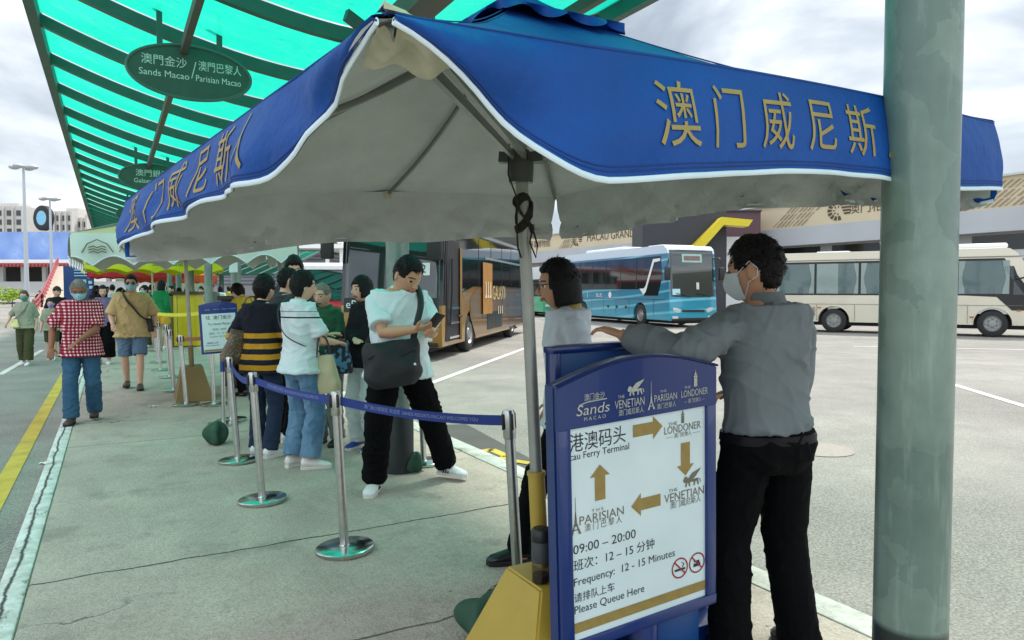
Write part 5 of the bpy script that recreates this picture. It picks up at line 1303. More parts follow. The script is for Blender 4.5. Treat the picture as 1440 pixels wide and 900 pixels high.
BLKT = cloth('black_trouser_cloth', C(11, 11, 13)); BLKT.node_tree.nodes['Principled BSDF'].inputs['Specular IOR Level'].default_value = .08; GREYSH = cloth('grey_uniform_shirt', C(112, 119, 121), rough=.75); LGREY = cloth('pale_grey_uniform', C(190, 197, 204)); GREEN = cloth('green_tee_cotton', C(44, 92, 66)); BLKJ = cloth('black_jacket_cloth', C(20, 22, 26)); WTR = cloth('off_white_trousers', C(196, 204, 200)); TANS = cloth('tan_tee_cotton', C(190, 168, 118)); KHAKI = cloth('olive_shorts_cloth', C(66, 70, 44)); SAGE = cloth('sage_tee_cotton', C(144, 154, 132)); YELT = cloth('yellow_shirt_cotton', C(190, 168, 48)); PURP = cloth('purple_top', C(112, 98, 134)); GREYT = cloth('grey_trouser_cloth', C(110, 112, 112)); DENS = cloth('light_denim_shorts', C(92, 116, 140), bump=.3); KGREEN = cloth('kelly_green_jacket', C(20, 120, 70)); YSH = cloth('yellow_shorts', C(206, 166, 60)); DKGREY = cloth('charcoal_shirt', C(58, 60, 64))
SHW = pm('white_trainer', C(214, 216, 214), .55, var=.05); SOLW = pm('white_sole', C(206, 206, 200), .6); SHB = pm('black_shoe_leather', C(20, 20, 22), .35); SOLB = pm('dark_sole', C(28, 26, 26), .8); SHBL = pm('blue_trainer', C(32, 62, 140), .6, var=.1); SHBR = pm('brown_shoe', C(72, 54, 44), .6); SHOR = pm('white_orange_trainer', None, .6, var=.04, pat=lambda nt, co: mixc(nt, ramp(nt, noi(nt, co, 9, 2), .58, .64), C(216, 212, 206), C(226, 110, 66)))
MASKW = pm('white_mask_fabric', C(206, 214, 216), .9, var=.03); MASKB = pm('pale_blue_mask_fabric', C(150, 194, 204), .9, var=.03); MASKG = pm('teal_mask_fabric', C(84, 150, 138), .9, var=.03); MASKP = pm('lilac_mask_fabric', C(160, 136, 196), .9, var=.03)
SHOE_W = (SHW, SOLW, None)
# ------------------------------------------------------------------ the people of the photograph
Q = 'people waiting in the shuttle queue'; WK = 'pedestrians walking along the kerb'; CRD = 'distant crowd under the far umbrellas'
man = person('man in grey long sleeved shirt, back turned, leaning on the blue desk', Vector((1.025, 2.86, 0)), (-.34, .94), 1.70, bw=1.06, lean=3, twist=6, side=0, head=(30, 3, 0), hs=1.19,
    feet=((-.14, .02, 14), (.15, -.04, -14)), hands=(Vector((.445, 2.82, 1.325)), (.12, .30, 1.08)), hint=((-.3, -.6, -.5), None), palm=((0, .1, -1), None), curl=.62, top=dict(mat=GREYSH, sleeve='long', hem=.952, fit=.018, flare=.0, wr=.008, sfit=.026), pants=dict(mat=BLKT, r=(.100, .086, .084), wr=.006, fit=.020, waist=.955),
    belt=pm('black_leather', C(12, 12, 13), .5, spec=.2), collar=GREYSH, hair=('short', HAIRB), mask=MASKW, shoes=(SHB, SOLB, None), sk=SKIN_M, lod=0, seed=3, watch=0)
wom = person('woman with black bob and glasses in pale grey uniform, behind the sign', Vector((.37, 3.98, 0)), (-1, -.10), 1.70, hs=1.16, fem=True, bw=1.05, lean=2, head=(0, 4, 0), feet=((-.07, .34, 4), (.07, -.24, -4)), lift=(0, .04),
    top=dict(mat=LGREY, sleeve='elbow', hem=.80, fit=.022, flare=.02, wr=.006), pants=dict(mat=BLKT, r=(.090, .074, .070), fit=.016), collar=pm('gold_scarf', C(150, 128, 62), .6, var=.3, vs=50), hair=('bob', HAIRB), glasses='clear', shoes=(SHB, SOLB, None), sk=SKIN_M, lod=0, seed=5)
pho = person('heavy man in white tee and black trousers looking down at his phone', Vector((-.775, 5.47, 0)), (.42, -.9), 1.80, hipo=(.10, 0), hs=1.16, bw=1.20, belly=1.1, lean=4, head=(24, 27, 0), feet=((-.30, -.07, 36), (.30, .06, -28)), curl=.75,
    hands=(D(606, 470, 5.06), D(583, 463, 5.08)), hint=((-.5, -.3, -1), (.8, -.3, -.75)), palm=((.3, -.2, 1), (-.5, -.1, .9)), top=dict(mat=T_WHITE, hem=.83, fit=.017, slen=.78, flare=.016, wr=.008, sfit=.024), pants=dict(mat=BLKT, r=(.106, .09, .082), wr=.007, fit=.016, len=1.0), hair=('short', HAIRB), shoes=(SHW, SOLW, BLACKP), earbud=True, sk=SKIN_M, lod=0, seed=8, watch=None)
strp = person('woman in navy and mustard striped knit top and dark jeans, seen from behind', G(372, 641), (.26, .96), 1.635, fem=True, bw=1.12, feet=((-.10, .02, 6), (.10, -.05, -12)), head=(-12, 4, 0), hands=((-.19, .10, 1.0), (.16, .26, 1.12)),
    top=dict(mat=STRIPE, sleeve='elbow', hem=.80, fit=.026, flare=.006, wr=.005), pants=dict(mat=JEAND, r=(.086, .07, .068)), hair=('female_short', HAIRB), shoes=SHOE_W, lod=1, seed=11, group=Q)
whit = person('woman in white tee with thin black stripe and wide cropped jeans, turned right', G(418, 659), (.62, .78), 1.655, fem=True, bw=1.06, feet=((-.09, .02, 2), (.10, .06, -34)), head=(-22, 2, 0), hands=((-.10, .34, 1.16), (.10, .32, 1.10)),
    top=dict(mat=TEEL, hem=.85, fit=.024, flare=.016, slen=.8, wr=.007, sfit=.028), pants=dict(mat=JEAN, r=(.088, .084, .090), len=.93, wr=.007), hair=('female_short', HAIRB), shoes=(SHOR, SOLW, None), lod=1, seed=14, group=Q)
grn = person('elderly grey haired woman in green tee, talking with her mouth open', Vector((-1.80, 6.95, 0)), (-.30, -.95), 1.575, fem=True, bw=1.05, lean=6, head=(2, 3, 0), hands=((-.06, .26, 1.12), (.07, .26, 1.13)), top=dict(mat=GREEN, hem=.82, fit=.026, flare=.012, slen=.85), pants=dict(mat=GREYT, r=(.09, .08, .078)), hair=('grey', HAIRG), mouth_open=True, sk=SKIN_L, shoes=(SHB, SOLB, None), lod=1, seed=17, group=Q)
blk_w = person('woman with black fringe, black jacket with folded arms and blue trainers', Vector((-1.39, 6.75, 0)), (-.62, -.75), 1.63, fem=True, head=(-6, 0, 0), hands=((.12, .20, 1.16), (-.12, .22, 1.12)), hint=((-1, -.2, -.9), (1, -.2, -.9)), feet=((-.10, .0, 18), (.10, .02, 10)), top=dict(mat=BLKJ, sleeve='long', hem=.83, fit=.026, flare=.008), pants=dict(mat=WTR, r=(.092, .082, .085)), hair=('fringe', HAIRB), shoes=(SHBL, SOLW, None), lod=1, seed=19, group=Q)
person('tallest man of the queue, quiff of black hair above the others', Vector((-2.34, 7.65, 0)), (.35, -.93), 1.845, head=(-4, 6, 0), top=dict(mat=DKGREY), pants=dict(mat=BLKT), hair=('tall', HAIRB), shoes=SHOE_W, lod=1, seed=23, group=Q)
person('man in charcoal polo half hidden behind the white tee woman', Vector((-2.27, 7.1, 0)), (.75, .5), 1.72, head=(0, 3, 0), top=dict(mat=DKGREY), pants=dict(mat=BLKT), hair=('crop', HAIRB), shoes=SHOE_W, lod=1, seed=27, group=Q)
person('person in yellow shirt bending over the dark brown counter', G(350, 556), (-.75, .55), 1.66, fem=True, lean=14, head=(0, 22, 0), hands=((-.1, .36, 1.16), (.1, .34, 1.16)), top=dict(mat=YELT, sleeve='elbow', fit=.026), pants=dict(mat=BLKT), hair=('female_short', HAIRB), shoes=(SHB, SOLB, None), lod=1, seed=29)
pla = person('grey haired man in red and white check shirt and jeans walking on the white kerb', G(119, 592), (.36, -.93), 1.66, bw=1.02, lean=4, head=(6, 22, 0), feet=((-.09, -.13, 4), (.10, .20, -6)), lift=(.03, 0), hands=((-.02, .27, 1.0), (.29, .10, .92)), hint=((-.9, -.4, -.4), None), top=dict(mat=PLAID, hem=.80, fit=.034, flare=.022, slen=.86, wr=.008, sfit=.03), pants=dict(mat=JEANB, r=(.094, .082, .084)), hair=('grey', HAIRG), mask=MASKB, shoes=(SHBR, SOLB, None), sk=SKIN_D, lod=1, seed=31, group=WK)
tan = person('man in tan tee, sunglasses and denim shorts with a black sling strap', G(188, 546), (.42, -.9), 1.75, bw=1.08, head=(-4, 2, 0), feet=((-.10, .22, 2), (.09, -.10, -4)), lift=(0, .02), hands=((-.30, .06, .92), (.24, .24, 1.0)), top=dict(mat=TANS, hem=.80, fit=.04, flare=.025, slen=.95, wr=.01, sfit=.04), pants=dict(mat=DENS, kind='short', r=(.1, .09, .098), len=.92, name='shorts'), hair=('short', HAIRB), mask=MASKB, glasses='dark', shoes=(SHBR, SOLB, None), lod=1, seed=35, group=WK, watch=0)
sag = person('woman in sage tee and olive cropped trousers on the road at far left', G(38, 513, ROADZ), (.3, -.95), 1.62, fem=True, z0=ROADZ, bw=1.1, feet=((-.08, .16, 0), (.09, -.1, 0)), hands=(None, (.34, .08, .98)), top=dict(mat=SAGE, hem=.86, fit=.035, flare=.02, slen=.95), pants=dict(mat=KHAKI, r=(.1, .095, .095), len=.88), hair=('female_short', HAIRBR), mask=MASKG, shoes=SHOE_W, lod=2, seed=37, group=WK)
person('child in pale tee and olive shorts with a lilac mask', G(74, 506, ROADZ), (.32, -.95), 1.42, z0=ROADZ, feet=((-.08, .1, 0), (.08, -.1, 0)), top=dict(mat=SAGE, hem=.84, fit=.035, flare=.02, slen=.95), pants=dict(mat=KHAKI, kind='short', r=(.1, .09, .1), len=.9, name='shorts'), hair=('short', HAIRB), mask=MASKP, shoes=SHOE_W, lod=2, seed=39, group=WK)
person('person in black tee and black cap behind the child', G(82, 500, ROADZ), (.4, -.9), 1.72, z0=ROADZ, head=(40, 0, 0), top=dict(mat=BLKJ, fit=.03), pants=dict(mat=BLKT), hair=('short', HAIRB), cap=pm('black_cap', C(22, 22, 24), .8), shoes=SHOE_W, lod=2, seed=41, group=WK)
person('woman in purple top and black skirt behind the check shirt man', G(147, 512), (.2, -.97), 1.62, fem=True, head=(20, 8, 0), top=dict(mat=PURP, fit=.025, sleeve='short'), pants=dict(mat=BLKT, r=(.12, .13, .13), len=.7), hair=('long', HAIRB), shoes=SHOE_W, lod=2, seed=43, group=WK)
person('person in kelly green jacket and yellow shorts, seen from behind', G(228, 492), (.2, .97), 1.78, fem=True, top=dict(mat=KGREEN, sleeve='long', hem=.9, fit=.035, flare=.02), pants=dict(mat=YSH, kind='short', r=(.11, .1, .11), len=.6, name='shorts'), hair=('long', HAIRB), shoes=SHOE_W, lod=2, seed=45)
# distant crowd
bgm = {'white': T_WHITE, 'black': BLKJ, 'navy': cloth('navy_tee', C(36, 44, 70)), 'grey': cloth('grey_tee', C(120, 124, 126)), 'pink': cloth('pink_tee', C(190, 140, 146)), 'teal': cloth('teal_tee', C(60, 120, 116)), 'yellow': YELT}
crowd = [(133, 20, 'black', 'right behind the head of the check shirt man'), (158, 23, 'white', 'just right of the purple top'), (166, 20.5, 'teal', 'left of the tan shirt man'), (172, 27, 'white', 'left of the tan shirt man'), (205, 19, 'black', 'right of the tan shirt man'), (212, 23, 'grey', 'left of the green jacket'), (199, 28, 'white', 'behind the tan shirt man'),
         (243, 26, 'black', 'right of the green jacket'), (252, 22.5, 'navy', 'behind the yellow kiosk'), (271, 24, 'white', 'behind the yellow kiosk'), (284, 27, 'white', 'at the right corner of the yellow kiosk'), (298, 22, 'grey', 'above the small blue sign'), (310, 26, 'white', 'above the small blue sign'), (322, 30, 'yellow', 'left of the yellow shirt person'), (140, 29, 'navy', 'behind the check shirt man'), (151, 32, 'pink', 'behind the purple top'), (181, 33, 'black', 'left of the tan shirt man'), (236, 32, 'teal', 'beyond the green jacket'), (262, 31, 'grey', 'behind the yellow kiosk')]
for i, (px, Y, c, wh) in enumerate(crowd):
    rr = random.Random(i); p = D(px, 412, Y); a = rr.uniform(-.8, .8); sg_ = -1 if rr.random() < .6 else 1
    person(f'distant {"man" if i % 2 else "woman"} in {c} top, {wh}', Vector((p.x, Y, 0)), (math.sin(a), sg_*math.cos(a)), rr.uniform(1.58, 1.76), fem=i % 2 == 0, head=(rr.uniform(-20, 20), rr.uniform(0, 12), 0), top=dict(mat=bgm[c], fit=.03), pants=dict(mat=rr.choice([BLKT, JEAND, GREYT, KHAKI])), hair=(rr.choice(['short', 'crop']) if i % 2 else rr.choice(['long', 'bob', 'female_short']), HAIRB), mask=rr.choice([MASKW, MASKB, None]), shoes=SHOE_W, lod=3, seed=60+i, group=CRD)
# ------------------------------------------------------------------ bags and phone
def bag(name, label, cat, c, rt, up, w, h, d, mat, straps=(), smat=None, sag=.35, taper=.8, sr=.006, flap=None, soft=False):
    rt = Vector(rt).normalized(); up = Vector(up).normalized(); fw = rt.cross(up).normalized()
    r = thing(name, label, cat, c)
    b = MB(); rings = []
    for i in range(13):
        v = i/12; zz = (v-.5)*h; kw = lerp(1, taper, v)*(.86+.14*math.sin(math.pi*min(1, v*1.4+.15))); kd = (1-.65*v)*(.6+.4*math.sin(math.pi*min(.5, v*2+.12)))
        if soft: kw = (1-max(0, .30-v)**1.6*2.2-max(0, v-.8)*.5)*(1+.05*math.sin(v*9)); kd = .45+.55*math.sin(math.pi*min(.5, .14+v*.9)) if v < .45 else 1-.62*(v-.45)/.55
        ring = []
        for j in range(28):
            a = 2*math.pi*j/28; ca, sa = math.cos(a), math.sin(a); x = math.copysign(abs(ca)**.6, ca)*w/2*kw; y = math.copysign(abs(sa)**.7, sa)*d/2*kd
            p = c+rt*x+fw*y+up*zz; n = (noise.noise(p*9)*.016+noise.noise(p*21)*.007)*(1.7 if soft else 1); ring.append(p+fw*n*math.copysign(1, sa)+up*n*.5+rt*n*.4)
        rings.append(ring)
    b.loft(rings); b.build('body', mat, r, world=True, smooth=60)
    if flap:
        b = MB(); b.grid(lambda u, v: c+rt*((u-.5)*w*.86)+fw*(d*.30*(.7+.5*v))+up*(h*.40-h*.42*v)+fw*.014*math.sin(u*math.pi), 10, 8); b.build('flap', flap, r, world=True, smooth=60)
    if soft: b = MB(); b.tube([c+rt*(w*.42*(2*q/14-1))+fw*(d*.5*.62)+up*(h*.20+.02*math.sin(q*.6)) for q in range(15)], .006, 6); b.build('zip', BLACKP, r, world=True); MB().sphere(c+rt*w*.36-fw*0+fw*d*.40-up*h*.05, .012, 10, 8).build('badge', WHITE, r, world=True)
    for s in straps:
        P = [Vector(p) for p in s]; b = MB(); b.tube(P, [(sr, sr*.35)]*len(P), 8, up=rt); b.build('strap', smat or mat, r, world=True)
    return r
NYL = pm('black_nylon', C(22, 23, 26), .6, var=.15, vs=9, bump=.3, bs=40); CANV = pm('beige_canvas_tote', C(176, 166, 132), .85, var=.12, vs=6, bump=.3, bs=30)
def p_mono(nt, co):
    v = N(nt, 'ShaderNodeTexVoronoi'); v.inputs['Scale'].default_value = 46; L(nt, co, v.inputs[0]); return mixc(nt, ramp(nt, v.outputs[0], .2, .5), C(126, 104, 78), C(84, 66, 50))
BRBAG = pm('brown_patterned_leather', None, .5, pat=p_mono)
def p_patt(nt, co):
    v = N(nt, 'ShaderNodeTexVoronoi'); v.inputs['Scale'].default_value = 30; L(nt, co, v.inputs[0]); return mixc(nt, math_(nt, 'GREATER_THAN', xyz(nt, v.outputs['Color'])[1], .6), C(22, 26, 34), C(70, 120, 150))
PATB = pm('blue_print_bag', None, .7, pat=p_patt)
def curve(pts, n=6):
    P = [Vector(p) for p in pts]; P = [P[0]]+P+[P[-1]]; o = []
    for i in range(1, len(P)-2):
        for k in range(n):
            t = k/n; a, b_, c, d = P[i-1], P[i], P[i+1], P[i+2]; o.append(.5*((2*b_)+(c-a)*t+(2*a-5*b_+4*c-d)*t*t+(3*b_-a-3*c+d)*t**3))
    o.append(P[-2]); return o
T = pho['T']
bc = D(552, 512, 5.13)
bag('sling_bag', 'bulky black nylon sling bag at the waist of the phone user', 'bag', bc, (1, .25, .12), (-.08, 0, 1), .42, .33, .20, NYL, [curve([bc+Vector((.16, .0, .13)), T(-.03, .275, 1.16), T(-.065, .25, 1.28), T(-.095, .215, 1.37), T(-.108, .15, 1.45), T(-.112, .03, 1.505), T(-.09, -.12, 1.47), T(.04, -.21, 1.28), T(.2, -.12, 1.08), bc+Vector((-.17, .08, .12))])], sr=.024, taper=.80, soft=True)
phc = (pho['wr'][0]+pho['wr'][1])/2+Vector((.10, -.05, .085))
pn_ = thing('mobile_phone', 'black mobile phone held in both hands by the man in the white tee', 'phone', phc); pn_.rotation_euler = (R(50), R(18), R(28))
MB().box((0, 0, 0), (.072, .009, .15), bev=.004).build('case', BLACKP, pn_); MB().box((0, .0048, 0), (.064, .001, .138)).build('screen', DARKW, pn_, smooth=0)
T = whit['T']
bc = D(457, 526, 5.95)
bag('tote_bag', 'beige canvas tote hanging at the hip of the white tee woman', 'bag', bc, (.95, -.3, .1), (-.15, 0, 1), .25, .32, .13, CANV, [curve([bc+Vector((-.05, 0, .15)), T(.16, .12, 1.02), T(.15, -.06, 1.09), T(.07, -.185, 1.18), T(-.04, -.185, 1.31), T(-.105, -.13, 1.44), T(-.11, -.01, 1.505), T(-.08, .12, 1.42)]), curve([bc+Vector((-.06, -.03, .14)), bc+Vector((-.04, -.03, .30)), bc+Vector((.02, -.03, .30)), bc+Vector((.06, -.03, .14))])], BLACKP, sr=.008, taper=.95)
T = strp['T']
bc = D(338, 488, 6.42)
bag('shoulder_bag', 'brown patterned handbag on the left arm of the striped top woman', 'handbag', bc, (.75, .6, -.2), (.2, 0, 1), .32, .30, .16, BRBAG, [curve([bc+Vector((-.06, 0, .14)), T(-.21, -.02, 1.30), T(-.15, -.04, 1.50), T(-.13, .03, 1.49), bc+Vector((.06, .05, .14))])], pm('tan_strap', C(150, 128, 86), .6), sr=.011)
bc = D(474, 502, 6.55)
bag('shoulder_bag', 'dark bag with blue print held by the elderly woman in green', 'handbag', bc, (1, .1, 0), (0, 0, 1), .30, .30, .14, PATB, [curve([bc+Vector((-.08, 0, .14)), bc+Vector((-.06, .0, .30)), bc+Vector((.05, .0, .30)), bc+Vector((.08, .0, .14))])], BLACKP)
T = tan['T']
bc = T(-.22, .08, .98)
bag('sling_bag', 'small black sling bag on the tan tee man', 'bag', bc, (1, 0, 0), (0, 0, 1), .16, .2, .08, NYL, [curve([bc+Vector((0, -.03, .08)), T(-.12, .20, 1.12), T(-.02, .19, 1.25), T(.07, .16, 1.37), T(.12, .09, 1.475), T(.11, .0, 1.50), T(.04, -.13, 1.4)])], sr=.022)
T = sag['T']
bc = T(.16, .16, .98)
bag('sling_bag', 'small cream bag worn by the woman in sage tee', 'bag', bc, (1, 0, 0), (0, 0, 1), .2, .18, .08, pm('cream_leather', C(200, 200, 140), .6), [curve([bc+Vector((-.04, 0, .08)), T(.05, .18, 1.18), T(-.06, .155, 1.33), T(-.10, .08, 1.48), T(-.09, -.02, 1.49)])], GREYT, sr=.012)
# ================================================================== VEHICLES
RIMM = pm('steel_rim', C(150, 150, 148), .4, .6, var=.1); GLASSD = pm('dark_coach_glass', (.010, .014, .015, 1), .04, var=.05, spec=.8); GLASSW = pm('tinted_windscreen', (.016, .024, .024, 1), .03, var=.05, spec=.9)
for m_ in (GLASSD, GLASSW): m_.node_tree.nodes['Principled BSDF'].inputs['IOR'].default_value = 1.55
LAMP = pm('headlamp_lens', C(196, 200, 200), .08, var=.1, coat=1); TLAMP = pm('amber_lens', C(190, 96, 30), .3); CHROME = pm('chrome_trim', (.7, .7, .7, 1), .15, 1)
def front_fn(Lh, H, rake, bulge):
    ks = [(.30, -.06), (.55, -.005), (.95, 0), (1.3, -.03), (1.6, -.07), (H*.72, -.07-rake*.45), (H-.36, -.07-rake*.85), (H-.16, -.12-rake), (H-.03, -.30-rake), (H, -.55-rake)]
    def f(z):
        for (a, xa), (b_, xb) in zip(ks, ks[1:]):
            if z <= b_: t = max(0, (z-a)/(b_-a)); return Lh/2+lerp(xa, xb, t)
        return Lh/2+ks[-1][1]
    return f, [k[0] for k in ks]
def coach(name, label, pos, head, Lh, Wd, H, wf, wr_, wrad, body, roofm, band, rake=.25, glass=None, band_top=.28, ws=(1.35, .30), nwin=6, wheel_w=.28, low=.32, hub_style='plain'):
    rz = math.atan2(head.y, head.x); r = thing(name, label, 'bus' if 'minibus' not in label else 'minibus', pos, rz)
    ff, zs = front_fn(Lh, H, rake, .1)
    prof = [(Lh/2-.5-rake, H)] + [(ff(z), z) for z in reversed(zs[:-1])]
    def arch(cx):
        rr = wrad+.10; q = []
        for i in range(13):
            a = R(lerp(0, 180, i/12)); q.append((cx+rr*math.cos(a), max(low, wrad+rr*math.sin(a)) if 0 < i < 12 else low))
        return q
    prof += [(ff(.3), low)] + arch(wf) + arch(wr_) + [(-Lh/2+.05, low), (-Lh/2, low+.15), (-Lh/2, H-.45), (-Lh/2+.06, H-.18), (-Lh/2+.25, H-.03), (-Lh/2+.5, H)]
    clean = []
    for p in prof:
        if not clean or (abs(p[0]-clean[-1][0])+abs(p[1]-clean[-1][1])) > 1e-3: clean.append(p)
    b = MB(); b.prism(clean, -Wd/2, Wd/2); o = b.build('body', body, r, smooth=0)
    bm = bmesh.new(); bm.from_mesh(o.data)
    ed = [e for e in bm.edges if len(e.link_faces) == 2 and any(len(f.verts) > 8 for f in e.link_faces) and (e.verts[0].co.z > .9*H-.2 or e.verts[1].co.z > .9*H-.2 or min(e.verts[0].co.x, e.verts[1].co.x) > Lh/2-.9)]
    bmesh.ops.bevel(bm, geom=ed, offset=.14, segments=4, affect='EDGES', profile=.5, clamp_overlap=True); bmesh.ops.triangulate(bm, faces=[f for f in bm.faces if len(f.verts) > 6]); bm.to_mesh(o.data); bm.free()
    o.data.polygons.foreach_set('use_smooth', [True]*len(o.data.polygons)); o.data.set_sharp_from_angle(angle=R(35))
    bm_under = MB().box((0, 0, low+.1), (Lh-.5, Wd-.75, .5)); bm_under.build('chassis', RUBBER, r, smooth=0)
    # wheels
    for wx in (wf, wr_):
        for s in (-1, 1):
            M_ = Matrix.Translation((wx, s*(Wd/2-.16), wrad)) @ Matrix.Rotation(R(90)*-s, 4, 'X')
            b = MB(); hw = wheel_w/2
            b.lathe([(wrad*.58, -hw), (wrad*.9, -hw), (wrad*.98, -hw*.8), (wrad, -hw*.5), (wrad, hw*.5), (wrad*.98, hw*.8), (wrad*.9, hw), (wrad*.58, hw*.98)], 36, M_, cap=False); ty_ = b.build('wheel', RUBBER, r)
            b = MB(); b.lathe([(wrad*.60, hw*.95), (wrad*.57, hw*1.0), (wrad*.52, hw*.55), (wrad*.34, hw*.5), (wrad*.26, hw*.9), (wrad*.14, hw*.95), (.001, hw*.95)], 32, M_, cap=False)
            for q in range(8): a = 2*math.pi*q/8; b.lathe([(.022, hw*.5), (.022, hw*.78), (.001, hw*.8)], 6, M_ @ Matrix.Translation((wrad*.42*math.cos(a), wrad*.42*math.sin(a), 0)))
            if hub_style == 'fancy':
                for q in range(6): a = 2*math.pi*q/6; b.lathe([(.06, hw*.52), (.05, hw*.72), (.001, hw*.75)], 8, M_ @ Matrix.Translation((wrad*.36*math.cos(a), wrad*.36*math.sin(a), 0)))
            b.build('rim', RIMM, ty_)
            b = MB(); 
            for q in range(13):
                pass
    # windscreen
    g = glass or GLASSW; z0, z1 = ws[0], H-ws[1]
    def wsf(u, v, off=.015, m=ws[2] if len(ws) > 2 else .10):
        z = lerp(z0, z1, v); y = lerp(-Wd/2+m, Wd/2-m, u); e_ = min(.135, max(0, abs(y)-(Wd/2-.14))); return Vector((ff(z)+off-(.14-math.sqrt(.14**2-e_*e_)), y, z))
    b = MB(); b.grid(lambda u, v: wsf(u, v), 48, 14); b.build('windscreen', g, r, smooth=80)
    b = MB()
    b.tube([wsf(u, v, .02) for u, v in [(0, 0), (.25, 0), (.5, 0), (.75, 0), (1, 0), (1, .25), (1, .5), (1, .75), (1, 1), (.75, 1), (.5, 1), (.25, 1), (0, 1), (0, .75), (0, .5), (0, .25)]], .022, 6, closed=True); b.build('windscreen_seal', RUBBER, r)
    for u0, u1 in ((.42, .12), (.88, .56)):
        b = MB(); b.tube([wsf(u0, -.02, .05), wsf(lerp(u0, u1, .5), .04, .05), wsf(u1, .06, .05)], .014, 6); b.build('wiper', BLACKP, r)
    return r, ff, wsf
def side_panel(b, s, Wd, pts, out=.012):
    """flat polygon on the side of a coach: s=+1 left, -1 right; pts in (x,z)"""
    y = s*(Wd/2+out); b.add([(x, y, z) for x, z in pts], [tuple(range(len(pts)))]); return b
def side_text(b, s, Wd, x, z, size, tx, out=.018, cond=1., slope=0):
    vs, fs = textmesh(tx, size); d = -1 if s > 0 else 1
    # seen from outside: on the left side the front is to the viewer's left
    b.add([(x+d*q.x*cond, s*(Wd/2+out), z+q.y+slope*q.x) for q in vs], fs)
def mirror_arm(r, pts, box_c, box_d):
    b = MB(); b.tube(curve(pts), .028, 8); mm = b.build('mirror', BLACKP, r); MB().box(box_c, box_d, bev=.04).build('mirror_housing', BLACKP, mm)
# ---- gold coach
GOLDP = pm('gold_coach_paint', None, .3, .3, var=.06, vs=1, coat=.6, pat=lambda nt, co: mixc(nt, math_(nt, 'MAXIMUM', math_(nt, 'GREATER_THAN', xyz(nt, co)[2], 3.1), math_(nt, 'MULTIPLY', math_(nt, 'GREATER_THAN', xyz(nt, co)[2], 1.28), math_(nt, 'GREATER_THAN', xyz(nt, co)[0], 5.5))), C(150, 108, 36), C(24, 24, 25)))
def p_goldside(nt, co):
    x, y, z = xyz(nt, co); a = noi(nt, co, .5, 3); f = ramp(nt, math_(nt, 'ADD', x, math_(nt, 'MULTIPLY', a, 2)), -4.5, 1.5)
    c = mixc(nt, f, C(66, 46, 46), C(124, 88, 40)); return c
GOLDS = pm('gold_brown_side_print', None, .35, .25, pat=p_goldside, coat=.5)
p1, p2 = G(659, 494, ROADZ), G(722, 473, ROADZ); hd_ = (p1-p2); hd_.z = 0; wb = hd_.length; hd_.normalize(); lf = Vector((-hd_.y, hd_.x, 0)); WG = 2.5
wbg = 6.1
cpos = p1 - hd_*(3.3) - lf*(WG/2-.05)
gc, gff, gws = coach('tour_coach', 'gold tour coach with open front door, facing the queue', cpos, hd_, 12, WG, 3.62, 3.3, 3.3-wbg, .5, GOLDP, GOLDP, None, rake=.22, ws=(1.22, .14, .025))
GL, GW = 12, WG
b = MB()
for s in (-1, 1): side_panel(b, s, GW, [(4.4, 1.55), (4.6, 3.1), (-5.9, 3.1), (-5.9, 1.75), (3.0, 1.75)], .010)
b.build('window_band', GLASSD, gc, smooth=0)
b = MB(); side_panel(b, 1, GW, [(3.35, 1.40), (3.35, .95), (2.75, .40), (-2.1, .40), (-5.9, .45), (-5.9, 1.72), (2.6, 1.72)], .008); b.build('side_graphic', GOLDS, gc, smooth=0)
for i in range(6):
    x = 2.4-i*1.6; b = MB(); side_panel(b, 1, GW, [(x, 1.78), (x, 3.08), (x-.045, 3.08), (x-.045, 1.78)], .016); b.build('window_divider', BLACKP, gc, smooth=0)
b = MB(); side_panel(b, 1, GW, [(4.9, 3.14), (4.9, 3.24), (-5.9, 3.24), (-5.9, 3.14)], .016); side_panel(b, 1, GW, [(1.6, 2.55), (1.6, 2.62), (-5.9, 2.62), (-5.9, 2.55)], .02); b.build('side_trim', pm('silver_trim', C(160, 164, 166), .3, .6), gc, smooth=0)
b = MB(); side_panel(b, 1, GW, [(2.0, 2.45), (2.0, .95), (.75, .95), (.75, 2.45)], .05); b.build('advert_panel', pm('gold_poster', C(160, 112, 48), .5, var=.15, vs=4), gc, smooth=0)
b = MB(); side_text(b, 1, GW, -.35, 1.55, .62, 'GALAXY', .03, .8); b.build('lettering', pm('pale_gold_letters', C(196, 174, 116), .5), gc, smooth=0)
b = MB()
for x in (1.65, 1.35, 1.05):
    side_panel(b, 1, GW, [(x+.06, 1.5), (x+.05, 1.9), (x-.05, 1.9), (x-.06, 1.5)], .062); side_panel(b, 1, GW, [(x+.12, 1.42), (x+.1, 1.5), (x-.1, 1.5), (x-.12, 1.42)], .062)
    side_panel(b, 1, GW, [(x-1.9+.05, .9), (x-1.9+.04, 1.15), (x-1.9-.04, 1.15), (x-1.9-.05, .9)], .03)
b.build('tower_print', pm('cream_print', C(214, 196, 160), .5), gc, smooth=0)
for x0 in (1.3, .2): b = MB(); side_panel(b, 1, GW, [(x0, .48), (x0, 1.0), (x0-1.0, 1.0), (x0-1.0, .48)], .016); b.build('luggage_hatch', pm('black_hatch', C(26, 26, 28), .4), gc, smooth=0)
b = MB()
for x in (1.0, -.9, -1.9, -3.4, -4.6): side_panel(b, 1, GW, [(x, .46), (x, 1.68), (x-.02, 1.68), (x-.02, .46)], .014)
b.build('panel_seams', BLACKP, gc, smooth=0)
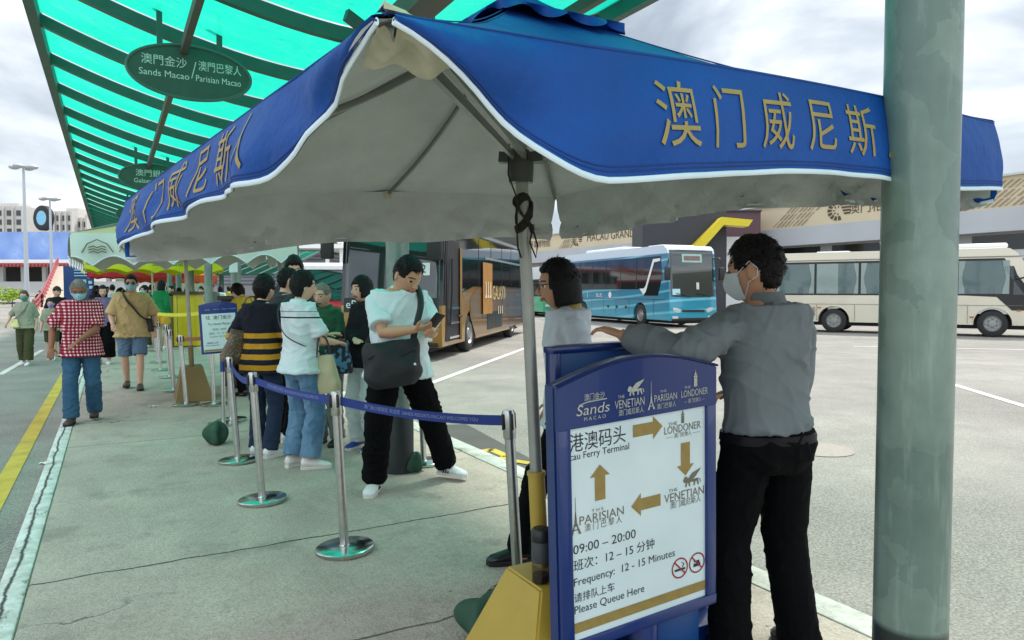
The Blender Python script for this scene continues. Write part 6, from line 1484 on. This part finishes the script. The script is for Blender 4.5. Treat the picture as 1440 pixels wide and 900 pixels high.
# door
b = MB(); side_panel(b, 1, GW, [(5.72, .42), (5.56, 2.85), (4.5, 2.85), (4.5, .42)], .015); _x = MB(); side_panel(_x, 1, GW, [(5.84, 1.3), (5.62, 3.3), (4.3, 3.3), (4.3, 2.88), (5.58, 2.88), (5.74, 1.3)], .013); _x.build('door_frame', BLACKP, gc, smooth=0)
dr_ = b.build('door_opening', pm('dark_stairwell', C(24, 24, 30), .6), gc, smooth=0)
b = MB()
for z in (.5, .85, 1.2): b.box((5.05, GW/2+.02, z), (.85, .06, .05))
b.build('steps', CHROME, dr_, smooth=0)
b = MB(); b.tube([(5.5, GW/2+.06, .8), (5.45, GW/2+.10, 1.6), (5.3, GW/2+.06, 2.4)], .025, 8); b.tube([(4.4, GW/2+.06, 1.0), (4.9, GW/2+.1, 1.0)], .025, 8); b.build('grab_rail', RUBBER, dr_)
DM = Matrix.Translation((4.52, GW/2+.02, 0)) @ Matrix.Rotation(R(24), 4, 'Z')
b = MB().box((-.45, .05, 1.55), (.9, .05, 2.3), DM, bev=.0); dl = b.build('door', GOLDP, gc, smooth=0)
b = MB(); b.box((-.45, .085, 2.2), (.74, .02, .85), DM); b.box((-.45, .085, .85), (.6, .02, .55), DM); b.build('door_glass', GLASSD, dl, smooth=0)
# front
b = MB()
for s in (-1, 1):
    hl = []
    for u, z in ((.54, .88), (.80, 1.03), (1.0, 1.08), (1.0, .88), (.82, .77), (.60, .77)): y = s*u*(GW/2-.06); hl.append(Vector((gff(z)+.02-.06*u**4, y, z)))
    o_ = MB(); cen = sum(hl, Vector())/6+Vector((.03, 0, 0)); o_.add(hl+[cen], [(i, (i+1) % 6, 6) for i in range(6)]); o_.build('headlight', LAMP, gc, smooth=0)
    o_ = MB().box((gff(.5)+.01, s*.86, .50), (.05, .32, .12), bev=.02); o_.build('fog_lamp', LAMP, gc)
MB().box((gff(.4)-.02, 0, .36), (.08, 2.3, .1), bev=.02).build('bumper_lip', BLACKP, gc)
b = MB(); b.grid(lambda u, v: Vector((gff(lerp(1.12, 1.46, v))+.024-(.14-math.sqrt(.14**2-max(0, abs(lerp(-1.235, 1.235, u))-1.11)**2)), lerp(-1.235, 1.235, u), lerp(1.12, 1.46, v))), 40, 3); b.build('black_cowl', BLACKP, gc)
def front_text(b, tx, size, y, z, off=.035): vs, fs = textmesh(tx, size); b.add([(gff(z+q.y)+off, y+q.x, z+q.y) for q in vs], fs)
b = MB(); front_text(b, 'eBus', .27, .78, 1.30); front_text(b, 'eBus', .27, -.86, 1.30); b.build('lettering', WHITE, gc, smooth=0)
b = MB(); b.grid(lambda u, v: gws(lerp(.755, .885, u), lerp(.34, .47, v), .035), 2, 2); pl_ = b.build('number_card', WHITE, gc)
b = MB(); vs_, fs_ = textmesh('2', .26); b.add([gws(.82+q.x/2.3, .405+q.y/2.15, .042) for q in vs_], fs_); b.build('lettering', INK, pl_, smooth=0)
mirror_arm(gc, [(gff(3.3)-.1, GW/2-.1, 3.35), (gff(3)+.35, GW/2+.1, 3.4), (gff(3)+.5, GW/2-.06, 3.15)], (gff(3)+.5, GW/2-.08, 2.75), (.16, .36, .85))
mirror_arm(gc, [(gff(3.3)-.1, -GW/2+.1, 3.35), (gff(3)+.3, -GW/2-.2, 3.4), (gff(3)+.4, -GW/2-.24, 3.1)], (gff(3)+.4, -GW/2-.24, 2.75), (.16, .30, .75))
b = MB()
for y in (-.72, .0): 
    b.sphere((gff(2)-.25, y, 1.9), (.12, .2, .32), 12, 8)
# ---- blue coach
def p_blue(nt, co):
    x, y, z = xyz(nt, co); mpn = N(nt, 'ShaderNodeMapping'); mpn.inputs['Scale'].default_value = (.35, .35, 1.6); mpn.inputs['Rotation'].default_value = (0, R(18), 0); L(nt, co, mpn.inputs[0])
    wv = N(nt, 'ShaderNodeTexWave', wave_type='BANDS', bands_direction='Z'); wv.inputs['Scale'].default_value = .42; wv.inputs['Distortion'].default_value = 9; wv.inputs['Detail'].default_value = 1.5; wv.inputs['Detail Scale'].default_value = .5; L(nt, mpn.outputs[0], wv.inputs[0])
    c = mixc(nt, ramp(nt, z, .5, 2.2), C(34, 150, 176), C(20, 104, 138)); c = mixc(nt, ramp(nt, wv.outputs[0], .78, 1.0, 0, .75), c, C(120, 200, 214))
    c = mixc(nt, math_(nt, 'GREATER_THAN', z, 3.32), c, C(190, 202, 214)); return c
BLUEB = pm('blue_wave_coach_paint', None, .28, .1, var=.04, pat=p_blue, coat=.6)
h2 = Vector((.36, -.933, 0)); rt2 = Vector((h2.y, -h2.x, 0)); fwp = G(901, 457.5, ROADZ)
bpos = fwp - h2*3.2 - rt2*(1.25-.05)
bc_, bff, bws = coach('tour_coach', 'blue tour coach with pale wave stripes parked in the bus lot', bpos, h2, 11.4, 2.5, 3.7, 3.2, -2.8, .5, BLUEB, None, None, rake=.16, ws=(1.40, .24, .04), hub_style='fancy')
b = MB()
for s in (-1, 1): side_panel(b, s, 2.5, [(3.55, 1.42), (4.75, 1.42), (5.1, 2.3), (4.95, 3.22), (-5.5, 3.22), (-5.5, 1.72), (3.3, 1.72)], .010)
b.build('window_band', GLASSD, bc_, smooth=0)
for i in range(6): x = 2.9-i*1.5; b = MB(); side_panel(b, -1, 2.5, [(x, 1.76), (x, 3.2), (x-.05, 3.2), (x-.05, 1.76)], .016); b.build('window_divider', BLACKP, bc_, smooth=0)
b = MB(); side_panel(b, -1, 2.5, [(3.2, 1.75), (3.55, 1.45), (3.75, 1.6), (4.45, 2.95), (4.95, 3.0), (4.95, 3.12), (4.35, 3.1), (3.72, 1.85), (3.55, 1.75)], .03); b.build('window_flash', WHITE, bc_, smooth=0)
b = MB()
for x in (4.4, 2.2, .9, -.4, -1.7, -3.7, -4.8): side_panel(b, -1, 2.5, [(x, .5), (x, 1.25), (x-.02, 1.25), (x-.02, .5)], .012)
side_panel(b, -1, 2.5, [(5.4, 1.24), (5.4, 1.26), (-5.5, 1.26), (-5.5, 1.24)], .013); b.build('panel_seams', pm('deep_teal_seam', C(12, 60, 84), .6), bc_, smooth=0)
b = MB().box((-1.0, 0, 3.77), (4.2, 1.9, .2), bev=.08); b.build('roof_unit', WHITE, bc_)
MB().box((3.9, 0, 3.72), (1.2, 1.8, .1), bev=.04).build('roof_hatch', WHITE, bc_)
b = MB()
for x, tx, sz in ((1.6, '▭', .5), (.9, 'i', .5), (.0, 'BLUE', .28), (-.8, '●', .42)):
    b.add([(0, 0, 0)], []); side_text(b, -1, 2.5, {1.6: -3.2, .9: -2.2, 0: -.9, -.8: .3}[x] if x != 0 else -.9, 1.42, sz, tx)
b.build('emblems', WHITE, bc_, smooth=0)
for s in (-1, 1):
    hl = [Vector((bff(z)+.02-.05*u**4, s*u*1.2, z)) for u, z in ((.55, .80), (.95, 1.0), (1.0, .92), (.98, .72), (.62, .66))]
    o_ = MB(); cen = sum(hl, Vector())/5+Vector((.03, 0, 0)); o_.add(hl+[cen], [(i, (i+1) % 5, 5) for i in range(5)]); o_.build('headlight', LAMP, bc_, smooth=0)
    MB().box((bff(.45)+.01, s*.95, .45), (.05, .3, .12), bev=.02).build('fog_lamp', LAMP, bc_)
MB().box((bff(.75)+.01, 0, .74), (.03, 1.2, .1), bev=.01).build('grille', BLACKP, bc_); MB().box((bff(.35)+.0, 0, .36), (.06, 2.2, .14), bev=.02).build('bumper', BLACKP, bc_)
b = MB(); b.grid(lambda u, v: bws(lerp(.28, .72, u), lerp(.74, .92, v), .03), 6, 3); ds = b.build('destination_box', pm('pale_green_frame', C(150, 190, 176), .4), bc_)
b = MB(); b.grid(lambda u, v: bws(lerp(.32, .68, u), lerp(.78, .88, v), .04), 6, 3); b.build('led_screen', pm('dim_led', C(120, 92, 88), .4, var=.3, vs=30), ds)
b = MB(); b.grid(lambda u, v: bws(lerp(.05, .22, u), lerp(.03, .16, v), .03), 3, 2); b.build('permit_card', pm('pale_card', C(170, 210, 216), .5), bc_)
b = MB(); b.grid(lambda u, v: bws(lerp(.58, .64, u), lerp(.15, .30, v), .03), 2, 2); b.build('hanging_tag', pm('cream_tag', C(210, 205, 190), .5), bc_)
mirror_arm(bc_, [(bff(3)-.1, -1.15, 3.1), (bff(3)+.2, -1.35, 3.1), (bff(3)+.25, -1.42, 2.8)], (bff(3)+.22, -1.42, 2.4), (.14, .26, .6)); mirror_arm(bc_, [(bff(3)-.1, 1.15, 3.1), (bff(3)+.25, 1.35, 3.1), (bff(3)+.3, 1.42, 2.8)], (bff(3)+.28, 1.42, 2.4), (.14, .26, .6))
for i in range(3): b = MB().lathe([(.07, 0), (.07, .02)], 14, Matrix.Translation((1.9-.9*i, -1.262, .85)) @ Matrix.Rotation(R(90), 4, 'X')); b.build('filler_cap', BLACKP, bc_)
# ---- white minibus
CREAMB = pm('cream_bus_paint', C(206, 198, 178), .32, var=.04, vs=1.5, coat=.5)
p1, p2 = G(1395, 474, ROADZ), G(1172, 467.5, ROADZ); h3 = p1-p2; h3.z = 0; wb3 = h3.length; h3.normalize(); rt3 = Vector((h3.y, -h3.x, 0))
wpos = p1 - h3*(wb3/2+.55) - rt3*(1.1-.05)
H3 = 3.15
wxf, wxr = wb3/2+.55, -wb3/2+.55
L3 = wb3+4.0
wc, wff, wws = coach('minibus', 'cream minibus with curtained windows parked at the right', wpos, h3, L3, 2.2, H3, wxf, wxr, .47, CREAMB, None, None, rake=.7, ws=(1.3, .4), wheel_w=.24, low=.42, hub_style='fancy')
wc['category'] = 'minibus'
gl3 = glassmat('curtained_glass', C(120, 140, 140), .5, .04); BACK = pm('bus_interior', C(70, 84, 84), .8, var=.35, vs=1.4); CURT = pm('pale_curtain', C(196, 206, 196), .9, var=.05, vs=6)
xe = L3/2
b = MB()
for s in (-1, 1): side_panel(b, s, 2.2, [(xe-.35, 1.55), (xe-1.15, 2.78), (-xe+.25, 2.78), (-xe+.25, 1.47), (wxf-.9, 1.47), (wxf+.1, 1.42), (xe-.9, .95), (xe-.3, .95)], .006)
b.build('black_window_surround', BLACKP, wc, smooth=0)
edges = [-xe+.3, -xe+1.35, -xe+2.95, -xe+4.45]
n_ = 4; x_ = -xe+.32; cells = []
wlen = ((wxf+.55)-(-xe+.32))/5.0
for i in range(5): cells.append((-xe+.32+i*wlen, -xe+.32+(i+1)*wlen-.09))
for i, (a, c) in enumerate(cells):
    b = MB(); side_panel(b, -1, 2.2, [(a, 1.53), (a, 2.70), (c, 2.70), (c, 1.53)], .009); wi = b.build('window', BACK, wc, smooth=0)
    b = MB()
    def cur(x0, x1, nar): b.grid(lambda u, v: (lerp(x0, x1, u)+(0 if nar == 0 else nar*.10*math.sin(v*math.pi)**2*(u if nar < 0 else 1-u)), -(1.1+.013+.003*math.sin(u*20)), lerp(1.53, 2.70, v)), 16, 6)
    if i in (1, 3): cur(a, a+(c-a)*.52, 0); cur(c-.16, c, 1)
    else: cur(a, a+.2, -1); cur(c-.2, c, 1)
    b.build('curtain', CURT, wi)
    b = MB(); b.sphere((lerp(a, c, .66), -1.108, 1.66), (.13, .004, .17), 12, 8); b.build('seat_back', BLACKP, wi)
    b = MB(); side_panel(b, -1, 2.2, [(a, 1.53), (a, 2.70), (c, 2.70), (c, 1.53)], .019); b.build('pane', gl3, wi, smooth=0)
b = MB(); side_panel(b, -1, 2.2, [(cells[-1][1]+.12, 1.5), (cells[-1][1]+.12, 2.5), (xe-1.2, 2.5), (xe-.55, 1.5)], .012); b.build('cab_window', GLASSD, wc, smooth=0)
MB().box((wxf-.9, 0, H3+.08), (2.6, 1.7, .2), bev=.08).build('roof_unit', WHITE, wc); MB().box((-xe+2.4, 0, H3+.02), (1.2, 1.2, .08), bev=.03).build('roof_hatch', WHITE, wc)
b = MB()
for px_ in (0,): b.box((0, -1.112, 1.12), (L3-1.0, .008, .012)); b.box((0, -1.112, 2.84), (L3-.6, .02, .03))
for x in (wxr-.62, wxr+.75, wxf-.75, wxr+2.6): b.box((x, -1.112, .8), (.012, .008, .66))
b.build('panel_seams', pm('grey_seam', C(120, 116, 106), .7), wc, smooth=0)
for wx in (wxf, wxr):
    b = MB(); b.tube([(wx+.585*math.cos(R(a)), -1.115, .47+.585*math.sin(R(a))) for a in range(-4, 185, 9)], [(.03, .018)]*21, 8, up=(0, 1, 0)); b.build('wheel_arch_lip', CREAMB, wc)
b = MB()
for k in range(9): b.box((wxr-1.05+k*.045, -1.112, .82), (.014, .01, .36))
b.build('vent_grille', pm('grey_vent', C(90, 88, 82), .6), wc, smooth=0)
for x, z in ((wxr-.52, .98), (wxf-.62, .70), (wxf+.75, .95)): MB().box((x, -1.115, z), (.13, .02, .05), bev=.008).build('side_lamp', TLAMP, wc)
mirror_arm(wc, [(xe-.9, -1.05, 2.0), (xe-.5, -1.35, 2.1), (xe-.45, -1.4, 1.95)], (xe-.45, -1.4, 1.75), (.1, .2, .36))
# ---- far buses
def far_bus(label, pos, head, L_, H_, body, glass_top=.3, bandz=(1.3, 2.4)):
    r, f_, w__ = coach('city_bus', label, pos, head, L_, 2.4, H_, L_*.27, -L_*.25, .46, body, None, None, rake=.1, ws=(1.2, .35))
    b = MB()
    for s in (-1, 1): side_panel(b, s, 2.4, [(L_/2-.3, bandz[0]), (L_/2-.3, bandz[1]), (-L_/2+.3, bandz[1]), (-L_/2+.3, bandz[0])])
    b.build('window_band', GLASSD, r, smooth=0)
    for s in (-1, 1): MB().box((f_(.7)+.02, s*.9, .72), (.05, .3, .16), bev=.02).build('headlight', LAMP, r)
    return r
REDB = pm('red_bus_paint', None, .35, coat=.4, pat=lambda nt, co: mixc(nt, math_(nt, 'GREATER_THAN', xyz(nt, co)[2], 2.55), C(176, 24, 34), C(206, 206, 206)))
far_bus('red and white bus beyond the elderly woman in green', D(462, 412, 37)*1 + Vector((0, 0, 0)) - Vector((0, 0, D(462, 412, 37).z-ROADZ)), Vector((.16, -.99, 0)), 9, 2.95, REDB, bandz=(1.35, 2.3))
far_bus('second red bus standing left of the first one', Vector((D(424, 412, 47).x, 47, ROADZ)), Vector((.25, -.97, 0)), 9, 2.9, REDB)
MINTB = pm('mint_bus_paint', None, .35, coat=.4, pat=lambda nt, co: mixc(nt, math_(nt, 'GREATER_THAN', xyz(nt, co)[2], 1.5), C(46, 164, 118), C(206, 210, 208)))
far_bus('mint green bus between the gold and the blue coach', Vector((D(752, 412, 50).x, 50, ROADZ)), Vector((.3, -.95, 0)), 10, 3.2, MINTB)
GRB = pm('green_white_bus_paint', None, .35, coat=.4, pat=lambda nt, co: mixc(nt, math_(nt, 'LESS_THAN', math_(nt, 'ABSOLUTE', math_(nt, 'SUBTRACT', xyz(nt, co)[2], 2.5)), .45), C(196, 204, 202), C(40, 116, 76)))
far_bus('green and white city bus entering at the left edge', Vector((D(-30, 412, 33).x-2.0, 34, ROADZ)), Vector((.50, -.87, 0)), 10, 3.0, GRB)
# ---- scooter beyond the walkers
sp_ = G(55, 440, ROADZ); sx = thing('motor_scooter', 'dark motor scooter on the road in front of the ramp', 'scooter', sp_, R(-70))
for x in (-.6, .6): MB().lathe([(.12, -.06), (.24, -.06), (.27, 0), (.24, .06), (.12, .06)], 20, Matrix.Translation((x, 0, .27)) @ Matrix.Rotation(R(90), 4, 'X')).build('wheel', RUBBER, sx)
b = MB(); b.tube([(-.85, 0, .72), (-.5, 0, .74), (-.1, 0, .62), (.15, 0, .36), (.4, 0, .40)], [.10, .15, .14, .10, .06], 12); b.tube([(.55, 0, .3), (.42, 0, .75), (.36, 0, 1.0)], [.08, .12, .05], 10); b.build('body', NYL, sx)
b = MB(); b.tube([(.34, -.34, 1.03), (.36, 0, 1.0), (.34, .34, 1.03)], .022, 8); b.build('handlebar', BLACKP, sx); MB().sphere((.5, 0, .82), (.06, .1, .09), 12, 8).build('headlight', LAMP, sx)
person('rider in dark jacket and helmet by the motor scooter', Vector((sp_.x-.1, sp_.y+.3, 0)), (.35, -.93), 1.68, z0=ROADZ, hands=((-.25, .45, 1.05), (.25, .45, 1.05)), top=dict(mat=BLKJ, sleeve='long', fit=.035), pants=dict(mat=BLKT), hair=('crop', HAIRB), cap=pm('dark_helmet', C(40, 42, 48), .3), shoes=SHOE_W, lod=3, seed=99)
# ---- shrubs and distant trees
def leafmat(n, c): return pm(n, c, .7, var=.5, vs=3)
def crown(b, c, rx, ry, rz_, n, sz, seed):
    rr = random.Random(seed)
    lob = [(Vector((rr.uniform(-.6, .6)*rx, rr.uniform(-.6, .6)*ry, rr.uniform(-.5, .6)*rz_)), rr.uniform(.35, .6)) for _ in range(9)]
    for _ in range(n):
        l, q = rr.choice(lob); d = Vector((rr.gauss(0, 1), rr.gauss(0, 1), rr.gauss(0, 1))).normalized()*(rr.uniform(.6, 1)**.5)
        p = c+l+Vector((d.x*rx*q, d.y*ry*q, d.z*rz_*q)); u = Vector((rr.gauss(0, 1), rr.gauss(0, 1), rr.gauss(0, 1))).normalized(); v = u.orthogonal().normalized(); s = sz*rr.uniform(.6, 1.3)
        b.add([p-u*s, p+v*s*.6, p+u*s, p-v*s*.6], [(0, 1, 2, 3)])
sb = thing('shrub', 'bright yellow green shrub beside the city bus at the left edge', 'shrub', G(17, 432, ROADZ)); b = MB(); crown(b, sb.location+Vector((0, 0, 1.1)), 1.3, 1.2, 1.0, 900, .11, 4); b.build('foliage', leafmat('lime_leaves', C(140, 168, 40)), sb, world=True, smooth=0)
b = MB(); b.tube([sb.location, sb.location+Vector((.1, 0, .9))], [.06, .03], 8); b.build('stem', pm('brown_bark', C(84, 66, 48), .9), sb, world=True)
for i, (px, Y, h) in enumerate(((452, 112, 9.5), (470, 108, 9), (436, 118, 10), (486, 120, 8.5), (418, 116, 9.2))):
    p = Vector((D(px, 412, Y).x, Y, ROADZ)); t_ = thing('tree', 'dark green tree behind the louvred shed, ' + ['right of its middle', 'beside its right end post', 'left of its middle', 'nearest the gold coach mirror', 'farthest left of the row'][i], 'tree', p, 0, 'trees behind the louvred shed')
    b = MB(); b.tube([p, p+Vector((.2, 0, h*.4)), p+Vector((0, 0, h*.7))], [.3, .22, .1], 8)
    for a in range(4): b.tube([p+Vector((.1, 0, h*.4)), p+Vector((1.4*math.cos(a*1.7), 1.4*math.sin(a*1.7), h*.72))], [.12, .04], 6)
    b.build('trunk', pm('brown_bark', C(84, 66, 48), .9), t_, world=True)
    b = MB(); crown(b, p+Vector((0, 0, h*.68)), 3.2, 3, h*.36, 1100, .42, 20+i); b.build('crown', leafmat('dark_leaves', C(60, 84, 52)), t_, world=True, smooth=0)
# ---- litter
for i, (px, py, lb) in enumerate(((216, 572, 'scrap of white paper on the pavement near the left belt posts'), (64, 652, 'white paper scrap on the road by the kerb'))):
    q = G(px, py, 0 if i == 0 else ROADZ); b = MB(); b.grid(lambda u, v: (lerp(-.05, .05, u), lerp(-.03, .03, v), .004+.012*math.sin(u*5+v*3)**2), 6, 4); o = b.build('litter_scrap', WHITE); o.location = q; tag(o, lb, 'litter')
